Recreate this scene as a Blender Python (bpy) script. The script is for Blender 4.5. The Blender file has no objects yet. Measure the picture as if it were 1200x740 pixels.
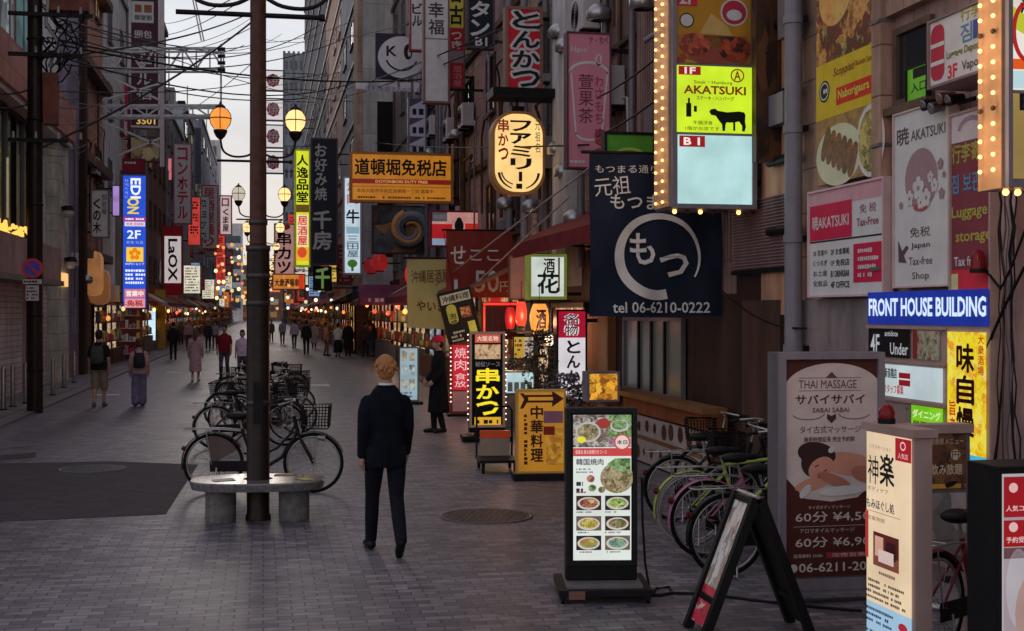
import bpy, bmesh, math, random
from mathutils import Vector, Matrix
R = math.radians
random.seed(7)
SC = bpy.context.scene
COL = SC.collection

# ------------------------------------------------------------------ camera, sky, sun, exposure
YAW = 11.0
FPX = 1500.0
EYE = 2.13
HOR = 366.0
ca, sa = math.cos(R(YAW)), math.sin(R(YAW))
cam_d = bpy.data.cameras.new('camera')
cam = bpy.data.objects.new('camera', cam_d)
COL.objects.link(cam)
cam.location = (0, 0, EYE)
cam.rotation_euler = (R(90), 0, R(-YAW))
cam_d.sensor_width = 36
cam_d.lens = 36 * FPX / 1200
cam_d.shift_y = -(370 - HOR) / 1200
cam_d.clip_start = .1
cam_d.clip_end = 2000
SC.camera = cam

SUN_EL, SUN_AZ = 10.0, -3.0          # degrees; azimuth from +Y, the far end of the street
world = bpy.data.worlds.new('World')
SC.world = world
world.use_nodes = True
wn = world.node_tree
wn.nodes.clear()
sky = wn.nodes.new('ShaderNodeTexSky')
sky.sky_type = 'NISHITA'
sky.sun_disc = False
sky.sun_elevation = R(SUN_EL)
sky.sun_rotation = R(SUN_AZ)
sky.altitude = 20
sky.air_density = 1.0
sky.dust_density = 1.6
sky.ozone_density = 2.0
hsv = wn.nodes.new('ShaderNodeHueSaturation')
hsv.inputs['Saturation'].default_value = .42
tint = wn.nodes.new('ShaderNodeMixRGB')
tint.blend_type = 'MULTIPLY'
tint.inputs['Fac'].default_value = 1
tint.inputs['Color2'].default_value = (2.5, 2.15, 2.2, 1)
bg = wn.nodes.new('ShaderNodeBackground')
bg.inputs['Strength'].default_value = .15
wo = wn.nodes.new('ShaderNodeOutputWorld')
wn.links.new(sky.outputs[0], hsv.inputs['Color'])
wn.links.new(hsv.outputs[0], tint.inputs['Color1'])
cap = wn.nodes.new('ShaderNodeMixRGB')          # thin evening overcast: evens the sky out
cap.blend_type = 'DARKEN'
cap.inputs['Fac'].default_value = 1
cap.inputs['Color2'].default_value = (5.3, 5.12, 5.2, 1)
tcw = wn.nodes.new('ShaderNodeTexCoord')
sep = wn.nodes.new('ShaderNodeSeparateXYZ')
wn.links.new(tcw.outputs['Generated'], sep.inputs[0])
grad = wn.nodes.new('ShaderNodeValToRGB')      # warm low haze turning to pale grey blue cloud
ce = grad.color_ramp.elements
ce[0].position, ce[0].color = 0.0, (5.5, 4.55, 3.7, 1)
ce[1].position, ce[1].color = .20, (5.0, 5.15, 5.4, 1)
em_ = ce.new(.07)
em_.color = (5.5, 5.05, 4.7, 1)
zen = ce.new(.5)
zen.color = (3.5, 3.5, 3.95, 1)
cn = wn.nodes.new('ShaderNodeTexNoise')
cn.inputs['Scale'].default_value = 5
cn.inputs['Detail'].default_value = 6
cmap = wn.nodes.new('ShaderNodeMapping')
cmap.inputs['Scale'].default_value = (1, 1, 4)
wn.links.new(tcw.outputs['Generated'], cmap.inputs[0])
wn.links.new(cmap.outputs[0], cn.inputs['Vector'])
crg = wn.nodes.new('ShaderNodeMapRange')
crg.inputs['From Min'].default_value = .3
crg.inputs['From Max'].default_value = .7
crg.inputs['To Min'].default_value = .86
crg.inputs['To Max'].default_value = 1.06
wn.links.new(cn.outputs['Fac'], crg.inputs[0])
cvm = wn.nodes.new('ShaderNodeVectorMath')
cvm.operation = 'SCALE'
wn.links.new(sep.outputs['Z'], grad.inputs[0])
wn.links.new(grad.outputs[0], cvm.inputs[0])
wn.links.new(crg.outputs[0], cvm.inputs['Scale'])
wn.links.new(cvm.outputs[0], cap.inputs['Color2'])
wn.links.new(tint.outputs[0], cap.inputs['Color1'])
wn.links.new(cap.outputs[0], bg.inputs[0])
wn.links.new(bg.outputs[0], wo.inputs[0])

sun_d = bpy.data.lights.new('sun', 'SUN')
sun_d.energy = .2
sun_d.angle = R(14)
sun_d.color = (1, .86, .74)
sun = bpy.data.objects.new('sun', sun_d)
COL.objects.link(sun)
sun.rotation_euler = (R(90 - SUN_EL), 0, R(180 - SUN_AZ))

SC.view_settings.view_transform = 'Standard'
SC.view_settings.look = 'None'
SC.view_settings.exposure = 0.12
SC.view_settings.gamma = 1
SC.view_settings.use_curve_mapping = False
SC.render.film_transparent = False
SC.cycles.max_bounces = 6
SC.cycles.diffuse_bounces = 3
SC.cycles.glossy_bounces = 3
SC.cycles.transmission_bounces = 4
SC.cycles.transparent_max_bounces = 8
SC.cycles.sample_clamp_indirect = 3
SC.cycles.use_denoising = True
SC.cycles.caustics_reflective = False
SC.cycles.caustics_refractive = False

# ------------------------------------------------------------------ pixel -> place helpers
def P(px, py, Z):
    X = (px - 600) / FPX * Z
    return Vector((X * ca + Z * sa, -X * sa + Z * ca, EYE + (HOR - py) / FPX * Z))
def G(px, py):                       # a point on the ground
    return P(px, py, FPX * EYE / (py - HOR))
def s_at(L, px):                     # street distance at which the plane x = L shows at column px
    t = (px - 600) / FPX
    return L * (ca - t * sa) / (sa + t * ca)
def x_at(s, px):                     # x on the plane y = s
    t = (px - 600) / FPX
    return s * (sa + t * ca) / (ca - t * sa)
def zz(x, y, py):
    Z = x * sa + y * ca
    return EYE + (HOR - py) / FPX * Z

# ------------------------------------------------------------------ colours and materials
def lin(c):
    c /= 255.0
    return c / 12.92 if c <= .04045 else ((c + .055) / 1.055) ** 2.4
def L3(c):
    if isinstance(c, str):
        c = tuple(int(c[i:i + 2], 16) for i in (0, 2, 4))
    return tuple(lin(v) for v in c)
MATS = {}
def _new(name):
    m = bpy.data.materials.new(name)
    m.use_nodes = True
    nt = m.node_tree
    b = nt.nodes['Principled BSDF']
    return m, nt, b
def N(nt, t, **kw):
    n = nt.nodes.new(t)
    for k, v in kw.items():
        setattr(n, k, v)
    return n
def mat(name, col, rough=.6, metal=0, noise=.18, scale=5, streak=0, bump=0, spec=.22, bscale=None, joints=None, grime=0):
    """plain surface: linear base colour varied by noise, optional vertical streaks and bump"""
    if name in MATS:
        return MATS[name]
    m, nt, b = _new(name)
    if isinstance(col, str):
        col = L3(col)
    b.inputs['Roughness'].default_value = rough
    b.inputs['Metallic'].default_value = metal
    b.inputs['Specular IOR Level'].default_value = spec
    tc = N(nt, 'ShaderNodeTexCoord')
    no = N(nt, 'ShaderNodeTexNoise')
    no.inputs['Scale'].default_value = scale
    no.inputs['Detail'].default_value = 5
    nt.links.new(tc.outputs['Object'], no.inputs['Vector'])
    fac = no.outputs['Fac']
    if streak:
        mp = N(nt, 'ShaderNodeMapping')
        mp.inputs['Scale'].default_value = (3.2, 3.2, .12)
        n2 = N(nt, 'ShaderNodeTexNoise')
        n2.inputs['Scale'].default_value = 2.5
        n2.inputs['Detail'].default_value = 6
        nt.links.new(tc.outputs['Object'], mp.inputs[0])
        nt.links.new(mp.outputs[0], n2.inputs['Vector'])
        mx = N(nt, 'ShaderNodeMixRGB')
        mx.inputs[0].default_value = streak
        nt.links.new(fac, mx.inputs[1])
        nt.links.new(n2.outputs['Fac'], mx.inputs[2])
        fac = mx.outputs[0]
    rp = N(nt, 'ShaderNodeMapRange')
    rp.inputs['From Min'].default_value = .3
    rp.inputs['From Max'].default_value = .7
    rp.inputs['To Min'].default_value = 1 - noise
    rp.inputs['To Max'].default_value = 1 + noise
    nt.links.new(fac, rp.inputs[0])
    vm = N(nt, 'ShaderNodeVectorMath', operation='SCALE')
    vm.inputs[0].default_value = col
    nt.links.new(rp.outputs[0], vm.inputs['Scale'])
    colout = vm.outputs[0]
    if joints:                        # panel or tile joints
        mj = N(nt, 'ShaderNodeMapping')
        mj.inputs['Rotation'].default_value = (R(90), 0, 0)
        bj = N(nt, 'ShaderNodeTexBrick')
        bj.offset = joints[2] if len(joints) > 2 else 0
        bj.inputs['Color1'].default_value = (1, 1, 1, 1)
        bj.inputs['Color2'].default_value = (.82, .81, .8, 1)
        bj.inputs['Mortar'].default_value = (.35, .33, .32, 1)
        bj.inputs['Scale'].default_value = 1
        bj.inputs['Mortar Size'].default_value = .008
        bj.inputs['Brick Width'].default_value = joints[0]
        bj.inputs['Row Height'].default_value = joints[1]
        nt.links.new(tc.outputs['Object'], mj.inputs[0])
        nt.links.new(mj.outputs[0], bj.inputs['Vector'])
        mm = N(nt, 'ShaderNodeMixRGB')
        mm.blend_type = 'MULTIPLY'
        mm.inputs[0].default_value = 1
        nt.links.new(colout, mm.inputs[1])
        nt.links.new(bj.outputs['Color'], mm.inputs[2])
        colout = mm.outputs[0]
    if grime:                         # blotches and runs of dirt
        ng = N(nt, 'ShaderNodeTexNoise')
        ng.inputs['Scale'].default_value = .7
        ng.inputs['Detail'].default_value = 10
        ng.inputs['Roughness'].default_value = .75
        mg = N(nt, 'ShaderNodeMapping')
        mg.inputs['Scale'].default_value = (1.6, 1.6, .45)
        nt.links.new(tc.outputs['Object'], mg.inputs[0])
        nt.links.new(mg.outputs[0], ng.inputs['Vector'])
        rg_ = N(nt, 'ShaderNodeMapRange')
        rg_.inputs['From Min'].default_value = .42
        rg_.inputs['From Max'].default_value = .62
        rg_.inputs['To Min'].default_value = 1 - grime
        rg_.inputs['To Max'].default_value = 1.08
        nt.links.new(ng.outputs['Fac'], rg_.inputs[0])
        vg = N(nt, 'ShaderNodeVectorMath', operation='SCALE')
        nt.links.new(colout, vg.inputs[0])
        nt.links.new(rg_.outputs[0], vg.inputs['Scale'])
        colout = vg.outputs[0]
    nt.links.new(colout, b.inputs['Base Color'])
    if bump:
        n3 = N(nt, 'ShaderNodeTexNoise')
        n3.inputs['Scale'].default_value = bscale or scale * 6
        n3.inputs['Detail'].default_value = 4
        nt.links.new(tc.outputs['Object'], n3.inputs['Vector'])
        bp = N(nt, 'ShaderNodeBump')
        bp.inputs['Strength'].default_value = bump
        bp.inputs['Distance'].default_value = .02
        nt.links.new(n3.outputs['Fac'], bp.inputs['Height'])
        nt.links.new(bp.outputs[0], b.inputs['Normal'])
    MATS[name] = m
    return m
def alb(c, k=3.2, cap=.7):
    c = L3(c)
    return tuple(min(cap, v * k) for v in c)
def U(c, k=3.2, rough=.6, noise=.1, **kw):
    """unlit paint or print: c is the colour the photograph shows in the shade of the street"""
    return mat('paint_%s_%g_%g_%g' % (c if isinstance(c, str) else '%d_%d_%d' % c, k, rough, noise), alb(c, k), rough, noise=noise, **kw)
def E(c, st=1.0, var=.12, base=.12):
    var = var * 1.7
    """a surface that gives off light (lightbox face, lamp glass)"""
    key = 'lit_%s_%g_%g' % (c, st, var)
    if key in MATS:
        return MATS[key]
    m, nt, b = _new(key)
    col = L3(c)
    b.inputs['Base Color'].default_value = tuple(min(.8, v * base) for v in col) + (1,)
    b.inputs['Roughness'].default_value = .35
    b.inputs['Emission Color'].default_value = col + (1,)
    if var:
        tc = N(nt, 'ShaderNodeTexCoord')
        no = N(nt, 'ShaderNodeTexNoise')
        no.inputs['Scale'].default_value = 2.2
        no.inputs['Detail'].default_value = 3
        rp = N(nt, 'ShaderNodeMapRange')
        rp.inputs['From Min'].default_value = .3
        rp.inputs['From Max'].default_value = .7
        rp.inputs['To Min'].default_value = st * (1 - var)
        rp.inputs['To Max'].default_value = st * (1 + var)
        nt.links.new(tc.outputs['Object'], no.inputs['Vector'])
        nt.links.new(no.outputs['Fac'], rp.inputs[0])
        nt.links.new(rp.outputs[0], b.inputs['Emission Strength'])
    else:
        b.inputs['Emission Strength'].default_value = st
    MATS[key] = m
    return m
def cloth_tr(name, c, k=2.4):
    """thin cloth that lets the light behind it through"""
    if name in MATS:
        return MATS[name]
    m, nt, b = _new(name)
    col = alb(c, k) if k != 1.0 else (.78, .72, .3)
    tr = N(nt, 'ShaderNodeBsdfTranslucent')
    tr.inputs[0].default_value = col + (1,)
    b.inputs['Base Color'].default_value = col + (1,)
    b.inputs['Roughness'].default_value = .9
    mx = N(nt, 'ShaderNodeMixShader')
    mx.inputs[0].default_value = .55
    nt.links.new(b.outputs[0], mx.inputs[1])
    nt.links.new(tr.outputs[0], mx.inputs[2])
    nt.links.new(mx.outputs[0], nt.nodes['Material Output'].inputs['Surface'])
    MATS[name] = m
    return m
def pic(name, cols, scale=9, em=0, k=3.0, stretch=(1, 1, 1), smooth=False):
    """printed picture or goods behind glass: cells of a palette broken up by noise; em > 0 makes it backlit"""
    if name in MATS:
        return MATS[name]
    m, nt, b = _new(name)
    tc = N(nt, 'ShaderNodeTexCoord')
    mp = N(nt, 'ShaderNodeMapping')
    mp.inputs['Scale'].default_value = stretch
    nt.links.new(tc.outputs['Object'], mp.inputs[0])
    no = N(nt, 'ShaderNodeTexNoise')
    no.inputs['Scale'].default_value = scale * .8
    no.inputs['Detail'].default_value = 6
    no.inputs['Roughness'].default_value = .65
    nt.links.new(mp.outputs[0], no.inputs['Vector'])
    ad = N(nt, 'ShaderNodeVectorMath', operation='MULTIPLY_ADD')
    ad.inputs[1].default_value = (.25, .25, .25)
    nt.links.new(no.outputs['Color'], ad.inputs[0])
    nt.links.new(mp.outputs[0], ad.inputs[2])
    vo = N(nt, 'ShaderNodeTexVoronoi')
    vo.inputs['Scale'].default_value = scale
    nt.links.new(ad.outputs[0], vo.inputs['Vector'])
    sp = N(nt, 'ShaderNodeSeparateColor')
    nt.links.new(vo.outputs['Color'], sp.inputs[0])
    mx = N(nt, 'ShaderNodeMixRGB')
    mx.inputs[0].default_value = .75 if smooth or 'photo' in name else (.55 if 'dish' in name else .35)
    nt.links.new(sp.outputs[0], mx.inputs[1])
    nt.links.new(no.outputs['Fac'], mx.inputs[2])
    cr = N(nt, 'ShaderNodeValToRGB')
    cr.color_ramp.interpolation = 'LINEAR'
    els = cr.color_ramp.elements
    while len(els) < len(cols):
        els.new(.5)
    for i, c in enumerate(cols):
        els[i].position = .2 + .6 * i / max(1, len(cols) - 1)
        v = L3(c)
        els[i].color = (tuple(min(.75, q * k) for q in v) if not em else v) + (1,)
    nt.links.new(mx.outputs[0], cr.inputs[0])
    if em:
        nt.links.new(cr.outputs[0], b.inputs['Emission Color'])
        b.inputs['Emission Strength'].default_value = em
        b.inputs['Base Color'].default_value = (.03, .03, .03, 1)
    else:
        nt.links.new(cr.outputs[0], b.inputs['Base Color'])
    b.inputs['Roughness'].default_value = .45
    MATS[name] = m
    return m
def brickmat(name, c1, c2, mortar, w, h, rough=.7, bump=.3, msize=.004, rot=(0, 0, 0), noise=.25, offset=.5, spec=.35, tracks=False):
    if name in MATS:
        return MATS[name]
    m, nt, b = _new(name)
    tc = N(nt, 'ShaderNodeTexCoord')
    mp = N(nt, 'ShaderNodeMapping')
    mp.inputs['Rotation'].default_value = rot
    nt.links.new(tc.outputs['Object'], mp.inputs[0])
    br = N(nt, 'ShaderNodeTexBrick')
    br.offset = offset
    br.inputs['Color1'].default_value = tuple(c1) + (1,)
    br.inputs['Color2'].default_value = tuple(c2) + (1,)
    br.inputs['Mortar'].default_value = tuple(mortar) + (1,)
    br.inputs['Scale'].default_value = 1
    br.inputs['Mortar Size'].default_value = msize
    br.inputs['Mortar Smooth'].default_value = .3
    br.inputs['Brick Width'].default_value = w
    br.inputs['Row Height'].default_value = h
    nt.links.new(mp.outputs[0], br.inputs['Vector'])
    no = N(nt, 'ShaderNodeTexNoise')
    no.inputs['Scale'].default_value = .55
    no.inputs['Detail'].default_value = 8
    no.inputs['Roughness'].default_value = .62
    nt.links.new(tc.outputs['Object'], no.inputs['Vector'])
    rp = N(nt, 'ShaderNodeMapRange')
    rp.inputs['From Min'].default_value = .3
    rp.inputs['From Max'].default_value = .7
    rp.inputs['To Min'].default_value = 1 - noise
    rp.inputs['To Max'].default_value = 1 + noise
    if tracks:                       # wear and dirt drawn out along the street
        m2 = N(nt, 'ShaderNodeMapping')
        m2.inputs['Scale'].default_value = (1.1, .07, 1)
        n2 = N(nt, 'ShaderNodeTexNoise')
        n2.inputs['Scale'].default_value = 1.0
        n2.inputs['Detail'].default_value = 6
        nt.links.new(tc.outputs['Object'], m2.inputs[0])
        nt.links.new(m2.outputs[0], n2.inputs['Vector'])
        n3 = N(nt, 'ShaderNodeTexNoise')
        n3.inputs['Scale'].default_value = 7
        n3.inputs['Detail'].default_value = 3
        nt.links.new(tc.outputs['Object'], n3.inputs['Vector'])
        ma = N(nt, 'ShaderNodeMixRGB')
        ma.inputs[0].default_value = .5
        nt.links.new(no.outputs['Fac'], ma.inputs[1])
        nt.links.new(n2.outputs['Fac'], ma.inputs[2])
        mb_ = N(nt, 'ShaderNodeMixRGB')
        mb_.inputs[0].default_value = .25
        nt.links.new(ma.outputs[0], mb_.inputs[1])
        nt.links.new(n3.outputs['Fac'], mb_.inputs[2])
        nt.links.new(mb_.outputs[0], rp.inputs[0])
        rp.inputs['From Min'].default_value = .36
        rp.inputs['From Max'].default_value = .64
    else:
        nt.links.new(no.outputs['Fac'], rp.inputs[0])
    vm = N(nt, 'ShaderNodeVectorMath', operation='SCALE')
    nt.links.new(br.outputs['Color'], vm.inputs[0])
    nt.links.new(rp.outputs[0], vm.inputs['Scale'])
    colout = vm.outputs[0]
    if tracks:                       # trodden gum and drips
        vo = N(nt, 'ShaderNodeTexVoronoi')
        vo.inputs['Scale'].default_value = 3.1
        vo.inputs['Randomness'].default_value = 1
        nt.links.new(tc.outputs['Object'], vo.inputs['Vector'])
        rv = N(nt, 'ShaderNodeMapRange')
        rv.inputs['From Min'].default_value = .09
        rv.inputs['From Max'].default_value = .13
        rv.inputs['To Min'].default_value = .55
        rv.inputs['To Max'].default_value = 1
        nt.links.new(vo.outputs['Distance'], rv.inputs[0])
        v2 = N(nt, 'ShaderNodeVectorMath', operation='SCALE')
        nt.links.new(colout, v2.inputs[0])
        nt.links.new(rv.outputs[0], v2.inputs['Scale'])
        colout = v2.outputs[0]
    nt.links.new(colout, b.inputs['Base Color'])
    r2 = N(nt, 'ShaderNodeMapRange')
    r2.inputs['To Min'].default_value = rough - .12
    r2.inputs['To Max'].default_value = rough + .12
    nt.links.new(no.outputs['Fac'], r2.inputs[0])
    nt.links.new(r2.outputs[0], b.inputs['Roughness'])
    b.inputs['Specular IOR Level'].default_value = spec
    bp = N(nt, 'ShaderNodeBump')
    bp.inputs['Strength'].default_value = bump
    bp.inputs['Distance'].default_value = .006
    iv = N(nt, 'ShaderNodeMath', operation='SUBTRACT')
    iv.inputs[0].default_value = 1
    nt.links.new(br.outputs['Fac'], iv.inputs[1])
    nt.links.new(iv.outputs[0], bp.inputs['Height'])
    nt.links.new(bp.outputs[0], b.inputs['Normal'])
    MATS[name] = m
    return m
def glassmat(name, col, rough=.12):
    if name in MATS:
        return MATS[name]
    m, nt, b = _new(name)
    b.inputs['Base Color'].default_value = tuple(col) + (1,)
    b.inputs['Roughness'].default_value = rough
    b.inputs['Specular IOR Level'].default_value = .55
    MATS[name] = m
    return m

DARK = mat('dark_metal', (.014, .012, .014), .5, .2, .3, 9, spec=.15)
BLACK = mat('black_paint', (.009, .009, .01), .5, 0, .25, 9, spec=.15)
BROWNPOLE = mat('brown_black_paint', (.022, .013, .012), .38, .2, .3, 12, bump=.05)
GREYM = mat('grey_painted_metal', (.17, .155, .165), .45, .2, .2, 8, streak=.5)
LAVM = mat('lavender_grey_metal', (.24, .22, .26), .45, .1, .22, 6, streak=.6)
ALU = mat('brushed_aluminium', (.42, .41, .42), .35, .8, .15, 10)
CHROME = mat('bright_steel', (.55, .55, .56), .22, 1, .1, 10)
WHITEP = mat('off_white_paint', (.55, .5, .52), .5, 0, .12, 6, streak=.4)
RUBBER = mat('black_rubber', (.011, .011, .012), .8, 0, .3, 20, spec=.1)
CONC = mat('weathered_concrete', (.25, .23, .24), .8, 0, .3, 3, streak=.5, bump=.15)
WOODB = mat('dark_brown_wood', (.10, .05, .028), .55, 0, .4, 4, streak=.3, bump=.1)
ORNG = mat('orange_brown_wood', (.24, .11, .045), .6, 0, .3, 4, streak=.3)

# ------------------------------------------------------------------ mesh builder
_GL = {}
def glyphs(s, bold):
    k = (s, bold)
    if k not in _GL:
        cu = bpy.data.curves.new('tmp', 'FONT')
        cu.body = s
        cu.size = 1
        cu.resolution_u = 2
        cu.offset = bold
        ob = bpy.data.objects.new('tmp', cu)
        me = bpy.data.meshes.new_from_object(ob)
        vs = [(v.co.x, v.co.y) for v in me.vertices]
        fs = [list(p.vertices) for p in me.polygons]
        bpy.data.objects.remove(ob)
        bpy.data.curves.remove(cu)
        bpy.data.meshes.remove(me)
        _GL[k] = (vs, fs)
    return _GL[k]

class MB:
    def __init__(self):
        self.v, self.f, self.fm, self.mats, self.sm = [], [], [], [], []
    def mi(self, m):
        if m not in self.mats:
            self.mats.append(m)
        return self.mats.index(m)
    def add(self, vs, fs, m, smooth=False):
        o = len(self.v)
        self.v += [tuple(v) for v in vs]
        i = self.mi(m)
        for f in fs:
            self.f.append([o + k for k in f])
            self.fm.append(i)
            self.sm.append(smooth)
        return self
    def box(self, x0, y0, z0, x1, y1, z1, m):
        x0, x1 = min(x0, x1), max(x0, x1)
        y0, y1 = min(y0, y1), max(y0, y1)
        z0, z1 = min(z0, z1), max(z0, z1)
        vs = [(x0, y0, z0), (x1, y0, z0), (x1, y1, z0), (x0, y1, z0), (x0, y0, z1), (x1, y0, z1), (x1, y1, z1), (x0, y1, z1)]
        fs = [(0, 3, 2, 1), (4, 5, 6, 7), (0, 1, 5, 4), (1, 2, 6, 5), (2, 3, 7, 6), (3, 0, 4, 7)]
        return self.add(vs, fs, m)
    def bar(self, p0, p1, w, d, m, up=(0, 0, 1)):
        """rectangular bar from p0 to p1"""
        p0, p1 = Vector(p0), Vector(p1)
        a = (p1 - p0).normalized()
        u = Vector(up)
        if abs(a.dot(u)) > .95:
            u = Vector((0, 1, 0))
        s = a.cross(u).normalized() * w / 2
        t = s.cross(a).normalized() * d / 2
        vs = [p0 - s - t, p0 + s - t, p0 + s + t, p0 - s + t, p1 - s - t, p1 + s - t, p1 + s + t, p1 - s + t]
        fs = [(0, 3, 2, 1), (4, 5, 6, 7), (0, 1, 5, 4), (1, 2, 6, 5), (2, 3, 7, 6), (3, 0, 4, 7)]
        return self.add(vs, fs, m)
    def rect(self, x0, z0, x1, z1, y, m):
        return self.add([(x0, y, z0), (x1, y, z0), (x1, y, z1), (x0, y, z1)], [(0, 1, 2, 3)], m)
    def shape(self, pts, y, m):
        return self.add([(x, y, z) for x, z in pts], [tuple(range(len(pts)))], m)
    def ell(self, cx, cz, rx, rz, y, m, n=28):
        return self.shape([(cx + rx * math.cos(2 * math.pi * i / n), cz + rz * math.sin(2 * math.pi * i / n)) for i in range(n)], y, m)
    def arc(self, cx, cz, rx, rz, w0, w1, a0, a1, y, m, n=36):
        """an arc band whose width runs from w0 to w1, angles in degrees"""
        vs, fs = [], []
        for i in range(n + 1):
            t = i / n
            a = R(a0 + (a1 - a0) * t)
            w = w0 + (w1 - w0) * t
            vs.append((cx + (rx - w) * math.cos(a), y, cz + (rz - w) * math.sin(a)))
            vs.append((cx + rx * math.cos(a), y, cz + rz * math.sin(a)))
        for i in range(n):
            q = (2 * i, 2 * i + 1, 2 * i + 3, 2 * i + 2)
            fs.append(q if a1 > a0 else q[::-1])
        return self.add(vs, fs, m)
    def cyl(self, p0, p1, r0, r1, m, n=12, caps=True, smooth=True):
        p0, p1 = Vector(p0), Vector(p1)
        a = (p1 - p0).normalized()
        u = Vector((0, 0, 1)) if abs(a.z) < .9 else Vector((1, 0, 0))
        s = a.cross(u).normalized()
        t = a.cross(s).normalized()
        vs = []
        for p, r in ((p0, r0), (p1, r1)):
            for i in range(n):
                g = 2 * math.pi * i / n
                vs.append(p + (s * math.cos(g) + t * math.sin(g)) * r)
        fs = [(i, i + n, (i + 1) % n + n, (i + 1) % n) for i in range(n)]
        self.add(vs, fs, m, smooth)
        if caps:
            self.add(vs[:n], [tuple(range(n))], m)
            self.add(vs[n:], [tuple(range(n))[::-1]], m)
        return self
    def tube(self, pts, r, m, n=6, closed=False):
        pts = [Vector(p) for p in pts]
        k = len(pts)
        rs = r if isinstance(r, (list, tuple)) else [r] * k
        vs, fs = [], []
        prev = None
        for i, p in enumerate(pts):
            if closed:
                a = pts[(i + 1) % k] - pts[i - 1]
            else:
                a = pts[min(i + 1, k - 1)] - pts[max(i - 1, 0)]
            a = a.normalized() if a.length > 1e-9 else Vector((0, 0, 1))
            if prev is None:
                u = Vector((0, 0, 1)) if abs(a.z) < .9 else Vector((0, 1, 0))
                s = a.cross(u).normalized()
            else:
                s = (prev - a * prev.dot(a)).normalized()
            prev = s
            t = a.cross(s)
            for j in range(n):
                g = 2 * math.pi * j / n
                vs.append(p + (s * math.cos(g) + t * math.sin(g)) * rs[i])
        for i in range(k if closed else k - 1):
            b = (i + 1) % k
            for j in range(n):
                fs.append((i * n + j, i * n + (j + 1) % n, b * n + (j + 1) % n, b * n + j))
        self.add(vs, fs, m, True)
        if not closed:
            self.add(vs[:n], [tuple(range(n))[::-1]], m)
            self.add(vs[-n:], [tuple(range(n))], m)
        return self
    def sph(self, c, r, m, nu=16, nv=10, v0=0, v1=1):
        if not isinstance(r, (tuple, list)):
            r = (r, r, r)
        vs, fs = [], []
        for j in range(nv + 1):
            th = math.pi * (v0 + (v1 - v0) * j / nv)
            for i in range(nu):
                g = 2 * math.pi * i / nu
                vs.append((c[0] + r[0] * math.sin(th) * math.cos(g), c[1] + r[1] * math.sin(th) * math.sin(g), c[2] + r[2] * math.cos(th)))
        for j in range(nv):
            for i in range(nu):
                fs.append((j * nu + i, (j + 1) * nu + i, (j + 1) * nu + (i + 1) % nu, j * nu + (i + 1) % nu))
        return self.add(vs, fs, m, True)
    def lathe(self, prof, m, n=20, c=(0, 0, 0)):
        vs, fs = [], []
        for r, z in prof:
            for i in range(n):
                g = 2 * math.pi * i / n
                vs.append((c[0] + r * math.cos(g), c[1] + r * math.sin(g), c[2] + z))
        for j in range(len(prof) - 1):
            for i in range(n):
                fs.append((j * n + i, j * n + (i + 1) % n, (j + 1) * n + (i + 1) % n, (j + 1) * n + i))
        return self.add(vs, fs, m, True)
    def torus(self, c, R0, r, m, axis='y', n=36, k=8):
        pts = []
        for i in range(n):
            g = 2 * math.pi * i / n
            if axis == 'y':
                pts.append((c[0] + R0 * math.cos(g), c[1], c[2] + R0 * math.sin(g)))
            else:
                pts.append((c[0] + R0 * math.cos(g), c[1] + R0 * math.sin(g), c[2]))
        return self.tube(pts, r, m, k, True)
    def frame(self, x0, z0, x1, z1, t, y0, y1, m):
        self.box(x0, y0, z0, x1, y1, z0 + t, m)
        self.box(x0, y0, z1 - t, x1, y1, z1, m)
        self.box(x0, y0, z0 + t, x0 + t, y1, z1 - t, m)
        self.box(x1 - t, y0, z0 + t, x1, y1, z1 - t, m)
        return self
    def text(self, s, x0, z0, x1, z1, y, m, bold=.012, vert=False, skew=0, rot=0, keep=False):
        """letters fitted to the rectangle, facing -y; vert stacks one letter per cell"""
        if vert:
            n = len(s)
            h = (z1 - z0) / n
            for i, ch in enumerate(s):
                if ch == ' ':
                    continue
                if ch in 'ー―-':
                    w = x1 - x0
                    self.rect(x0 + w * .4, z1 - h * (i + .88), x0 + w * .56, z1 - h * (i + .12), y, m)
                    continue
                self.text(ch, x0, z1 - h * (i + .94), x1, z1 - h * (i + .06), y, m, bold, keep=keep)
            return self
        ideo = any(ord(ch) >= 0x4e00 for ch in s)
        if ideo and bold > .012 and rot == 0 and not skew:
            # heavy kanji: the strokes are thickened by setting the letter twice more, a hair to each side
            d = (z1 - z0) * min(.03, bold * .8)
            for k, (dx, dz) in enumerate(((-d, 0), (d, 0), (0, d), (0, -d))):
                self.text(s, x0 + dx, z0 + dz, x1 + dx, z1 + dz, y + .0004 * (k + 1), m, .002, keep=keep)
        vs, fs = glyphs(s, min(bold, .002) if ideo else min(bold, .03))
        if not vs:
            return self
        ax, bx = min(v[0] for v in vs), max(v[0] for v in vs)
        az, bz = min(v[1] for v in vs), max(v[1] for v in vs)
        sx, sz = (x1 - x0) / max(1e-6, bx - ax), (z1 - z0) / max(1e-6, bz - az)
        ox = oz = 0
        if keep:
            k = min(sx, sz)
            ox, oz = ((x1 - x0) - k * (bx - ax)) / 2, ((z1 - z0) - k * (bz - az)) / 2
            sx = sz = k
        cx, cz = (x0 + x1) / 2, (z0 + z1) / 2
        c, q = math.cos(R(rot)), math.sin(R(rot))
        out = []
        for v in vs:
            x = x0 + ox + (v[0] - ax) * sx
            z = z0 + oz + (v[1] - az) * sz
            x += skew * (z - z0)
            dx, dz = x - cx, z - cz
            out.append((cx + dx * c - dz * q, y, cz + dx * q + dz * c))
        # make every face look along -y
        ff = []
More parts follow.
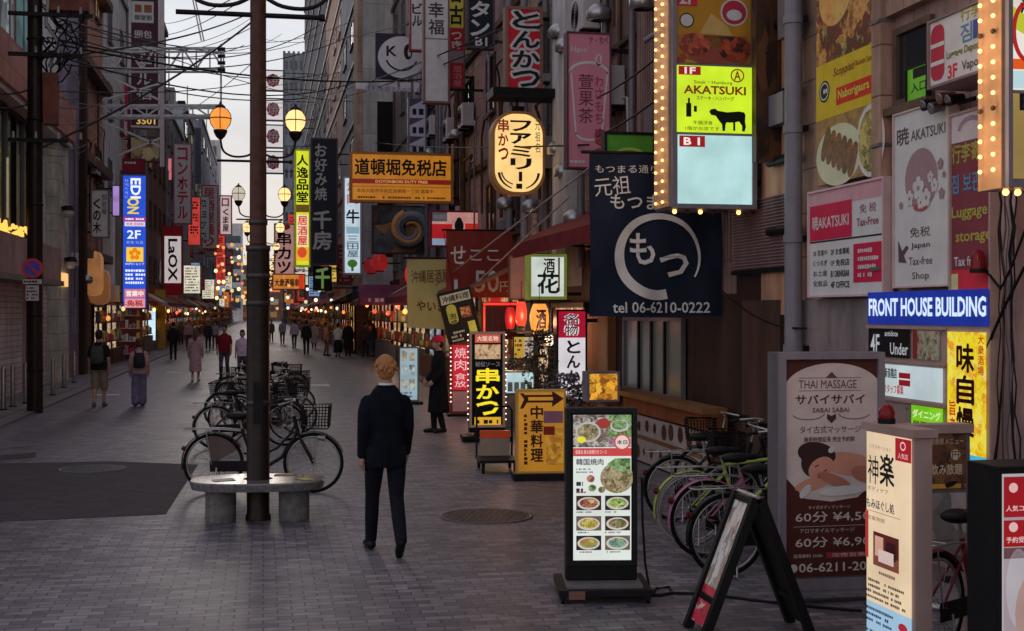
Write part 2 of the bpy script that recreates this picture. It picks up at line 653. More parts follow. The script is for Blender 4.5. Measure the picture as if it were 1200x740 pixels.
        for f in fs:
            a, b_, d = out[f[0]], out[f[1]], out[f[2]]
            nrm = (b_[0] - a[0]) * (d[2] - a[2]) - (b_[2] - a[2]) * (d[0] - a[0])
            ff.append(f if nrm > 0 else f[::-1])
        return self.add(out, ff, m)
    def lines(self, x0, z0, x1, z1, n, y, m, fill=.5, seed=1, dense=.8):
        """n rows of small print, too small to read in the photograph"""
        rg = random.Random(seed)
        h = (z1 - z0) / n
        for i in range(n):
            z = z1 - h * (i + .5)
            x = x0
            end = x0 + (x1 - x0) * rg.uniform(dense * .75, dense * 1.2)
            while x < min(end, x1):
                w = h * fill * rg.uniform(.5, 1.1)
                hh = h * fill * rg.uniform(.7, 1)
                if rg.random() < .85:
                    self.rect(x, z - hh / 2, min(x + w, x1), z + hh / 2, y, m)
                x += w + h * fill * .25
        return self
    def bend(self, fn):
        self.v = [tuple(fn(*v)) for v in self.v]
        return self
    def build(self, name, parent=None, loc=None, rot=None, bevel=0, label=None, cat=None, group=None, kind=None):
        me = bpy.data.meshes.new(name)
        me.from_pydata(self.v, [], self.f)
        for m in self.mats:
            me.materials.append(m)
        me.polygons.foreach_set('material_index', self.fm)
        me.polygons.foreach_set('use_smooth', self.sm)
        me.update()
        o = bpy.data.objects.new(name, me)
        COL.objects.link(o)
        if parent is not None:
            o.parent = parent
        if loc is not None:
            o.location = loc
        if rot is not None:
            o.rotation_euler = rot
        if bevel:
            bv = o.modifiers.new('edge', 'BEVEL')
            bv.width = bevel
            bv.segments = 2
            bv.limit_method = 'ANGLE'
        tag(o, label, cat, group, kind)
        return o

def tag(o, label=None, cat=None, group=None, kind=None):
    for k, v in (('label', label), ('category', cat), ('group', group), ('kind', kind)):
        if v:
            o[k] = v
    return o
def thing(name, label, cat, loc=(0, 0, 0), rz=0, group=None):
    o = bpy.data.objects.new(name, None)
    o.empty_display_size = .1
    COL.objects.link(o)
    o.location = loc
    o.rotation_euler = (0, 0, R(rz))
    return tag(o, label, cat, group)
KIDS = {}
def copy_tree(o, parent=None):
    c = o.copy()
    COL.objects.link(c)
    if parent is not None:
        c.parent = parent
    for ch in list(o.children):
        copy_tree(ch, c)
    return c

def glow(parent, loc, w, r=.08, col=(1, .68, .4)):
    """the light a lit lamp throws on what is round it"""
    d = bpy.data.lights.new('lamp_light', 'POINT')
    d.energy = w
    d.color = col
    d.shadow_soft_size = r
    o = bpy.data.objects.new('lamp_light', d)
    COL.objects.link(o)
    o.parent = parent
    o.location = loc
    return o
class Sign:
    """a sign's own frame: the rectangles are given by where they show in the photograph and are turned into metres on
    the sign's plane (front: across the street at distance s; wall: on a wall parallel to the street at x = s)"""
    def __init__(self, kind, s, px0, py0, px1, py1, name, label, cat='sign', group=None, rz=None, base=None):
        self.kind, self.s = kind, s
        if kind == 'front':
            xa, xb = x_at(s, px0), x_at(s, px1)
            z0 = zz((xa + xb) / 2, s, py1)
            self.o = Vector(((xa + xb) / 2, s, z0))
            rot = 0
            self.Zc = self.o.x * sa + s * ca
        else:
            ya, yb = s_at(s, px0), s_at(s, px1)
            self.Zc = s * sa + ya * ca
            z0 = EYE + (HOR - py1) / FPX * self.Zc
            self.o = Vector((s, (ya + yb) / 2, z0))
            rot = -90 if s > 0 else 90
        self.W = (abs(xb - xa) if kind == 'front' else abs(yb - ya))
        self.H = (py1 - py0) / FPX * self.Zc
        self.e = thing(name, label, cat, self.o, rot if rz is None else rz, group)
        self.x0, self.x1, self.z0, self.z1 = -self.W / 2, self.W / 2, 0, self.H
    def X(self, px):
        if self.kind == 'front':
            return x_at(self.s, px) - self.o.x
        d = s_at(self.s, px) - self.o.y
        return -d if self.s > 0 else d
    def Zv(self, py):
        return EYE + (HOR - py) / FPX * self.Zc - self.o.z
    def r(self, a, b, c, d):
        return self.X(a), self.Zv(d), self.X(c), self.Zv(b)
    def f(self, u0, v0, u1, v1):
        """fractions of the sign's width and height, v down from the top"""
        return self.x0 + u0 * self.W, self.z1 - v1 * self.H, self.x0 + u1 * self.W, self.z1 - v0 * self.H

# ================================================================== SETTING
# ------------------------------------------------------------------ ground
PAVE = brickmat('stone_pavers', (.215, .188, .21), (.086, .077, .1), (.042, .038, .045), .2, .1, rough=.47, bump=.6, msize=.006, noise=.58, spec=.45, tracks=True)
DARKPAVE = brickmat('dark_patched_paving', (.06, .05, .056), (.042, .036, .042), (.022, .02, .023), .2, .1, rough=.75, spec=.15, bump=.3, msize=.004, noise=.2)
WALKPAVE = brickmat('pale_walk_tiles', (.2, .175, .18), (.155, .135, .145), (.07, .06, .065), .4, .4, rough=.6, bump=.4, msize=.008, noise=.3, offset=0)
g = MB()
g.add([(-90, -25, 0), (90, -25, 0), (90, 520, 0), (-90, 520, 0)], [(0, 1, 2, 3)], PAVE)
g.build('ground', kind='structure')
g = MB()
g.box(-6.4, -5, -.2, -5.05, 300, .06, WALKPAVE)
g.build('pavement', kind='structure')
g = MB()
g.box(-5.05, -5, -.2, -4.72, 300, .045, mat('kerb_granite', (.19, .17, .175), .6, noise=.2, scale=3, bump=.1))
g.build('kerb', kind='structure')
g = MB()
g.box(4.75, -5, -.2, 5.6, 300, .03, WALKPAVE)
g.build('shop_side_pavement', kind='structure')
pts = [G(-260, 624), G(194, 603), G(232, 545), G(130, 541), G(-60, 545)]
g = MB()
g.add([(p.x, p.y, .004) for p in pts], [tuple(range(len(pts)))], DARKPAVE)
g.build('road_patch', kind='structure')
g = MB()
pts = [G(0, 534), G(42, 531), G(42, 536), G(0, 540)]
g.add([(p.x, p.y, .004) for p in pts], [(0, 1, 2, 3)], DARKPAVE)
g.build('road_repair_strip', kind='structure')

def manhole(px, py, r, label, cm):
    p = G(px, py)
    e = thing('manhole_cover', label, 'manhole', (p.x, p.y, 0), 10)
    m = MB()
    m.lathe([(r, 0), (r, .012), (r * .93, .012), (r * .93, .004)], mat('manhole_rim', (.13, .115, .11), .5, .4, .2, 12), 40)
    m.build('rim', e)
    m = MB()
    m.lathe([(r * .93, .007), (0, .007)], cm, 40)
    n = int(r * 13)
    for i in range(-n, n + 1):
        for j in range(-n, n + 1):
            x, y = i * .075 + (.037 if j % 2 else 0), j * .065
            if math.hypot(x, y) < r * .86:
                m.box(x - .024, y - .016, .007, x + .024, y + .016, .012, cm)
    m.build('plate', e)
manhole(570, 605.5, .49, 'round iron manhole cover in the pavers to the right of the man in the suit', mat('cast_iron_warm', (.12, .085, .075), .5, .3, .35, 20))
manhole(108, 550, .44, 'round grey manhole cover set in the dark patch of paving', mat('cast_iron_grey', (.09, .085, .09), .45, .4, .35, 20))

# ------------------------------------------------------------------ buildings
class Bld:
    def __init__(self, side, s0, s1, h, wm, label, xf=None, depth=9, name='shop_building', lower=None, cat='building', group='buildings along the street'):
        self.xf = xf if xf is not None else (5.5 if side > 0 else -6.2)
        self.side, self.s0, self.s1, self.h = side, s0, s1, h
        self.mid, self.W = (s0 + s1) / 2, s1 - s0
        self.e = thing(name, label, cat, (self.xf, self.mid, 0), -90 if side > 0 else 90, group)
        m = MB()
        if lower:
            zl, lm = lower
            m.box(-self.W / 2, 0, 0, self.W / 2, depth, zl, lm)
            m.box(-self.W / 2, 0, zl, self.W / 2, depth, h, wm)
        else:
            m.box(-self.W / 2, 0, 0, self.W / 2, depth, h, wm)
        m.build('wall', self.e)
    def lx(self, px, L=None):
        d = s_at(L or self.xf, px) - self.mid
        return -d if self.side > 0 else d
    def z(self, px, py, L=None):
        L = L or self.xf
        return zz(L, s_at(L, px), py)
    def rect(self, px0, py0, px1, py1):
        return self.lx(px0), self.z(px0, py1), self.lx(px1), self.z(px0, py0)
    def part(self, name, m, **kw):
        return m.build(name, self.e, **kw)

GLASSD = glassmat('dark_window_glass', (.02, .022, .028), .1)
GLASSB = glassmat('blue_grey_glass', (.055, .075, .1), .12)
RW = random.Random(99)
def window(b, x0, z0, x1, z1, fm, gm=GLASSD, mull=1, sill=True):
    m = MB()
    t = .06
    m.frame(x0, z0, x1, z1, t, -.05, -.002, fm)
    for i in range(mull):
        x = x0 + (x1 - x0) * (i + 1) / (mull + 1)
        m.box(x - .025, -.045, z0 + t, x + .025, -.004, z1 - t, fm)
    if sill:
        m.box(x0 - .06, -.12, z0 - .07, x1 + .06, -.003, z0 - .002, fm)
    w = b.part('window', m)
    p = MB()
    if RW.random() < .16:
        gm = pic('dim_lit_window_%d' % RW.randint(0, 2), [['2a1c10', 'a87a48', 'd8b078', '5a3a20'], ['20242a', '8a98a0', 'c8d0d0', '404a50'], ['2a2018', 'c09a60', 'e8d0a0', '503820']][RW.randint(0, 2)], 2.5, .35)
    p.rect(x0 + t, z0 + t, x1 - t, z1 - t, -.015, gm)
    p.build('pane', w)
WARM = [pic('warm_goods_%d' % i, c, 9 + 2 * i, .9) for i, c in enumerate((
    ['1a0d08', '6b3214', 'ffb45a', '2a120a', 'ffe2a8', '7a1c10'],
    ['20100c', '8a2418', 'ff8a3c', '30140c', 'ffd9a0', '50301a'],
    ['1c1614', '5a4a40', 'fff0d8', '3c2a20', 'ffcf8a', '8a5030'],
    ['140c10', '702030', 'ff6a50', '281418', 'ffe0c0', '603018']))]
COOL = pic('cool_goods', ['1c2026', '4a5560', 'e8f4ff', '2c2a30', 'c8e0f0', '806a60'], 11, .6)
GOODS = [U(c, 2.6) for c in ((150, 60, 40), (170, 140, 90), (180, 170, 160), (90, 50, 40), (60, 60, 70), (140, 110, 40), (120, 30, 40), (80, 90, 60))]
def shopfront(b, x0, x1, gm, awn=None, fascia=None, ztop=2.7, seed=0):
    """a lit shop opening with posts, a fascia board over it and maybe an awning"""
    rg = random.Random(seed)
    m = MB()
    fm = rg.choice([WOODB, DARK, GREYM])
    m.frame(x0, .02, x1, ztop, .09, -.1, -.002, fm)
    k = max(1, int((x1 - x0) / 1.5))
    for i in range(1, k):
        x = x0 + (x1 - x0) * i / k
        m.box(x - .04, -.09, .11, x + .04, -.004, ztop - .09, fm)
    m.box(x0 + .09, -.35, .02, x1 - .09, -.105, .55 + rg.random() * .4, rg.choice([WOODB, ORNG, CONC]))
    w = b.part('shop_front', m)
    p = MB()
    p.rect(x0 + .09, .11, x1 - .09, ztop - .09, -.02, gm)
    p.build('display_window', w)
    m = MB()
    n = int((x1 - x0) / .16)
    for i in range(n):                # crates and goods set out on the sill
        xa = x0 + .12 + (x1 - x0 - .3) * i / n
        for j in range(2):
            if rg.random() < .75:
                hh = rg.uniform(.1, .45)
                zb = 1.0 + j * .75
                m.box(xa, -.3 + rg.random() * .08, zb, xa + .12, -.12, zb + hh, rg.choice(GOODS))
    for zb in (.96, 1.71):
        m.box(x0 + .1, -.34, zb, x1 - .1, -.105, zb + .035, fm)
    p = b.part('goods_shelf', m)
    nl = max(1, int((x1 - x0) / 3.4)) if b.s0 < 110 else 0
    for k in range(nl):
        m = MB()
        xa = x0 + (x1 - x0) * (k + rg.uniform(.25, .75)) / nl
        zl = ztop - rg.uniform(.22, .7)
        if b.side > 0 and 20 < b.s0 < 52:
            glow(b.e, (xa, -.75, zl - .05), 14)
        m.sph((xa, -.5, zl), (.085, .085, .1), E(rg.choice([(255, 196, 120), (255, 150, 70), (255, 226, 190), (255, 90, 60)]), rg.choice([1.2, 2.6]), 0), 10, 8)
        m.cyl((xa, -.5, zl + .12), (xa, -.5, ztop + .02), .01, .01, DARK, 5)
        m.box(xa - .02, -.52, ztop + .02, xa + .02, -.101, ztop + .05, DARK)
        b.part('hanging_lamp', m)
    if fascia:
        m = MB()
        m.box(x0 - .05, -.18, ztop + .05, x1 + .05, -.003, ztop + .75, fascia)
        b.part('fascia', m)
    if awn:
        m = MB()
        z1, z0, d = ztop + .45, ztop - .05, 1.0 + rg.random() * .3
        vs = [(x0, -.19, z1), (x1, -.19, z1), (x1, -d, z0), (x0, -d, z0), (x0, -d, z0 - .22), (x1, -d, z0 - .22), (x0, -.19, z1 - .04), (x1, -.19, z1 - .04), (x1, -d + .03, z0 - .04), (x0, -d + .03, z0 - .04)]
        m.add(vs, [(0, 3, 2, 1), (3, 4, 5, 2), (6, 7, 8, 9), (0, 6, 9, 3), (1, 2, 8, 7)], awn)
        b.part('awning', m)

def wallm(name, c, k=3.0, **kw):
    kw.setdefault('grime', .4)
    return mat(name, alb(c, k), kw.pop('rough', .75), noise=kw.pop('noise', .22), scale=kw.pop('scale', 1.3), streak=kw.pop('streak', .5), bump=kw.pop('bump', .12), **kw)

W_PINK = wallm('pinkish_plaster', (118, 96, 92), joints=(.9, .6))
W_BEIGE = wallm('stained_beige_wall', (126, 102, 90), joints=(1.2, .45, .5))
W_LAV = wallm('lavender_grey_panels', (98, 94, 108), joints=(1.1, .8))
W_NAVY = wallm('dark_slate_cladding', (48, 52, 64), 2.2, joints=(2.4, 1.6))
W_GREY = wallm('cool_grey_render', (98, 100, 110), joints=(1.8, 1.0))
W_WHITE = wallm('pale_grey_tiles', (136, 138, 156), joints=(.9, 1.4), grime=.2)
W_BRN = wallm('brown_tiles', (84, 64, 58), joints=(.4, .2, .5))
W_RUST = wallm('rusted_ribbed_sheet', (88, 70, 66), 3, noise=.5, streak=.8, scale=2.2)
W_DBRN = wallm('dark_timber_wall', (42, 28, 23), 2.4)
W_STEEL = wallm('blue_grey_metal_cladding', (110, 125, 145), joints=(1.2, 2.4), grime=.2)
W_TILE = brickmat('small_wall_tiles', (.3, .27, .27), (.25, .22, .22), (.12, .11, .11), .3, .1, rough=.5, bump=.3, noise=.2, rot=(R(90), 0, 0))

# --- right, nearest: wall of posters
b1 = Bld(1, 2.5, 10.62, 11, W_PINK, 'pinkish building at the right edge covered with boards above the directory sign')
m = MB()
m.box(b1.lx(1038), -.14, 0, b1.lx(1049), -.002, 11, W_BEIGE)
for i in range(9):
    m.box(b1.lx(1037.5), -.155, 1.4 + i * 1.1, b1.lx(1049.5), -.003, 1.43 + i * 1.1, GREYM)
b1.part('pilaster', m)
x0, z0, x1, z1 = b1.lx(1052), b1.z(1052, 128), b1.lx(1096), b1.z(1052, 36)
window(b1, x0, z0, x1, z1, mat('brown_window_frame', (.12, .075, .055), .5, 0, .2), GLASSD, 0)
m = MB()
m.box(x0 - .1, -.1, z1 + .12, x1 + 2, -.003, z1 + .26, W_BEIGE)
b1.part('cornice', m)
for i in range(3):
    window(b1, -3.4 + i * 2.1, 6.2, -1.9 + i * 2.1, 7.9, GREYM, GLASSD)
# cable duct column and bundle of cables at the far right
m = MB()
m.box(b1.lx(1164), -.1, .0, b1.lx(1205), -.002, 3.9, wallm('pink_grey_duct_cover', (120, 102, 102)))
b1.part('duct_cover', m)

b2 = Bld(1, 10.64, 14.18, 12, W_BEIGE, 'narrow beige building with grey drainpipes behind the food poster')
m = MB()
X = lambda px: b2.lx(px)
m.box(X(897), -.05, 2.1, X(935), -.002, 12, wallm('salmon_wall_strip', (140, 98, 78)))
b2.part('wall_strip', m)
m = MB()
x = X(948)
m.cyl((x, -.17, .1), (x, -.17, 9), .09, .09, LAVM, 14)
for i in range(8):
    m.cyl((x, -.17, .6 + i * 1.12), (x, -.17, .68 + i * 1.12), .105, .105, LAVM, 14)
    m.box(x - .13, -.1, .61 + i * 1.12, x + .13, -.06, .67 + i * 1.12, DARK)
b2.part('drainpipe', m)
x = X(921)
for z in (3.0, 3.75, 4.45, 5.2):
    m = MB()
    m.cyl((x - .22, -.1, z), (x + .5, -.1, z), .05, .05, DARK, 8)
    b2.part('cross_pipe', m)
m = MB()
m.box(X(916), -.2, b2.z(916, 152), X(938), -.03, b2.z(916, 116), LAVM)
b2.part('meter_box', m, bevel=.01)
# ribbed roller shutter and dark doorway under it
m = MB()
x0, x1, z0, z1 = X(866), X(938), b2.z(866, 318), b2.z(866, 240)
n = 22
sm = wallm('pink_brown_shutter_metal', (96, 78, 78), 3)
for i in range(n):
    za = z0 + (z1 - z0) * i / n
    zb = z0 + (z1 - z0) * (i + 1) / n
    m.add([(x0, -.06, za), (x1, -.06, za), (x1, -.085, (za + zb) / 2), (x0, -.085, (za + zb) / 2), (x1, -.06, zb), (x0, -.06, zb)], [(0, 1, 2, 3), (3, 2, 4, 5)], sm)
m.box(x0, -.1, z0 - .05, x1, -.003, z0 - .002, DARK)
b2.part('roller_shutter', m)
m = MB()
m.box(x0, -.03, .03, x1, -.004, z0 - .06, W_DBRN)
m.box(x0 + .25, -.06, .03, x1 - .4, -.032, z0 - .35, wallm('brown_door_panel', (62, 44, 36), 2.4))
b2.part('door', m)
m = MB()
m.box(X(938), -.05, .02, X(1037), -.004, b2.z(938, 352), wallm('grey_base_wall', (92, 84, 84)))
b2.part('base_panel', m)

b3 = Bld(1, 14.2, 21.0, 12.5, W_RUST, 'old building with rust streaked ribbed cladding behind the dark cloth banner', lower=(2.35, W_DBRN))
X = lambda px: b3.lx(px)
m = MB()
n = 60
for i in range(n):
    x = -3.38 + 6.76 * i / n
    m.box(x, -.03, 2.75, x + .06, -.002, 12.4, W_RUST)
b3.part('cladding_rib', m)
for i, (pa, pb) in enumerate(((717, 733), (735, 770))):
    pass
m = MB()
for px in (716, 748):
    m.cyl((X(px), -.1, 2.5), (X(px), -.1, 12), .05, .05, GREYM, 10)
b3.part('drainpipe', m)
for za, zb in ((6.3, 7.9), (9, 10.6)):
    for xa in (-2.6, .6):
        window(b3, xa, za, xa + 1.7, zb, WOODB, GLASSD)
m = MB()
m.box(-3.3, -.12, 4.62, 3.3, -.004, 4.7, DARK)
b3.part('cable_tray', m)
# ground floor, front to back: glazed screens, timber counter, dotted panels
m = MB()
x0, x1 = X(736), X(806)
zt, zb = b3.z(736, 372), .95
m.frame(x0, zb, x1, zt, .05, -.09, -.03, GREYM)
for k in (.28, .5, .72):
    x = x0 + (x1 - x0) * k
    m.box(x - .03, -.085, zb + .05, x + .03, -.035, zt - .05, DARK)
sc = b3.part('glazed_screen', m)
m = MB()
m.rect(x0 + .05, zb + .05, x1 - .05, zt - .05, -.05, glassmat('frosted_screen_glass', (.16, .17, .15), .3))
m.build('pane', sc)
m = MB()
m.box(X(690), -.14, 0.03, X(722), -.004, b3.z(690, 368), wallm('orange_brown_board', (98, 62, 38), 2.6))
b3.part('timber_board', m)
cnt = MB()
cnt.box(X(722), -.42, .92, X(862), -.1, .99, ORNG)
cnt.box(X(722), -.36, .72, X(862), -.1, .918, wallm('varnished_counter', (92, 50, 26), 2.6))
b3.part('counter', cnt)
dots = [WOODB, mat('dot_red_brown', (.09, .03, .025), .6)]
cream = mat('cream_printed_panel', (.42, .35, .31), .6, noise=.15)
def dotted(x0, z0, x1, z1, seed):
    m = MB()
    m.box(x0, -.34, z0, x1, -.3, z1, cream)
    rg = random.Random(seed)
    x = x0 + .12
    while x < x1 - .1:
        r = rg.uniform(.05, .11)
        m.ell(x, (z0 + z1) / 2 + rg.uniform(-.03, .03), r, min(r, (z1 - z0) * .42), -.343, rg.choice(dots), 20)
        x += rg.uniform(.26, .42)
    b3.part('dotted_panel', m)
dotted(X(725), .42, X(862), .69, 1)
dotted(X(725), .06, X(862), .36, 2)
m = MB()
m.box(X(725), -.33, .363, X(862), -.1, .417, ORNG)
b3.part('shelf', m)

# ------------------------------------------------------------------ right row further down
def fill_windows(b, rows, fm, gm, per=2.6, w=1.3, h=1.4, z0=3.9, dz=3.1, skip=0.15, seed=3, mull=1):
    rg = random.Random(seed)
    n = max(1, int(b.W / per))
    for r_ in range(rows):
        for c in range(n):
            if rg.random() < skip:
                continue
            x = -b.W / 2 + b.W * (c + .5) / n
            z = z0 + r_ * dz
            if z + h < b.h - .3:
                window(b, x - w / 2, z, x + w / 2, z + h, fm, gm, mull)
    m = MB()
    m.box(-b.W / 2 - .03, -.15, b.h - .01, b.W / 2 + .03, .4, b.h + .3, fm)
    b.part('parapet', m)
AW_RED = mat('red_awning_canvas', alb((112, 32, 34), 2.4), .8, noise=.25)
AW_MAR = mat('maroon_awning_canvas', alb((84, 40, 56), 2.4), .8, noise=.25)
AW_BRN = mat('brown_awning_canvas', alb((92, 60, 48), 2.4), .8, noise=.25)
AW_WHT = mat('pale_awning_canvas', alb((150, 135, 125), 2.4), .8, noise=.2)
AW_GRN = mat('green_awning_canvas', alb((50, 70, 52), 2.4), .8, noise=.2)
rows = [
    (21.02, 26.0, 13.0, W_BEIGE, 'beige building with pipes above the red awning and the small white lightbox', W_DBRN, None, 0),
    (26.02, 32.5, 14.5, W_PINK, 'pinkish building behind the red tonkatsu sign and the round lit sign', W_DBRN, AW_BRN, 1),
    (32.52, 39.0, 13.0, W_BEIGE, 'building with pinkish columns behind the red printed curtain', W_BRN, AW_RED, 3),
    (39.02, 47.0, 17.0, W_LAV, 'lavender grey building behind the yellow tax free sign', W_BRN, AW_MAR, 2),
    (47.02, 55.0, 19.0, W_TILE, 'tiled building with a dark cutout window behind the smiling disc sign', W_BRN, AW_RED, 0),
    (55.02, 66.0, 22.0, W_WHITE, 'pale tiled building with a tall dark opening left of the brick column', W_BRN, AW_BRN, 1),
    (66.02, 78.0, 21.0, W_GREY, 'grey building beside the white lit beef sign', W_BRN, AW_MAR, 3),
    (78.02, 98.0, 24.0, W_BEIGE, 'brownish building behind the dark vertical okonomiyaki sign', W_BRN, AW_RED, 0),
    (98.02, 150.0, 44.0, W_NAVY, 'tall dark slate building rising into the sky behind the okonomiyaki sign', W_BRN, AW_WHT, 1),
    (150.02, 200.0, 20.0, W_GREY, 'grey low building past the dark slate tower', W_BRN, AW_RED, 2),
    (200.02, 262.0, 15.0, W_BRN, 'brown far building past the grey low one before the street end', W_BRN, AW_BRN, 1),
]
BR = []
for i, (s0, s1, h, wm, lab, low, awn, gi) in enumerate(rows):
    b = Bld(1, s0, s1, h, wm, lab, lower=(3.2, low), xf=5.5 if s0 < 60 else 4.7)
    BR.append(b)
    fm = [GREYM, WOODB, DARK, LAVM][i % 4]
    fill_windows(b, min(6, int(h / 3.1)), fm, GLASSD if i % 3 else GLASSB, per=2.4 if s0 < 60 else 4.5, seed=20 + i, w=1.2 if s0 < 60 else 2.4)
    m = MB()
    for k in range(1, int(h / 3.1)):
        m.box(-b.W / 2, -.1, 3.2 + k * 3.1 - .55, b.W / 2, -.003, 3.2 + k * 3.1 - .4, fm)
    b.part('cornice', m)
    n = 1 if b.W < 7.5 else max(2, int(b.W / 6))
    for k in range(n):
        xa = -b.W / 2 + b.W * k / n + .25
        xb = -b.W / 2 + b.W * (k + 1) / n - .25
        if i == 0:
            continue
        shopfront(b, xa, xb, (WARM + [COOL])[(gi + k * 2) % 5], awn if k % 2 == 0 else [AW_RED, AW_WHT, AW_MAR, AW_GRN][(i + k) % 4],
                  fascia=[W_DBRN, U((120, 40, 36), 2), U((150, 110, 60), 2), U((70, 66, 90), 2)][(i + k) % 4], seed=i * 10 + k)
# pipes and columns that show between the signs
def pipes(b, pxs, mt, r=.07, name='drainpipe'):
    for px in pxs:
        m = MB()
        x = b.lx(px)
        m.cyl((x, -.14, 2.9), (x, -.14, b.h - .2), r, r, mt, 10)
        for k in range(int(b.h / 1.6)):
            m.cyl((x, -.14, 3.1 + k * 1.6), (x, -.14, 3.2 + k * 1.6), r * 1.2, r * 1.2, mt, 10)
        b.part(name, m)
pipes(BR[0], (648, 657, 690), GREYM, .07)
pipes(BR[1], (604, 622), LAVM, .08)
pipes(BR[2], (541, 548), WOODB, .08)
pipes(BR[3], (505, 518), GREYM, .08)
m = MB()
m.box(BR[0].lx(666), -.3, 2.6, BR[0].lx(682), -.002, 12.8, wallm('pale_pink_pilaster', (150, 130, 130)))
BR[0].part('pilaster', m)
m = MB()
m.box(BR[5].lx(444), -.25, 3.3, BR[5].lx(452), -.002, 21, brickmat('tan_brick', (.3, .22, .18), (.24, .17, .14), (.2, .17, .15), .25, .08, rot=(R(90), 0, 0)))
BR[5].part('brick_column', m)
m = MB()
m.box(BR[5].lx(428), -.06, 3.4, BR[5].lx(443), -.003, BR[5].z(430, 120), BLACK)
BR[5].part('tall_opening', m)
# pale stair tower that steps out towards the street, with a dark slot and a brick pier
bt = BR[5]
def wx(x): return bt.xf - x            # street offset of the tower's front, in the building's own frame
def tower(px0, px1, s0, s1, z0, z1, mt, name, d=0.0):
    xa, xb = x_at(s0, px0), min(x_at(s0, px1), 5.49)
    m = MB()
    m.box(bt.mid - s1, -(bt.xf - xa), z0, bt.mid - s0, -(bt.xf - xb), z1, mt)
    return bt.part(name, m)
tower(426, 463, 55.2, 58.5, 3.3, 25, W_WHITE, 'stair_tower')
tower(442, 461, 55.19, 55.198, 4.5, zz(4.6, 55, 118), BLACK, 'tower_opening')
tower(463.2, 474, 54.4, 56.5, 3.3, 24, brickmat('tan_brick', (.3, .22, .18), (.24, .17, .14), (.2, .17, .15), .25, .08, rot=(R(90), 0, 0)), 'brick_pier')
tower(474.2, 477, 54.3, 54.6, 3.3, 24, mat('red_conduit', (.3, .05, .04), .5), 'red_conduit')
tower(419, 425.8, 56.0, 58.5, 3.3, 23, W_BEIGE, 'corner_pier')
# ground floor of the first one: the lit entrance beside the white vertical sign
shopfront(BR[0], BR[0].lx(690), BR[0].lx(652), WARM[1], None, None, 2.3, 77)
shopfront(BR[0], BR[0].lx(648) , BR[0].lx(632) , WARM[2], None, None, 2.3, 78)

# ------------------------------------------------------------------ left row
BAND = wallm('red_brown_band_panels', (122, 86, 78), 3.2, joints=(1.5, .6), grime=.25)
bl1 = Bld(-1, 18, 41.5, 12, wallm('pale_lavender_cladding', (136, 130, 150), 3.2, joints=(1.2, .8), grime=.2), 'corner building at the left edge with a red brown band over a dark glazed floor', lower=(3.0, wallm('pink_grey_shutter_wall', (120, 98, 110), 3.2)))
X = lambda px: bl1.lx(px)
m = MB()
m.box(-11.7, -.5, 7.35, 11.7, -.003, 8.45, BAND)
bl1.part('band', m)
m = MB()
m.box(-11.7, -.42, 7.18, 11.7, -.003, 7.347, WHITEP)
bl1.part('soffit', m)
m = MB()
m.frame(-11.6, 3.95, 6.6, 7.15, .12, -.1, -.003, DARK)
for k in range(1, 16):
    x = -11.6 + 18.2 * k / 16
    m.box(x - .04, -.09, 4.07, x + .04, -.005, 7.03, GREYM if k % 2 else BLACK)
gl = bl1.part('glazed_wall', m)
m = MB()
m.rect(-11.48, 4.07, 6.48, 7.03, -.02, GLASSD)
m.build('pane', gl)
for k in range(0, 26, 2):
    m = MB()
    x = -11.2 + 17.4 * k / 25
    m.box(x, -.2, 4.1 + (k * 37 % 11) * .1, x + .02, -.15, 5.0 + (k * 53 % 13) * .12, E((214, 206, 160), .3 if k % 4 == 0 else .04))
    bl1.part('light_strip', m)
m = MB()
rg = random.Random(5)
m.sph((0, 0, 0), .05, E((255, 205, 90), 1.1, 0), 6, 4)
first = None
for k in range(95):
    loc = (rg.uniform(-2, 4.6), -.3 - rg.random() * .15, 3.98 + rg.random() * .24)
    if first is None:
        first = bl1.part('lit_flower', m, loc=loc)
    else:
        c = first.copy()
        COL.objects.link(c)
        c.parent = bl1.e
        c.location = loc
m = MB()
m.box(-11.7, -.62, 3.0, 8, -.003, 3.9, wallm('grey_brown_canopy', (110, 94, 90), grime=.25))
m.box(-11.7, -.7, 2.86, 8.02, -.002, 2.997, GREYM)
bl1.part('canopy', m)
m = MB()
for k in range(5):
    x = -11 + k * 4.3
    m.rect(x, .06, x + 3.6, 2.75, -.02, wallm('ribbed_shutter', (134, 122, 134), 3.4, grime=.2, joints=(40, .14)))
bl1.part('shutter', m)
for k in range(6):
    window(bl1, -11 + k * 3.1, 8.9, -8.6 + k * 3.1, 11.4, GREYM, pic('teal_lit_glass', ['142024', '2c4448', '4a6a6c', '1c2c30'], .9, .8))
m = MB()
m.box(9.4, -.3, 0.05, 11.7, -.004, 7.1, wallm('cream_grey_stone', (164, 150, 128), 2.8, noise=.4, joints=(.7, .5, .5)))
bl1.part('stone_bay', m)
for z, x in ((5.1, 10.2), (3.6, 10.8)):
    m = MB()
    m.sph((x, -.5, z), (.17, .17, .16), WHITEP, 16, 10, .35, 1)
    m.cyl((x, -.5, z + .05), (x, -.5, z + .2), .19, .12, DARK, 16)
    m.box(x - .05, -.5, z + .1, x + .05, -.31, z + .18, DARK)
    bl1.part('dome_camera', m)
m = MB()
m.box(9.9, -.36, 2.9, 11.2, -.305, 3.3, E((255, 196, 120), .9))
bl1.part('lit_panel', m)

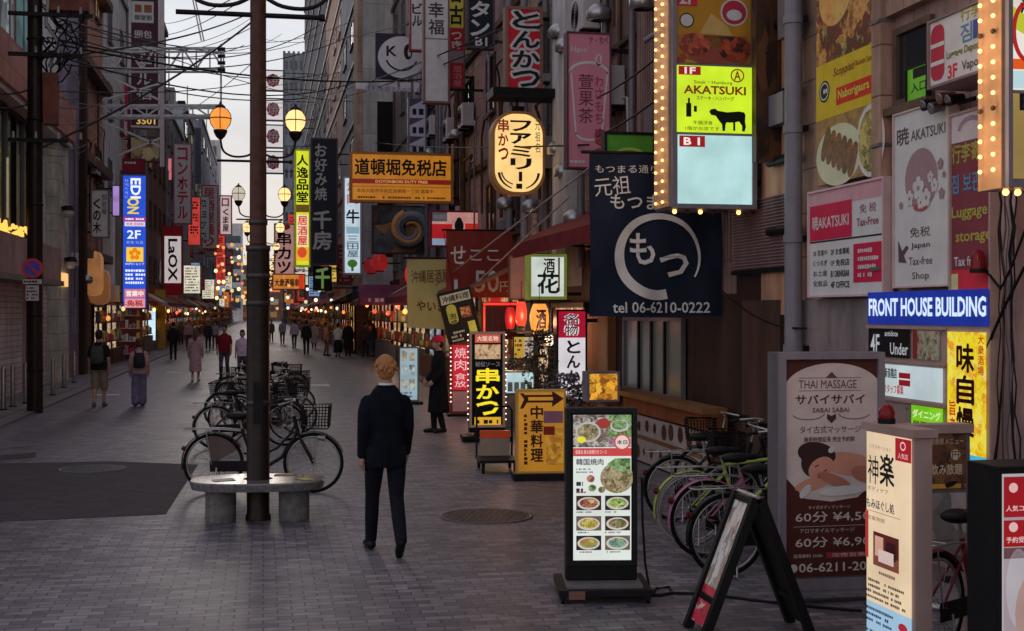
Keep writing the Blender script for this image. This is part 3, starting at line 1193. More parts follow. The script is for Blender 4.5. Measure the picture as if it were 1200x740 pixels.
bl2 = Bld(-1, 41.52, 45.0, 24, wallm('dark_lavender_column_wall', (96, 88, 102), joints=(1.0, .7)), 'narrow dark lavender building between the pole and the brown building', xf=-6.0)
m = MB()
m.box(1.1, -.2, .05, 1.72, -.003, 23.5, W_DBRN)
bl2.part('corner_column', m)
bl3 = Bld(-1, 45.02, 52.5, 24, wallm('red_brown_tiles', (134, 98, 84), joints=(.5, .25, .5)), 'red brown building with stepped cornices left of the steel lattice', lower=(4, W_BRN))
fill_windows(bl3, 6, W_BRN, GLASSD, per=2.5, seed=31)
m = MB()
for k in range(6):
    m.box(-3.76, -.4, 4 + k * 3.3, 3.76, -.003, 4.3 + k * 3.3, W_BRN)
bl3.part('cornice', m)
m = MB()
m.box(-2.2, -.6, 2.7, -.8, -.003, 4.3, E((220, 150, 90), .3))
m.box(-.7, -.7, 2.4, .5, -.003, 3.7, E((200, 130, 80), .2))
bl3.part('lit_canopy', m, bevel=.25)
shopfront(bl3, .4, 3.4, WARM[2], None, None, 2.4, 41)
bl4 = Bld(-1, 52.52, 61.5, 26, wallm('pale_blue_grey_render', (138, 144, 168), joints=(1.4, 1.0), grime=.2), 'blue grey building with a glazed top behind the steel lattice', lower=(8, wallm('beige_render', (172, 148, 124), 2.6)))
m = MB()
m.box(-4.4, -.1, 16.0, 4.4, -.003, 25.8, GLASSB)
for k in range(7):
    m.box(-4.42, -.14, 16 + k * 1.6, 4.42, -.102, 16.12 + k * 1.6, W_STEEL)
bl4.part('curtain_wall', m)
fill_windows(bl4, 3, GREYM, GLASSB, per=4, z0=7, seed=33)
shopfront(bl4, -4, 0, WARM[2], None, U((170, 140, 60), 2), 2.5, 43)
shopfront(bl4, .4, 4.2, COOL, None, None, 2.5, 44)
lrows = [
    (61.52, 72.0, 21.0, W_LAV, 'lavender building under the tall maroon sign', AW_RED, 1),
    (72.02, 86.0, 20.0, W_BRN, 'brown building beside the red and white vertical sign', AW_BRN, 0),
    (86.02, 104.0, 15.6, W_GREY, 'grey building with a flat roof left of the lit lamps', AW_RED, 3),
    (104.02, 136.0, 18.5, W_STEEL, 'blue grey clad building standing highest beyond the lavender signs', AW_WHT, 2),
    (136.02, 178.0, 22.0, W_GREY, 'far grey building at the edge of the bright gap of sky', AW_MAR, 1),
    (178.02, 262.0, 13.0, W_BRN, 'low brown far building past the skyline blocks before the street end', AW_RED, 3),
]
for i, (s0, s1, h, wm, lab, awn, gi) in enumerate(lrows):
    b = Bld(-1, s0, s1, h, wm, lab, lower=(3.2, W_BRN))
    fm = [LAVM, WOODB, GREYM, DARK][i % 4]
    fill_windows(b, min(6, int(h / 3.1)), fm, GLASSB if i % 2 else GLASSD, per=3.2 if s0 < 90 else 7, seed=60 + i, w=1.6 if s0 < 90 else 3.6)
    n = max(2, int(b.W / 6))
    for k in range(n):
        xa = -b.W / 2 + b.W * k / n + .25
        xb = -b.W / 2 + b.W * (k + 1) / n - .25
        shopfront(b, xa, xb, (WARM + [COOL])[(gi + k) % 5], awn if k % 2 == 0 else [AW_RED, AW_WHT, AW_BRN, AW_GRN][(i + k) % 4],
                  fascia=[W_DBRN, U((120, 40, 36), 2), U((150, 110, 60), 2), U((70, 66, 90), 2)][(i + k) % 4], seed=100 + i * 10 + k)
    # rooftop clutter of the skyline
    if s0 > 80:
        rg = random.Random(i)
        for k in range(4):
            m = MB()
            x = -b.W / 2 + 1 + (b.W - 4) * (k + rg.random() * .6) / 4
            m.box(x, .8, h - .05, x + 2, 3, h + rg.uniform(.8, 2.4), GREYM)
            b.part('rooftop_unit', m)
        m = MB()
        x = rg.uniform(-3, 3)
        m.cyl((x, .5, h), (x, .5, h + 4), .06, .04, GREYM, 6)
        m.cyl((x - .9, .5, h + 3.2), (x + .9, .5, h + 3.2), .03, .03, GREYM, 6)
        b.part('antenna', m)

def clutter(b, seed, n, zlo=2.9, zhi=7.5):
    """conduits, boxes and vents fixed to a facade"""
    rg = random.Random(seed)
    for k in range(n):
        x = rg.uniform(-b.W / 2 + .3, b.W / 2 - .3)
        z = rg.uniform(zlo, zhi)
        kind = rg.random()
        m = MB()
        if kind < .45:
            r_ = rg.uniform(.018, .045)
            L_ = rg.uniform(1.2, 4)
            d = rg.uniform(.08, .2)
            m.tube([(x, -d, z), (x, -d, z + L_), (x + rg.choice([-.4, .4]), -d, z + L_ + .35), (x + rg.choice([-.9, .9]), -d, z + L_ + .35)], r_, rg.choice([GREYM, DARK, LAVM, WOODB]), 8)
            b.part('conduit', m)
        elif kind < .75:
            w, h = rg.uniform(.2, .45), rg.uniform(.25, .6)
            m.box(x - w / 2, -.2, z, x + w / 2, -.003, z + h, rg.choice([GREYM, LAVM, WHITEP, CONC]))
            m.tube([(x, -.1, z), (x, -.1, z - .8), (x + .15, -.06, z - 1.0)], .014, BLACK, 5)
            b.part('junction_box', m)
        else:
            m.lathe([(.14, 0), (.2, .02), (.2, .16), (.1, .26), (0, .28)], ALU, 14, (x, -.22, z))
            m.box(x - .08, -.2, z + .02, x + .08, -.003, z + .12, GREYM)
            b.part('vent_hood', m)
for bb__, sd, nn in ((b3, 1, 14), (BR[0], 2, 16), (BR[1], 3, 14), (BR[2], 4, 14), (BR[3], 5, 12), (bl3, 6, 12), (bl2, 7, 5), (b2, 8, 4)):
    clutter(bb__, sd, nn)

# striped tower and the low block that closes the street
def block(x0, x1, s, depth, h, wm, label, name='office_tower'):
    e = thing(name, label, 'building', ((x0 + x1) / 2, s, 0), 0, 'buildings at the street end')
    w = (x1 - x0) / 2
    m = MB()
    m.box(-w, 0, 0, w, depth, h, wm)
    m.build('wall', e)
    return e, w
e, w = block(x_at(240, 333), x_at(240, 400), 240, 14, 50, W_STEEL, 'tall steel blue tower with vertical fins far down the street')
m = MB()
for k in range(13):
    x = -w + 2 * w * k / 12
    m.box(x - .22, -.35, .2, x + .22, -.002, 50.3, LAVM if k % 2 else GREYM)
m.build('fin', e)
m = MB()
for k in range(12):
    m.box(-w + .1, -.12, 3 + k * 4, w - .1, -.003, 4.6 + k * 4, GLASSB)
m.build('window_band', e)
e, w = block(-14, 5.2, 330, 12, 14, W_BRN, 'low block far away that closes the street under the bright sky', 'far_building')
for k in range(5):
    for j in range(4):
        m = MB()
        m.box(-w + 1 + k * 3.7, -.1, .8 + j * 3.2, -w + 2.6 + (k * 7 + j * 5) % 4 * .4 + k * 3.7, -.002, 2.2 + j * 3.2, E(((255, 190, 110), (255, 226, 180), (226, 120, 70), (250, 210, 150))[(k * 3 + j) % 4], .7 if (k + j) % 3 == 0 else .15))
        m.build('lit_window', e)
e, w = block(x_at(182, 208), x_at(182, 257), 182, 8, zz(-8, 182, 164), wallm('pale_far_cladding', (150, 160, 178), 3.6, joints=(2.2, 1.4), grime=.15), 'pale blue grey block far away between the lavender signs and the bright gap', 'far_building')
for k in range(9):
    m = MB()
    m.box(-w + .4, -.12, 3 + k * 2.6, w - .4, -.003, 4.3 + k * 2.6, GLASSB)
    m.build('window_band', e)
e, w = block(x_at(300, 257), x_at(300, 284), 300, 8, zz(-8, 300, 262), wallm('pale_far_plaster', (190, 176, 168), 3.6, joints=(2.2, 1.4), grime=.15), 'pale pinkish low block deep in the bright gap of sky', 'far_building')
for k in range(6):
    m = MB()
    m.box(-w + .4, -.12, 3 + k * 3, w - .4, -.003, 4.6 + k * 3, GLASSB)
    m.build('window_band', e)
e, w = block(6, 26, 330, 12, 26, W_GREY, 'grey block far away right of the street end', 'far_building')
m = MB()
for k in range(6):
    m.box(-w + .5, -.1, 3 + k * 3.8, w - .5, -.003, 5 + k * 3.8, GLASSB)
m.build('window_band', e)

# ================================================================== STREET FURNITURE
# ------------------------------------------------------------------ lamp posts down the middle of the street
def lamp_post(x, y, label, lit, first=False):
    e = thing('street_lamp', label, 'street lamp', (x, y, 0), 0, 'twin globe street lamps')
    m = MB()
    m.lathe([(.13, 0), (.13, .04), (.116, .07), (.116, 2.72), (.11, 2.8), (.085, 2.83)], BROWNPOLE, 20)
    m.build('pole', e)
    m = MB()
    m.lathe([(.086, 2.832), (.08, 5.6), (.07, 6.3), (.05, 6.34), (0, 6.36)], mat('warm_lit_pole_tint', (.085, .036, .026), .45, .1, .3, 12, bump=.05), 20)  # warm light on the upper shaft is put into its colour
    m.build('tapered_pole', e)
    for z, r in ((1.2, .124), (2.22, .124), (2.5, .124), (2.78, .124), (3.05, .096)):
        m = MB()
        m.lathe([(r - .03, z - .03), (r, z - .025), (r, z + .025), (r - .03, z + .03)], mat('pole_band', (.075, .06, .06), .35, .5, .2), 20)
        m.build('collar', e)
    m = MB()
    m.box(-.05, -.128, 1.0, .05, -.1, 1.42, DARK)
    m.build('service_hatch', e, bevel=.006)
    m = MB()
    m.cyl((-.82, 0, 5.18), (.62, 0, 5.18), .026, .026, DARK, 10)
    m.cyl((.62, 0, 5.18), (.68, 0, 5.18), .04, .04, DARK, 10)
    m.build('banner_arm', e)
    for sg in (-1, 1):
        m = MB()
        pts = []
        for k in range(13):
            a = R(-150 + k * 12.5) if sg > 0 else R(-30 - k * 12.5)
        pts = [(sg * .08, 0, 5.36), (sg * .25, 0, 5.28), (sg * .5, 0, 5.27), (sg * .69, 0, 5.38), (sg * .745, 0, 5.62)]
        # smooth the arm
        sm = []
        for i in range(len(pts) - 1):
            for t in (0, .25, .5, .75):
                p0, p1, p2, p3 = (Vector(pts[max(i - 1, 0)]), Vector(pts[i]), Vector(pts[i + 1]), Vector(pts[min(i + 2, len(pts) - 1)]))
                sm.append(.5 * ((2 * p1) + (p2 - p0) * t + (2 * p0 - 5 * p1 + 4 * p2 - p3) * t * t + (3 * p1 - p0 - 3 * p2 + p3) * t ** 3))
        sm.append(Vector(pts[-1]))
        m.tube(sm, .022, BROWNPOLE, 8)
        m.lathe([(.03, 5.6), (.09, 5.66), (.13, 5.74), (.14, 5.79), (.12, 5.8)], BROWNPOLE, 18, (sg * .745, 0, 0))
        arm = m.build('lamp_arm', e)
        m = MB()
        c = (sg * .745, 0, 6.02)
        m.lathe([(.1, -.205), (.178, -.11), (.205, 0), (.192, .09), (.135, .18), (.07, .215)], lit[0 if sg < 0 else 1], 20, c)
        gl = m.build('lamp_globe', e)
        m = MB()
        m.lathe([(.21, -.012), (.215, 0), (.21, .012)], BROWNPOLE, 20, c)
        m.lathe([(.1, .22), (.1, .25), (.03, .29), (.02, .34), (0, .35)], BROWNPOLE, 14, c)
        for k in range(4):
            a = R(90 * k)
            m.tube([(c[0] + math.cos(a) * r, math.sin(a) * r, c[2] + z) for r, z in ((.115, -.208), (.186, -.112), (.213, 0), (.2, .092), (.142, .185), (.085, .218))], .009, BROWNPOLE, 5)
        m.build('globe_cage', gl)
    return e
OR = E((255, 158, 66), .95, .1)
WW = E((255, 208, 138), 1.35, .08)
WO = E((255, 214, 150), 1.3, .08)
base_p = P(302.5, 366, FPX * EYE / (609 - HOR))
lamp_post(base_p.x, base_p.y, 'dark brown lamp post rising out of the oval stone bench', (OR, WW))
lamp_post(-.1, 26.4, 'street lamp with an orange globe and a white globe behind the bench post', (OR, WW))
lamp_post(-.05, 43, 'street lamp whose white globe hangs right of the bench post above the pink vertical sign', (E((236, 222, 200), .62, .05), WW))  # left globe is unlit; its pale sky tone is given as emission
lamp_post(0.02, 60, 'smaller street lamp beyond the first two lit pairs, third lit pair down the street', (WO, WO))
lamp_post(0.02, 77, 'far street lamp, fourth lit pair down the street', (WO, WO))
lamp_post(0.02, 95, 'tiny street lamp, fifth lit pair down the street', (WO, WO))
for s_, w_ in ((114, 'sixth'), (131, 'seventh'), (148, 'eighth'), (165, 'ninth'), (185, 'tenth'), (205, 'eleventh'), (230, 'twelfth')):
    lamp_post(0.02, s_, 'tiny lit street lamp far away, %s lit pair down the street' % w_, (WO, WO))

# ------------------------------------------------------------------ stone bench round the bench post
def bench(x, y):
    e = thing('stone_bench', 'oval polished stone bench around the foot of a dark brown lamp post', 'bench', (x, y, 0), -6)
    st = mat('polished_granite', (.15, .145, .15), .17, 0, .35, 26, spec=.6)
    rgh = mat('rough_granite_leg', (.16, .15, .15), .7, 0, .35, 14, bump=.25)
    m = MB()
    n = 64
    pr = ((0, .335, .97), (0, .405, 1.0), (0, .42, .985))
    def sup(a, k):
        c, s = math.cos(a), math.sin(a)
        q = 2 / 2.6
        return math.copysign(abs(c) ** q, c) * .685 * k, math.copysign(abs(s) ** q, s) * .42 * k
    vs, fs = [], []
    for _, z, k in pr:
        for i in range(n):
            px, py = sup(2 * math.pi * i / n, k)
            vs.append((px, py, z))
    for j in range(2):
        for i in range(n):
            fs.append((j * n + i, j * n + (i + 1) % n, (j + 1) * n + (i + 1) % n, (j + 1) * n + i))
    # the slab is a ring round the post
    for z, rev in ((.475, False), (.385, True)):
        pass
    o = len(vs)
    for z in (.42, .335):
        for i in range(n):
            a = 2 * math.pi * i / n
            vs.append((.15 * math.cos(a), .15 * math.sin(a), z))
    for i in range(n):
        b = (i + 1) % n
        fs.append((2 * n + i, 2 * n + b, o + b, o + i))
        fs.append((i, o + n + i, o + n + b, b))
        fs.append((o + i, o + b, o + n + b, o + n + i))
    m.add(vs, fs, st, False)
    m.build('seat', e)
    for sx in (-1, 1):
        m = MB()
        m.lathe([(.15, 0), (.156, .02), (.156, .31), (.145, .333)], rgh, 24, (sx * .37, -.06, 0))
        m.build('leg', e)
bench(base_p.x, base_p.y)

def swatch(px, py, z, w, h, rz, c, label):  # small thin coloured quads laid on the bench top
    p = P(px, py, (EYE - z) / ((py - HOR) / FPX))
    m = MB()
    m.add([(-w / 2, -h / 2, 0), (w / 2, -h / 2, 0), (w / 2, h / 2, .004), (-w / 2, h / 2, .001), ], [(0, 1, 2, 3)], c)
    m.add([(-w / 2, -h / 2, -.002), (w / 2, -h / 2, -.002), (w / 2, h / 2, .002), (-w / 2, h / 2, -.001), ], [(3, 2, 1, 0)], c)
    m.build('swatch', loc=(p.x, p.y, z + .004), rot=(0, 0, R(rz)), label=label, cat='paper')
swatch(357, 562, .421, .12, .17, 30, mat('lime_swatch', (.45, .5, .12), .6), 'yellow green leaflet lying at the right end of the stone bench')
swatch(333, 557, .421, .2, .13, -10, mat('orange_swatch', (.42, .2, .08), .6), 'orange brown leaflet on the bench just right of the lamp post')
swatch(262, 563, .421, .22, .16, 15, mat('white_swatch', (.6, .58, .58), .6), 'thin white sheet on the bench left of the lamp post')
for a_ in ([(358, 450.5), (386, 450.5), (387, 453), (357, 453)], [(108, 462.5), (140, 462), (140, 463.5), (107, 464)], [(196, 436), (214, 436), (214, 437.4), (195, 437.4)]):
    m = MB()
    m.add([G(*q_) + Vector((0, 0, .004)) for q_ in a_], [(3, 2, 1, 0)], mat('worn_white_line', (.6, .58, .58), .6, noise=.4, scale=9))
    m.build('road_marking', kind='structure')

# ------------------------------------------------------------------ utility pole at the left with its signs
up = P(41, 366, FPX * EYE / (484 - HOR))
e = thing('utility_pole', 'tall dark utility pole carrying cables at the kerb among steel bollards', 'utility pole', (up.x, up.y, 0))
m = MB()
m.lathe([(.165, 0), (.15, 9.5), (.14, 12)], BROWNPOLE, 16)
m.build('pole', e)
for z in (.9, 2.05, 3.1, 4.4, 6.2, 7.9):
    m = MB()
    m.lathe([(.15, z - .03), (.172, z - .02), (.172, z + .02), (.15, z + .03)], DARK, 16)
    m.build('band', e)
m = MB()
m.box(.17, -.1, 6.1, .46, .2, 7.2, mat('rust_red_box', (.16, .05, .035), .6, noise=.3))
m.build('equipment_box', e, bevel=.02)
m = MB()
m.box(.3, -.15, 8.5, 1.1, .15, 9.35, mat('rust_red_box', (.16, .05, .035), .6))
m.build('equipment_box', e, bevel=.02)
m = MB()
rg = random.Random(12)
for k in range(16):
    c = Vector((.2 + rg.random() * .75, rg.uniform(-.3, .2), 7.2 + rg.random() * 1.3))
    pts = [c + Vector((math.cos(a * .7 + k) * .22, math.sin(a * .7 + k) * .12, math.sin(a * .9) * .25)) for a in range(9)]
    m.tube(pts, .018, BLACK, 5)
m.tube([(.18, -.1, 9.5), (.3, -.2, 8.8), (.25, -.18, 8.2), (.5, -.2, 7.8), (.3, -.1, 7.3)], .035, mat('pale_splice_cover', (.3, .29, .28), .6), 6)
m.build('cable_loops', e)
for z, x1 in ((8.35, 1.2), (7.5, 1.0), (5.7, .7)):
    m = MB()
    m.box(-.5, -.24, z, x1, -.17, z + .08, DARK)
    for k in range(4):
        m.cyl((-.4 + k * .45, -.205, z + .08), (-.4 + k * .45, -.205, z + .22), .035, .025, mat('insulator', (.3, .28, .27), .3), 8)
    m.build('crossarm', e)
d = thing('no_parking_sign', 'round blue and red no parking sign on the utility pole', 'road sign', (up.x - .02, up.y - .2, 3.05))
m = MB()
blue, redm = U((44, 50, 112), 3), U((150, 34, 44), 3)
m.cyl((0, .02, 0), (0, -.005, 0), .21, .21, GREYM, 32)
m.build('plate', d)
m = MB()
m.ell(0, 0, .208, .208, -.008, redm, 36)
m.ell(0, 0, .155, .155, -.011, blue, 36)
m.bend(lambda x, y, z: (x, y, z))
a = R(-45)
c, s = math.cos(a), math.sin(a)
m.add([(x * c - z * s, -.014, x * s + z * c) for x, z in ((-.165, -.024), (.165, -.024), (.165, .024), (-.165, .024))], [(0, 1, 2, 3)], redm)
m.build('symbol', d)
m = MB()
m.box(-.19, -.01, -.33, .19, .01, -.23, WHITEP)
m.box(-.13, -.01, -.68, .13, .01, -.36, WHITEP)
m.lines(-.17, -.32, .17, -.24, 1, -.013, BLACK, .6, 3)
m.lines(-.11, -.66, .11, -.38, 4, -.013, BLACK, .55, 4)
m.build('supplementary_plate', d)

# ------------------------------------------------------------------ bollards on the left
bp = MB()
bp.lathe([(.055, 0), (.055, .86), (.05, .9), (.03, .92), (0, .925)], mat('steel_bollard', (.3, .29, .3), .3, .9, .2, 8), 16)
bb = MB()
bb.lathe([(.085, 0), (.085, .03), (.057, .04)], DARK, 16)
proto = None
for i, (px, py, lab) in enumerate(((4, 484, 'steel bollard farthest from the utility pole, on its shutter side'), (15, 480, 'steel bollard between two others in front of the pale shutters'),
                                   (30, 476, 'steel bollard just left of the dark utility pole'), (62, 466, 'steel bollard just right of the dark utility pole'),
                                   (75, 457, 'steel bollard second to the right of the utility pole'), (87, 451, 'farthest steel bollard, third right of the utility pole'))):
    p = G(px, py)
    if proto is None:
        proto = thing('bollard', lab, 'bollard', (p.x, p.y, .05), 0, 'steel bollards along the left pavement')
        bp.build('post', proto)
        bb.build('base', proto)
    else:
        c = copy_tree(proto)
        c.location = (p.x, p.y, .05)
        c['label'] = lab

# ------------------------------------------------------------------ steel lattice gantry across the upper left
GT = mat('pale_galvanised_steel', (.42, .41, .44), .45, .5, .2, 6)
s = 47.0
e = thing('steel_gantry', 'pale steel lattice gantry reaching out over the street from the blue grey building', 'gantry', (0, s, 0))
def q(px, py):
    x = x_at(s, px)
    return Vector((x, 0, zz(x, s, py)))
m = MB()
m.bar(q(190, 196), q(190, -40), .15, .15, WHITEP)
m.build('post', e)
def truss(y0, y1, px0, px1, n, nm, dy=0):
    m = MB()
    for yy in (y0, y1):
        m.bar(q(px0, yy), q(px1, yy), .09, .09, GT)
        m.bar(q(px0, yy) + Vector((0, .6, 0)), q(px1, yy) + Vector((0, .6, 0)), .07, .07, GT)
    for i in range(n):
        a, b = px0 + (px1 - px0) * i / n, px0 + (px1 - px0) * (i + 1) / n
        m.bar(q(a, y1 if i % 2 else y0), q(b, y0 if i % 2 else y1), .06, .06, GT)
        m.bar(q(b, y0), q(b, y1), .05, .05, GT)
    m.build(nm, e)
truss(57, 81, 118, 262, 9, 'truss')
truss(124, 136, 118, 262, 8, 'truss')
m = MB()
m.bar(q(120, 86), q(188, 118), .07, .07, GT)
m.bar(q(120, 118), q(188, 98), .07, .07, GT)
m.bar(q(120, 142), q(188, 172), .07, .07, GT)
m.bar(q(130, 186), q(188, 162), .07, .07, GT)
m.build('brace', e)
m = MB()
m.bar(q(259, 130), q(259, 52), .07, .07, GT)
for yy in (58, 66, 74, 82):
    m.cyl(q(255, yy), q(264, yy), .07, .07, DARK, 8)
m.build('end_post', e)
m = MB()
m.bar(q(226, 0), q(236, 48), .05, .05, GT)
m.bar(q(229, 0), q(239, 48), .05, .05, GT)
m.build('hanger', e)

# ------------------------------------------------------------------ overhead cables
cab = MB()
def wire(name, a, b, sag, r, label, wm=None):
    m = MB()
    n = 16
    pts = []
    for i in range(n + 1):
        t = i / n
        p = a.lerp(b, t)
        p.z -= sag * 4 * t * (1 - t)
        pts.append(p)
    m.tube(pts, r, wm or BLACK, 5)
    m.build('overhead_cable', label=label, cat='cable', group='overhead cables')
def UP(z, dx=0):
    return Vector((up.x + dx, up.y, z))
W = wire
W('c', UP(7.5), P(300, 12, 60), .35, .03, 'thick black cable from the utility pole over the steel gantry to the upper right')
W('c', UP(7.9), P(560, 85, 48), .6, .025, 'black cable from the utility pole passing just above the pale gantry')
W('c', UP(7.7), P(420, 95, 55), .8, .022, 'black cable sagging below the gantry towards the dark tower')
W('c', UP(8.5), P(300, 52, 70), .5, .022, 'black cable crossing the sky at the top of the gantry')
W('c', UP(5.6, .1), P(300, 22, 40), .25, .03, 'thickest black cable rising steeply from behind the pole to the upper right')
W('c', UP(6.6), P(120, 120, 46), .2, .018, 'thin cable from the utility pole to the red brown building')
W('c', P(-40, 95, 24), UP(6.9), .2, .018, 'thin cable entering at the left edge below the dark glazing')
W('c', P(-40, 112, 24), UP(6.6), .2, .018, 'second thin cable entering at the left edge, lower')
W('c', P(306, 45, 95), P(640, -20, 26), .7, .016, 'thin cable crossing above the smiling disc sign')
W('c', P(306, 120, 95), P(620, 20, 24), .6, .02, 'cable running from the bright sky up across the pink vertical sign')
W('c', P(306, 125, 90), P(635, 30, 24), .6, .02, 'cable close below another one across the pink vertical sign')
W('c', P(190, 28, 90), P(270, 0, 40), .2, .018, 'thin cable at the top of the sky beside the maroon sign')
W('c', P(190, 42, 80), P(300, -10, 45), .3, .02, 'cable slanting over the sky above the gantry end')
W('c', P(190, 105, 60), P(360, 115, 70), .3, .03, 'black cable sagging across the sky below the gantry')
W('c', P(190, 145, 70), P(300, 70, 50), .3, .016, 'thin slanting cable under the lower gantry beam')
W('c', P(306, 50, 80), P(420, 22, 60), .3, .016, 'thin cable in front of the dark slate tower')
W('c', P(306, 102, 80), P(470, 60, 55), .3, .016, 'thin cable halfway up the dark slate tower')
W('c', P(190, 60, 85), P(300, 30, 60), .4, .02, 'cable across the sky just over the upper gantry beam')
W('c', P(430, 165, 60), P(690, 170, 18.6), .15, .016, 'long thin cable above the yellow tax free sign')
W('c', P(510, 335, 30), P(700, 190, 17.5), .0, .014, 'pale stay wire from the red curtain up to the pink tea sign', mat('pale_stay_wire', (.35, .31, .3), .5))
W('c', P(560, 330, 26), P(668, 230, 18), .0, .014, 'second pale stay wire beside the red curtain', mat('pale_stay_wire', (.35, .31, .3), .5))
W('c', P(700, 115, 17.8), P(790, 50, 14.4), .05, .014, 'thin cable between the pink tea sign and the bulb framed sign')
W('c', P(700, 160, 17.8), P(790, 100, 14.4), .05, .014, 'second thin cable between the pink tea sign and the bulb framed sign')
W('c', P(845, 340, 14.4), P(945, 385, 12.8), .12, .012, 'thin cable drooping from the dark banner towards the drainpipe')

rgw = random.Random(31)
for k in range(9):
    a = UP(rgw.uniform(6.8, 8.6), rgw.uniform(.1, .8))
    b_ = P(rgw.uniform(280, 420), rgw.uniform(20, 120), rgw.uniform(48, 75))
    W('c', a, b_, rgw.uniform(.2, .9), rgw.uniform(.012, .022), 'thin cable in the tangle leaving the top of the utility pole')
for k in range(5):
    a = UP(rgw.uniform(5.2, 7.6), .1)
    b_ = P(rgw.uniform(100, 150), rgw.uniform(60, 175), rgw.uniform(44, 50))
    W('c', a, b_, rgw.uniform(.1, .4), rgw.uniform(.01, .018), 'short thin cable between the utility pole and the red brown building')

# air conditioner units on the facades
def ac_unit(px, py, L, w, label, proto=[]):
    y = s_at(L, px)
    loc = (L, y, zz(L, y, py))
    rz = -90 if L > 0 else 90
    if proto:
        c = copy_tree(proto[0])
        c.location = loc
        c.rotation_euler = (0, 0, R(rz))
        c['label'] = label
        return
    e = thing('air_conditioner', label, 'air conditioner', loc, rz, 'air conditioner units on the facades')
    proto.append(e)
    m = MB()
    m.box(-.42, -.36, 0, .42, -.06, .6, WHITEP)
    m.build('casing', e, bevel=.012)
    m = MB()
    for k in range(5):
        m.torus((-.1, -.368, .3), .05 + .045 * k, .006, DARK, 'y', 24, 4)
    m.build('fan_grille', e)
    m = MB()
    for x in (-.3, .3):
        m.box(x - .02, -.38, -.06, x + .02, -.003, -.002, DARK)
    m.build('bracket', e)
    m = MB()
    m.tube([(.4, -.1, .1), (.5, -.05, .1), (.52, -.04, -.3), (.5, -.04, -1.2)], .025, WHITEP, 6)
    m.build('pipe', e)
for a in ((700, 40, 5.5, 1, 'pale air conditioner unit on the rusty cladding right of the pink tea sign'),
          (728, 128, 5.5, 1, 'pale air conditioner unit above the green sign and the dark cloth banner'),
          (652, 200, 5.5, 1, 'pale air conditioner unit between the round glowing sign and the pink tea sign'),
          (555, 150, 5.5, 1, 'pale air conditioner unit left of the round glowing sign'),
          (536, 165, 5.5, 1, 'pale air conditioner unit right below the dark red lower half of the narrow sign'),
          (515, 160, 5.5, 1, 'pale air conditioner unit under the long pale pink vertical sign'),
          (104, 205, -6.2, 1, 'pale air conditioner unit on the red brown building above the white kanji sign')):
    ac_unit(*a)

# cable bundle on the duct at the right
e = thing('cable_bundle', 'tangle of grey cables hanging down the wall right of the yellow vertical sign', 'cables', (5.32, s_at(5.32, 1180), 0))
y0 = e.location.y
m = MB()
rg = random.Random(9)
for k in range(7):
    x0 = rg.uniform(-.15, .15)
    pts = []
    for i in range(14):
        z = 3.5 - i * .19
        pts.append((rg.uniform(-.02, .02), x0 * (1 - .45 * math.sin(i / 13 * 3.1)) + rg.uniform(-.015, .015), z))
    m.tube(pts, rg.choice([.005, .007, .01]), rg.choice([BLACK, DARK, mat('grey_cable', (.12, .11, .11), .6), mat('brown_cable', (.09, .06, .05), .6)]), 6)
m.tube([(0, .35, 2.5), (-.02, .05, 2.3), (-.03, -.1, 2.45), (-.03, -.3, 2.75)], .01, BLACK, 6)
m.tube([(-.02, .62, 1.25), (-.03, .3, 1.75), (-.03, 0, 2.15), (-.02, -.25, 2.45)], .012, BLACK, 6)
m.build('cable', e)

# ------------------------------------------------------------------ cable of the screen stand lying on the ground
m = MB()
pts = [G(x, y) + Vector((0, 0, .012)) for x, y in ((748, 690), (760, 697), (772, 700), (788, 697), (784, 690), (768, 692), (764, 700), (790, 697), (830, 698), (880, 705), (940, 712), (1010, 718))]
m.tube(pts, .011, BLACK, 6)
m.build('power_cable', label='black power cable lying on the pavers beside the menu screen', cat='cable')
m = MB()
pz = P(752, 575, 9.9)
pts = [P(752, 560, 9.95), P(753, 610, 9.9), P(756, 660, 9.75), P(761, 690, 9.7), G(768, 696) + Vector((0, 0, .012))]
m.tube(pts, .01, BLACK, 6)
m.build('hanging_cable', label='black cable hanging down behind the right side of the menu screen', cat='cable')

# ================================================================== SIGNS
def bracket(sg, depth, wall=5.5, n=2, m=None):
    """arms from the sign to the wall it hangs on"""
    mb = MB()
    far = wall - sg.o.x
    a = sg.x1 if wall > 0 else sg.x0
    for k in range(n):
        z = sg.H * (.12 + .76 * k / max(1, n - 1))
        mb.box(min(a, far) + .001, depth / 2 - .03, z - .03, max(a, far) - .001, depth / 2 + .03, z + .03, m or DARK)
    mb.build('bracket', sg.e)
def casing(sg, face, fm=GREYM, t=.035, depth=.22, lip=.02, wall=None, back=None):
    m = MB()
    m.box(sg.x0, .004, sg.z0, sg.x1, depth, sg.z1, back or fm)
    m.frame(sg.x0, sg.z0, sg.x1, sg.z1, t, -lip, .003, fm)
    m.build('casing', sg.e)
    if face is not None:
        m = MB()
        m.rect(sg.x0 + t, sg.z0 + t, sg.x1 - t, sg.z1 - t, -.001, face)
        m.build('face', sg.e)
    if wall:
        bracket(sg, depth, wall)
    return sg
def lettering(sg, m, name='lettering'):
    return m.build(name, sg.e)
K_ = U((24, 22, 26), 2)                  # dark print
RED = U((150, 28, 38), 3)
WHT = U((176, 160, 168), 3.2)
def bulbs(parent, pts, col, r=.022, name='light_bulb'):
    m = MB()
    m.sph((0, 0, 0), r, col, 8, 6)
    first = None
    for p in pts:
        if first is None:
            first = m.build(name, parent, p)
        else:
            c = first.copy()
            COL.objects.link(c)
            c.parent = parent
            c.location = p
BULB = E((255, 178, 96), 4, 0)
BULBD = mat('unlit_bulb', (.12, .06, .03), .3)

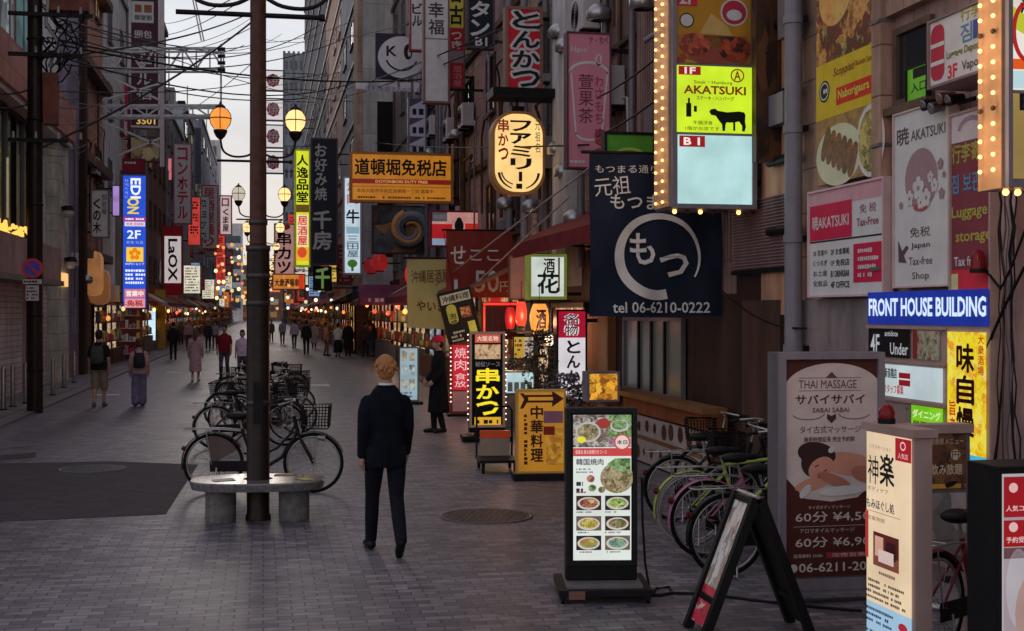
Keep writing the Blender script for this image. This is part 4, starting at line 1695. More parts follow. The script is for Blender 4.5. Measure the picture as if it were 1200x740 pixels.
# ------------------------------------------------------------------ bulb framed sign of three floors
sg = Sign('front', 13.4, 787, -45, 886, 245, 'floor_guide_sign', 'tall bulb edged sign with a yellow green lit panel showing a black cow', 'shop sign')
fm = LAVM
m = MB()
m.box(sg.x0, .004, sg.z0, sg.x1, .56, sg.z1, fm)
m.frame(sg.x0, sg.z0, sg.x1, sg.z1, .05, -.03, .003, fm)
m.build('casing', sg.e)
bracket(sg, .5)
def panel(sg, rect, mt, name='panel', y=-.002, t=None):
    m = MB()
    m.rect(*rect, y, mt)
    return m.build(name, sg.e)
p = panel(sg, sg.r(793, -40, 880, 75), pic('amber_food_board', ['3a2414', '6a4a14', '8a6418', '7a5414', '5a3a2a', '6a2a20'], 4, 0, 2.8))
m = MB()
m.rect(*sg.r(793, -40, 880, 42), -.004, U((128, 92, 28), 2.6))
m.rect(*sg.r(793, -20, 817, 9), -.006, U((140, 30, 40), 2.8))
m.text('2F', *sg.r(796, -8, 814, 7), -.008, WHT, .03)
x0, z0, x1, z1 = sg.r(844, -2, 876, 30)
m.ell((x0 + x1) / 2, (z0 + z1) / 2, (x1 - x0) / 2, (z1 - z0) / 2, -.006, WHT)
m.ell((x0 + x1) / 2, (z0 + z1) / 2, (x1 - x0) * .44, (z1 - z0) * .44, -.008, U((120, 32, 48), 2.8))
m.ell((x0 + x1) / 2, (z0 + z1) / 2 - .03, (x1 - x0) * .28, (z1 - z0) * .2, -.01, WHT)
x0, z0, x1, z1 = sg.r(796, 17, 813, 34)
m.ell((x0 + x1) / 2, (z0 + z1) / 2, (x1 - x0) / 2, (z1 - z0) / 2, -.006, WHT)
m.arc((x0 + x1) / 2, (z0 + z1) / 2, (x1 - x0) * .5, (z1 - z0) * .5, .012, .012, 0, 360, -.008, K_)
m.shape([(sg.X(820), sg.Zv(40)), (sg.X(833), sg.Zv(16)), (sg.X(852), sg.Zv(30)), (sg.X(858), sg.Zv(42))], -.0055, U((150, 118, 70), 2.6))
rx = sg.r(795, 40, 832, 66)
m.ell((rx[0] + rx[2]) / 2, (rx[1] + rx[3]) / 2, (rx[2] - rx[0]) / 2, (rx[3] - rx[1]) / 2, -.0065, pic('sliced_meat', ['2a1210', '70281e', '9a4a34', '3a1a14'], 14, 0, 2.4))
rx = sg.r(842, 42, 879, 72)
m.ell((rx[0] + rx[2]) / 2, (rx[1] + rx[3]) / 2, (rx[2] - rx[0]) / 2, (rx[3] - rx[1]) / 2, -.0065, pic('stew_bowl', ['20100c', '5a2014', '8a3a24', '4a1a12'], 10, 0, 2.4))
lettering(sg, m, 'food_print')
p = panel(sg, sg.r(793, 78, 881, 156), E((196, 226, 42), .95, .1), 'lit_panel')
m = MB()
R1 = E((176, 30, 36), .6, 0)
OLV = U((46, 60, 20), 1.5)
DG = mat('dark_green_print', (.012, .02, .008), .5)
BRN = E((128, 52, 10), .7, 0)
m.rect(*sg.r(795, 79, 821, 89), -.004, R1)
m.text('1F', *sg.r(802, 80, 815, 88), -.006, E((255, 230, 225), .8, 0), .03)
x0, z0, x1, z1 = sg.r(856, 80, 872, 96)
cx, cz = (x0 + x1) / 2, (z0 + z1) / 2
m.arc(cx, cz, (x1 - x0) / 2, (z1 - z0) / 2, .014, .014, 0, 360, -.004, BRN)
m.text('A', cx - .04, cz - .05, cx + .04, cz + .05, -.004, BRN, .02)
m.text('Steak・Hamburg', *sg.r(813, 95, 858, 100), -.004, DG, .004)
m.text('AKATSUKI', *sg.r(801, 101, 874, 111), -.004, BRN, .035)
m.text('ステーキ・ハンバーグ', *sg.r(816, 113, 860, 118), -.004, DG, .012)
m.rect(*sg.r(804, 122, 810, 138), -.004, DG)
m.rect(*sg.r(806, 116, 808.4, 122.2), -.0045, DG)
m.rect(*sg.r(813, 125, 816.5, 132), -.004, DG)
cow = [(831, 131), (833, 128.5), (838, 127.5), (841, 130), (852, 131.5), (866, 130), (872, 131), (873.5, 134), (873, 142), (874, 148), (872.5, 153.5), (869.5, 153.5), (869.5, 147), (866, 142), (858, 143.5), (851, 143.5), (850, 147), (849.5, 153.5), (846.5, 153.5), (846, 146), (842, 141), (838.5, 136), (833, 135)]
m.shape([(sg.X(a), sg.Zv(b)) for a, b in reversed(cow)], -.004, DG)
m.rect(*sg.r(859, 142, 861.5, 153), -.0042, DG)
m.text('牛鍋洋食', *sg.r(812, 142, 835, 147), -.004, DG, .01)
m.text('1階がお店です', *sg.r(803, 149, 843, 153.5), -.004, DG, .008)
lettering(sg, m)
p = panel(sg, sg.r(794, 159, 882, 241), E((178, 216, 216), .92, .1), 'lit_panel')
m = MB()
m.rect(*sg.r(796, 160, 826, 173), -.004, R1)
m.text('B 1', *sg.r(801, 162, 820, 171), -.006, E((255, 235, 230), .85, 0), .035)
lettering(sg, m, 'floor_number')
m = MB()                                     # the bulb board on the side that looks over the street
m.box(sg.x0 - .03, .02, sg.z0 + .02, sg.x0 - .001, .54, sg.z1 - .02, mat('warm_bulb_board', (.38, .25, .16), .5))
m.build('bulb_board', sg.e)
pts = []
k = 0
z = sg.z0 + .08
while z < sg.z1 - .1:
    for yy in (.16, .4):
        pts.append((sg.x0 - .055, yy, z))
    z += .115
bulbs(sg.e, pts[:70], BULB, .017)
for zq in (.6, 1.5, 2.4):
    glow(sg.e, (sg.x0 - .4, .3, zq), 5, .15)
bulbs(sg.e, [(sg.x0 + .1 + k * .15, .2, sg.z0 - .02) for k in (0, 2, 5)], BULB, .026)
bulbs(sg.e, [(sg.x0 + .1 + k * .15, .2, sg.z0 - .02) for k in (1, 3, 4, 6)], BULBD, .026, 'dead_bulb')

# weathered wooden upright beside it
sg = Sign('front', 12.9, 886, -45, 915, 190, 'timber_sign_back', 'weathered brown timber upright board right of the bulb framed sign', 'board')
wd = pic('burnt_timber', ['120a06', '2a1810', '4a2c18', '1a0f0a', '36200f'], 7, 0, 2.2, (1, 1, .35))
m = MB()
m.box(sg.x0, 0, sg.z0, sg.x1, .12, sg.z1, wd)
m.build('board', sg.e)
bracket(sg, .1, 5.5, 3)

# ------------------------------------------------------------------ the dark cloth banner
sg = Sign('front', 14.75, 691, 182, 846, 371, 'cloth_banner', 'large dark navy cloth banner with a brushed ring and hiragana in it', 'banner')
def fold(x, y, z):
    u, v = x / sg.W, z / sg.H
    d = .022 * math.sin(7 * u + 5 * v) + .016 * math.sin(13 * (u - .6 * v) + 1) + .01 * math.sin(25 * u + 9 * v)
    d += .05 * max(0, .25 - v) * math.sin(9 * u)
    return (x, y + d, z)
navy = mat('navy_banner_cloth', alb((16, 22, 36), 2.4), .85, noise=.15, scale=3)
m = MB()
n1, n2 = 48, 56
vs = [(sg.x0 + sg.W * i / n1, 0, sg.H * j / n2) for j in range(n2 + 1) for i in range(n1 + 1)]
fs = [(j * (n1 + 1) + i, j * (n1 + 1) + i + 1, (j + 1) * (n1 + 1) + i + 1, (j + 1) * (n1 + 1) + i) for j in range(n2) for i in range(n1)]
m.add(vs, fs, navy, True)
m.bend(fold)
m.build('cloth', sg.e)
cl = U((172, 160, 164), 3)
m = MB()
m.text('もつまる通り1', *sg.r(698, 195, 775, 204), -.02, cl, .012)
m.text('元祖', *sg.r(697, 208, 738, 230), -.02, cl, .0, skew=0, rot=6)
m.text('もつま', *sg.r(715, 229, 772, 246), -.02, cl, .014)
x0, z0, x1, z1 = sg.r(720, 250, 820, 352)
m.arc((x0 + x1) / 2, (z0 + z1) / 2, (x1 - x0) / 2, (z1 - z0) / 2, .12, .12, 180, 285, -.02, cl, 40)
m.arc((x0 + x1) / 2, (z0 + z1) / 2, (x1 - x0) / 2, (z1 - z0) / 2, .12, .018, 180, -28, -.0205, cl, 60)
m.text('も', *sg.r(738, 273, 767, 311), -.02, cl, .02, rot=4)
m.text('つ', *sg.r(772, 297, 807, 325), -.02, cl, .025)
m.text('tel 06-6210-0222', *sg.r(717, 354, 831, 367), -.02, cl, .012)
m.bend(fold)
lettering(sg, m)
m = MB()
m.cyl((sg.x0 - .1, .02, sg.H + .02), (5.5 - sg.o.x, .02, sg.H + .02), .02, .02, DARK, 8)
m.build('pole', sg.e)

# ------------------------------------------------------------------ signs above and left of it
sg = Sign('front', 15.6, 708, 155, 768, 230, 'green_lightbox', 'small green sign mostly hidden behind the dark cloth banner', 'shop sign')
casing(sg, U((52, 98, 34), 2.6), DARK, .035, .16, wall=5.5)
m = MB()
m.arc(0, sg.H * .45, .3, .25, .05, .02, 20, 160, -.004, U((110, 130, 50), 2.6))
lettering(sg, m, 'leaf_print')

sg = Sign('front', 18.7, 664, 38, 716, 198, 'tea_sign', 'tall pink sign with rounded corners showing a cup and brown kanji', 'shop sign')
casing(sg, U((176, 92, 106), 2.5, noise=.05), U((70, 44, 50), 2), .025, .2, wall=5.5)
m = MB()
pk, br = U((205, 140, 150), 2.6), U((88, 42, 54), 2)
m.text('ア・カイ', *sg.r(690, 43, 713, 51), -.004, br, .015, rot=4)
m.text('Ngon', *sg.r(669, 56, 688, 63), -.004, pk, .01)
m.arc(sg.x0 + sg.W * .5, sg.Zv(86), sg.W * .46, .18, .04, .04, 0, 180, -.004, pk)
m.arc(sg.x0 + sg.W * .72, sg.Zv(70), .05, .09, .02, .02, 0, 360, -.004, pk)
m.add([(sg.X(a), -.004, sg.Zv(b)) for a, b in ((668, 84), (670, 84), (676, 158), (674, 158))], [(0, 3, 2, 1)], pk)
m.add([(sg.X(a), -.004, sg.Zv(b)) for a, b in ((711, 84), (713, 84), (706, 158), (704, 158))], [(0, 3, 2, 1)], pk)
m.arc(sg.x0 + sg.W * .5, sg.Zv(156), sg.W * .31, .12, .03, .03, 180, 360, -.004, pk)
m.text('萱果茶', *sg.r(678, 86, 695, 146), -.005, br, .012, vert=True)
m.text('わさもち', *sg.r(697, 88, 707, 146), -.005, U((130, 52, 66), 2.2), .012, vert=True)
m.ell(sg.X(703), sg.Zv(160), .09, .12, -.0045, U((140, 50, 62), 2.4))
m.text('まぐち', *sg.r(697, 150, 709, 184), -.007, br, .01, vert=True)
m.lines(*sg.r(668, 186, 690, 194), 1, -.004, pk, .5, 2)
lettering(sg, m)

sg = Sign('front', 23.8, 592, 8, 636, 107, 'tonkatsu_sign', 'red vertical sign with white outlined black hiragana above a dark ledge', 'shop sign')
casing(sg, U((146, 22, 34), 2.6, noise=.06), U((96, 72, 62), 2.4), .06, .25, wall=5.5)
m = MB()
rc = sg.r(600, 12, 633, 104)
for d in ((-.05, 0), (.05, 0), (0, .05), (0, -.05), (.035, .035), (-.035, -.035), (.035, -.035), (-.035, .035)):
    m.text('とんかつ', rc[0] + d[0], rc[1] + d[1], rc[2] + d[0], rc[3] + d[1], -.004 - .0002 * len(m.v) / 500, U((198, 180, 186), 2.8), .02, vert=True)
m.text('とんかつ', *rc, -.012, K_, .02, vert=True)
lettering(sg, m)
sg = Sign('front', 23.0, 574, 107, 664, 117, 'dark_ledge', 'dark flat ledge above the round glowing sign', 'canopy')
m = MB()
m.box(sg.x0, -.35, 0, sg.x1, .35, sg.H, BLACK)
m.build('slab', sg.e)
m = MB()
m.box(sg.x1 + .001, -.03, .02, 5.5 - sg.o.x, .03, .09, DARK)
m.build('bracket', sg.e)

sg = Sign('front', 23.0, 576, 131, 638, 229, 'lantern_sign', 'rounded glowing cream lantern sign with black brush katakana', 'shop sign')
cream_l = E((250, 206, 130), .95, .12)
def rrect(x0, z0, x1, z1, r, n=10):
    pts = []
    for cx, cz, a in ((x1 - r, z0 + r, -90), (x1 - r, z1 - r, 0), (x0 + r, z1 - r, 90), (x0 + r, z0 + r, 180)):
        for i in range(n + 1):
            q_ = R(a + 90 * i / n)
            pts.append((cx + r * math.cos(q_), cz + r * math.sin(q_)))
    return pts
po = rrect(sg.x0, 0, sg.x1, sg.H, sg.W * .42)
m = MB()
n = len(po)
vs = [(x, -.06, z) for x, z in po] + [(x, .3, z) for x, z in po]
m.add(vs, [(i, i + n, (i + 1) % n + n, (i + 1) % n) for i in range(n)] + [tuple(range(n, 2 * n))[::-1]], U((150, 110, 70), 2))
vs = [(x, -.06, z) for x, z in po] + [(x * .9, -.075, sg.H / 2 + (z - sg.H / 2) * .93) for x, z in po]
m.add(vs, [(i, (i + 1) % n, (i + 1) % n + n, i + n) for i in range(n)], U((140, 100, 60), 2))
m.build('casing', sg.e)
m = MB()
m.shape([(x * .9, sg.H / 2 + (z - sg.H / 2) * .93) for x, z in po], -.07, cream_l)
m.build('lit_face', sg.e)
m = MB()
rd = E((150, 30, 20), .5, 0)
m.text('ファミリー', *sg.r(597, 141, 622, 215), -.078, K_, .05, vert=True, keep=False)
m.text('串かつ', *sg.r(583, 140, 595, 190), -.078, rd, .03, vert=True)
m.text('元祖名', *sg.r(626, 141, 632, 180), -.078, K_, .01, vert=True)
x = 0
m.arc(0, sg.H * .28, sg.W * .40, sg.H * .22, .05, .02, 185, 250, -.078, K_)
m.arc(0, sg.H * .28, sg.W * .34, sg.H * .17, .03, .02, 185, 250, -.078, K_)
m.arc(0, sg.H * .28, sg.W * .40, sg.H * .22, .05, .02, -5, -70, -.078, K_)
m.rect(*sg.r(604, 216, 611, 222), -.078, K_)
lettering(sg, m)
m = MB()
m.box(-.12, 0, sg.H, .12, .2, sg.H + .1, DARK)
m.cyl((0, .1, sg.H + .1), (0, .1, sg.H + .24), .02, .02, DARK, 8)
m.build('hanger', sg.e)

sg = Sign('front', 28.8, 547, -25, 580, 57, 'black_vertical_sign', 'black vertical sign with white katakana and B1 at its foot', 'shop sign')
casing(sg, U((22, 26, 36), 2), U((60, 50, 54), 2.4), .05, .25, wall=5.5)
m = MB()
m.text('牛タン', *sg.r(551, -22, 574, 44), -.004, WHT, .03, vert=True)
m.text('B1', *sg.r(557, 44, 571, 54), -.004, WHT, .02)
lettering(sg, m)
sg = Sign('front', 33.6, 524, -25, 545, 105, 'yellow_red_sign', 'narrow sign, yellow above and dark red below, beside the black vertical sign', 'shop sign')
casing(sg, U((120, 24, 34), 2.6), U((80, 60, 50), 2), .04, .25, wall=5.5)
m = MB()
m.rect(*sg.r(526, -24, 543, 33), -.003, U((170, 128, 50), 2.8))
m.text('合', *sg.r(527, -20, 542, 3), -.005, K_, .03)
m.text('古', *sg.r(527, 7, 542, 29), -.005, K_, .03)
m.text('つき', *sg.r(529, 37, 541, 58), -.005, WHT, .02, vert=True)
m.rect(*sg.r(524, 60, 545.5, 74), -.006, U((100, 90, 96), 2.4))
m.text('居酒屋', *sg.r(531, 77, 541, 102), -.005, U((150, 100, 100), 2.4), .01, vert=True)
lettering(sg, m)
sg = Sign('front', 32.0, 496, -25, 527, 121, 'pale_pink_sign', 'long pale pink vertical sign with two dark kanji near its top', 'shop sign')
casing(sg, U((196, 144, 142), 2.9, noise=.1), U((90, 66, 68), 2.4), .05, .3, wall=5.5)
m = MB()
m.text('幸福', *sg.r(502, 2, 520, 42), -.004, U((60, 44, 56), 2), .02, vert=True)
m.rect(*sg.r(497, 45, 526, 46.5), -.006, U((110, 84, 86), 2.4))
m.text('居', *sg.r(505, -22, 518, -4), -.004, U((60, 44, 56), 2), .02)
lettering(sg, m)
sg = Sign('front', 40.5, 480, -25, 497, 60, 'pale_building_sign', 'pale grey narrow sign with dark katakana behind the pale pink sign', 'shop sign')
casing(sg, U((140, 138, 156), 2.8), U((110, 40, 44), 2.4), .05, .25, wall=5.5)
m = MB()
m.text('ビル', *sg.r(483, 3, 495, 32), -.004, K_, .02, vert=True)
lettering(sg, m)
sg = Sign('front', 41.5, 478, 115, 500, 180, 'grey_picture_sign', 'grey sign with black triangles and squares under the smiling disc', 'shop sign')
casing(sg, U((128, 124, 138), 2.8), GREYM, .05, .2, wall=5.5)
m = MB()
for j in range(3):
    zt, zb = sg.H * (1 - j / 3) - .05, sg.H * (1 - (j + 1) / 3) + .05
    m.add([(sg.x0 + .06, -.004, zt), (sg.x1 - .06, -.004, zt), (sg.x0 + .06, -.004, (zt + zb) / 2)], [(0, 2, 1)], U((60, 56, 74), 2.2))
    m.rect(sg.x0 + .15, zb, -.03, zb + (zt - zb) * .4, -.005, K_)
    m.rect(.05, zb, sg.x1 - .1, zb + (zt - zb) * .4, -.005, K_)
lettering(sg, m, 'picture')

sg = Sign('front', 42.5, 440, 40, 499, 93, 'smiling_disc_sign', 'lavender disc with a drawn winking smile on a dark square', 'shop sign')
m = MB()
m.box(sg.x0, .004, 0, sg.x0 + sg.W * .55, .2, sg.H, U((34, 34, 46), 2))
m.build('backing', sg.e)
m = MB()
lv = U((142, 134, 160), 2.8)
cx, cz, rx, rz_ = sg.X(470), sg.Zv(68), sg.W * .46, sg.H * .46
m.cyl((cx, -.12, cz), (cx, .003, cz), rx, rx, lv, 40)
m.bend(lambda x, y, z: (x, y, cz + (z - cz) * rz_ / rx))
m.build('disc', sg.e)
m = MB()
m.arc(cx, cz + .05, rx * .72, rz_ * .75, .06, .05, 200, 340, -.124, K_)
m.ell(cx + .22, cz + .18, .14, .26, -.124, K_)
m.ell(cx + .26, cz + .16, .05, .14, -.126, lv)
m.text('K', cx - .5, cz + .02, cx - .14, cz + .36, -.124, K_, .02)
lettering(sg, m, 'face_drawing')
bracket(sg, .2)
sg = Sign('front', 41.8, 417, 93, 497, 109, 'letter_strip_sign', 'long thin lavender strip of raised letters under the smiling disc', 'shop sign')
m = MB()
m.box(sg.x0, .0, sg.H * .3, sg.x1, .06, sg.H * .45, GREYM)
m.build('rail', sg.e)
m = MB()
m.lines(sg.x0, 0, sg.x1, sg.H, 1, -.01, lv, .8, 8, 1.1)
m.lines(sg.x0, 0, sg.x1, sg.H * .5, 1, -.02, U((112, 100, 124), 2.8), .8, 9, 1.1)
lettering(sg, m)
bracket(sg, .06)

sg = Sign('front', 35.5, 410, 179, 531, 238, 'tax_free_sign', 'wide orange yellow sign with six dark kanji and a red band', 'shop sign')
am = E((206, 130, 34), .5, .1, .5)
casing(sg, am, U((130, 84, 40), 2.4), .07, .3, wall=5.5)
m = MB()
blk = mat('sign_black', (.01, .008, .01), .5)
m.text('道頓堀免税店', *sg.r(416, 187, 523, 206), -.004, blk, .03)
m.rect(*sg.r(411, 210.5, 530, 216), -.004, E((150, 26, 20), .45, 0))
m.text('DOTONBORI DUTY FREE', *sg.r(440, 211.6, 501, 215), -.007, E((255, 190, 110), .5, 0), .02)
m.text('本店大阪市中央区道頓堀一丁目 営業中', *sg.r(418, 222, 508, 226.5), -.004, blk, .01)
m.rect(*sg.r(411, 219, 530, 219.6), -.005, E((140, 60, 20), .4, 0))
m.lines(*sg.r(416, 229, 522, 235), 1, -.004, U((120, 60, 20), 2), .45, 5, 1.1)
lettering(sg, m)

# ------------------------------------------------------------------ wall boards at the right
sg = Sign('wall', 5.38, 957, -60, 1034, 219, 'food_poster', 'huge food poster with a yellow band and sausages on the wall above', 'poster')
m = MB()
m.box(sg.x0, 0, 0, sg.x1, .06, sg.H, GREYM)
m.build('board', sg.e)
m = MB()
m.rect(*sg.f(0, 0, 1, .52), -.002, pic('roast_meat_photo', ['180c08', '5a2c16', 'b0703a', '4a1612', '2a140c', 'c08a50', '6a1a18'], 5.5, 0, 2.4))
x0, z0, x1, z1 = sg.f(0, .50, 1, .73)
yb = U((196, 132, 32), 2.2)
m.rect(x0, z0, x1, z1, -.004, yb)
m.rect(*sg.f(0, .73, 1, 1), -.002, U((190, 168, 150), 2.3))
m.rect(*sg.f(0, .73, 1, 1), -.0025, pic('dark_board_photo', ['2a1a10', '5a3c24', '7a5a38', '3a2416'], 6, 0, 2.2))
m.ell(sg.x0 + sg.W * .36, sg.H * .11, sg.W * .36, sg.H * .125, -.003, U((176, 150, 126), 2.3), 40)
for k in range(6):
    a = R(28)
    cx, cz = sg.x0 + sg.W * (.16 + k * .085), sg.H * (.165 - .018 * k)
    L__, r__ = sg.H * .075, sg.W * .05
    pts = []
    for i in range(20):
        t = 2 * math.pi * i / 20
        u, v = r__ * math.cos(t), L__ * math.copysign(abs(math.sin(t)) ** .6, math.sin(t))
        pts.append((cx + u * math.cos(a) + v * math.sin(a), cz - u * math.sin(a) + v * math.cos(a)))
    m.shape(pts, -.004 - k * .0003, pic('grilled_sausage', ['2a160e', '5a3018', '744024', '3c2012'], 22, 0, 1.7))
m.ell(sg.x0 + sg.W * .84, sg.H * .13, sg.W * .2, sg.H * .14, -.005, U((205, 190, 150), 2.4))
m.ell(sg.x0 + sg.W * .84, sg.H * .13, sg.W * .17, sg.H * .12, -.007, pic('green_salad', ['3a3a18', '7a7038', '988a50', '4a3a20'], 16, 0, 2.2))
m.ell(sg.x0 + sg.W * .3, sg.H * .76, sg.W * .25, sg.H * .12, -.004, pic('pizza_photo', ['6a3018', 'a8703a', 'c08a4a', '7a2a1a'], 9, 0, 2.1))
m.ell(sg.x0 + sg.W * .86, sg.H * .86, sg.W * .13, sg.H * .11, -.004, U((150, 24, 40), 2.4))
m.ell(sg.x0 + sg.W * .14, sg.H * .385, sg.W * .085, sg.H * .045, -.006, K_)
m.arc(sg.x0 + sg.W * .14, sg.H * .385, sg.W * .07, sg.H * .037, .015, .015, 0, 360, -.008, WHT)
m.lines(sg.x0 + sg.W * .09, sg.H * .37, sg.x0 + sg.W * .2, sg.H * .4, 1, -.009, WHT, .6, 5)
m.text('Scoppiati', *sg.f(.28, .535, .6, .58), -.006, U((90, 40, 20), 2.2), .015, skew=.2)
m.text('Raclette Spareribs', *sg.f(.63, .54, .95, .57), -.006, U((90, 40, 20), 2.2), .01)
m.rect(*sg.f(.33, .62, .86, .69), -.006, U((150, 28, 26), 2.4))
m.text('Naborigaura', *sg.f(.36, .632, .83, .678), -.008, U((220, 150, 60), 2.4), .02)
lettering(sg, m, 'food_print')

sg = Sign('wall', 5.36, 948, 226, 1037, 349, 'pink_floor_board', 'pink and white printed floor board with a crimson panel below the food poster', 'shop sign')
pkb = U((186, 134, 140), 2.4)
casing(sg, U((190, 158, 154), 2.5, noise=.06), U((150, 126, 128), 2.4), .02, .08)
m = MB()
cr = U((142, 22, 52), 2.4)
m.rect(*sg.f(.02, .0, .98, .16), -.003, U((190, 112, 120), 2.3))
m.rect(*sg.f(.02, .14, .6, .47), -.004, cr)
m.text('暁AKATSUKI', *sg.f(.06, .24, .56, .37), -.006, WHT, .02)
m.text('免 税', *sg.f(.7, .2, .9, .28), -.004, U((110, 60, 80), 2.2), .01)
m.text('Tax-Free', *sg.f(.66, .32, .93, .39), -.004, U((110, 50, 70), 2.2), .015)
m.rect(*sg.f(.02, .475, .98, .49), -.004, K_)
for j, (s1, s2) in enumerate((('3F 営業中', '2F お食事処'), ('くつろぎ', '1F 免税店'), ('お土産', 'B1 DRINKBAR'), ('化粧品', '4F OFFICE'))):
    m.text(s1, *sg.f(.07, .56 + j * .095, .27, .615 + j * .095), -.004, K_, .012)
    m.text(s2, *sg.f(.32, .56 + j * .1, .57, .62 + j * .1), -.004, K_, .02)
m.rect(*sg.f(.62, .54, .98, .88), -.004, cr)
m.lines(*sg.f(.68, .57, .93, .85), 4, -.006, WHT, .55, 7)
lettering(sg, m)

sg = Sign('wall', 5.37, 1048, 135, 1114, 338, 'tax_free_board', 'tall white board with a grey brown oval of white flowers and an arrow', 'shop sign')
casing(sg, U((186, 158, 150), 2.7, noise=.08), U((140, 124, 124), 2.4), .015, .08)
m = MB()
tx = U((72, 56, 62), 2)
m.text('暁', *sg.f(.06, .09, .28, .19), -.004, tx, .02)
m.text('AKATSUKI', *sg.f(.32, .12, .92, .18), -.004, tx, .01)
m.ell(0, sg.H * .6, sg.W * .29, sg.H * .17, -.004, U((108, 88, 92), 2.6), 40)
def flower(x, z, r, mt, y=-.006):
    for k in range(5):
        a = R(90 + 72 * k)
        m.ell(x + math.cos(a) * r * .6, z + math.sin(a) * r * .6, r * .38, r * .42, y - .0005 * k, mt, 12)
fl = U((190, 172, 172), 2.7)
for fx, fz, r in ((-.04, .55, .1), (-.2, .5, .07), (.1, .49, .08), (.0, .47, .06), (.24, .55, .06), (.17, .6, .05)):
    flower(fx * sg.W, fz * sg.H, r, fl)
for fx, fz, r in ((.34, .66, .05), (.4, .6, .03), (.36, .5, .05), (-.36, .47, .035)):
    flower(fx * sg.W, fz * sg.H, r, U((108, 88, 92), 2.6))
m.ell(0, sg.H * .445, sg.W * .13, sg.H * .025, -.0062, U((120, 60, 64), 2.4))
m.text('免税', *sg.f(.3, .665, .66, .72), -.004, tx, .01)
m.text('Japan', *sg.f(.32, .75, .66, .79), -.004, tx, .015)
m.text('Tax-free', *sg.f(.28, .83, .7, .875), -.004, tx, .005)
m.text('Shop', *sg.f(.34, .915, .64, .965), -.004, tx, .005)
ax, az = sg.x0 + sg.W * .08, sg.H * .14
m.add([(sg.x0 + sg.W * .24, -.004, sg.H * .24), (sg.x0 + sg.W * .28, -.004, sg.H * .225), (ax + .08, -.004, az + .05), (ax + .05, -.004, az + .09)], [(0, 3, 2, 1)], tx)
m.add([(ax + .01, -.0045, az + .01), (ax + .15, -.0045, az - .0), (ax + .0, -.0045, az + .2)], [(0, 1, 2)], tx)
lettering(sg, m)

sg = Sign('wall', 5.33, 1114, 135, 1163, 352, 'luggage_board', 'maroon board with yellow green and blue lettering about luggage', 'shop sign')
casing(sg, U((92, 42, 52), 2.2), U((120, 104, 104), 2.4), .02, .1)
m = MB()
yg, bl = U((118, 114, 52), 2.4), U((62, 98, 124), 2.4)
m.rect(*sg.f(.02, .0, .98, .16), -.003, U((160, 140, 144), 2.4))
m.arc(sg.x0 + sg.W * .5, sg.H * .9, .18, .1, .04, .04, 0, 180, -.005, U((110, 100, 110), 2.4))
m.text('行李寄存', *sg.f(.04, .17, .96, .27), -.005, yg, .03)
m.text('짐 보관소', *sg.f(.04, .33, .96, .43), -.005, bl, .03)
m.text('Luggage', *sg.f(.04, .5, .9, .58), -.005, yg, .02)
m.text('storage', *sg.f(.14, .64, .98, .71), -.005, yg, .02)
m.text('Tax free', *sg.f(.1, .77, .7, .82), -.005, WHT, .015)
m.rect(*sg.f(.05, .84, .95, .98), -.004, U((150, 36, 50), 2.4))
m.rect(*sg.f(.02, .86, .2, 1), -.0055, U((170, 150, 110), 2.4))
lettering(sg, m)

sg = Sign('wall', 5.05, 1089, 26, 1153, 106, 'floor_sign', 'white and red projecting board reading 3F beside the bulb column', 'shop sign')
casing(sg, U((182, 160, 160), 2.6), U((90, 76, 78), 2.4), .02, .35)
m = MB()
m.shape([(x + sg.x0 + sg.W * .17, z + sg.H * .5) for x, z in rrect(-sg.W * .13, -sg.H * .4, sg.W * .13, sg.H * .4, sg.W * .1)], -.004, U((128, 36, 50), 2.4))
m.rect(*sg.f(.04, .36, .3, .42), -.006, WHT)
m.rect(*sg.f(.04, .62, .3, .68), -.006, WHT)
m.text('行李', *sg.f(.6, .02, .95, .2), -.004, yg, .03)
m.text('짐', *sg.f(.6, .24, .8, .5), -.004, bl, .03)
m.rect(*sg.f(.82, .24, .97, .5), -.004, U((50, 60, 110), 2.4))
m.text('Luggage Deposit', *sg.f(.34, .54, .97, .68), -.004, U((80, 84, 40), 2.4), .03)
m.text('3F', *sg.f(.36, .74, .54, .94), -.004, U((150, 40, 50), 2.4), .03)
m.text('Vapor', *sg.f(.62, .75, .97, .92), -.004, tx, .02)
lettering(sg, m)

sg = Sign('wall', 5.43, 1063, 82, 1088, 128, 'green_window_sign', 'bright green sign glimpsed in the dark window behind the 3F board', 'shop sign')
casing(sg, E((90, 160, 40), .5, .1), DARK, .01, .03)
m = MB()
m.text('入口', *sg.f(.2, .4, .9, .65), -.004, K_, .02)
m.rect(*sg.f(.3, .05, .9, .3), -.004, K_)
lettering(sg, m)

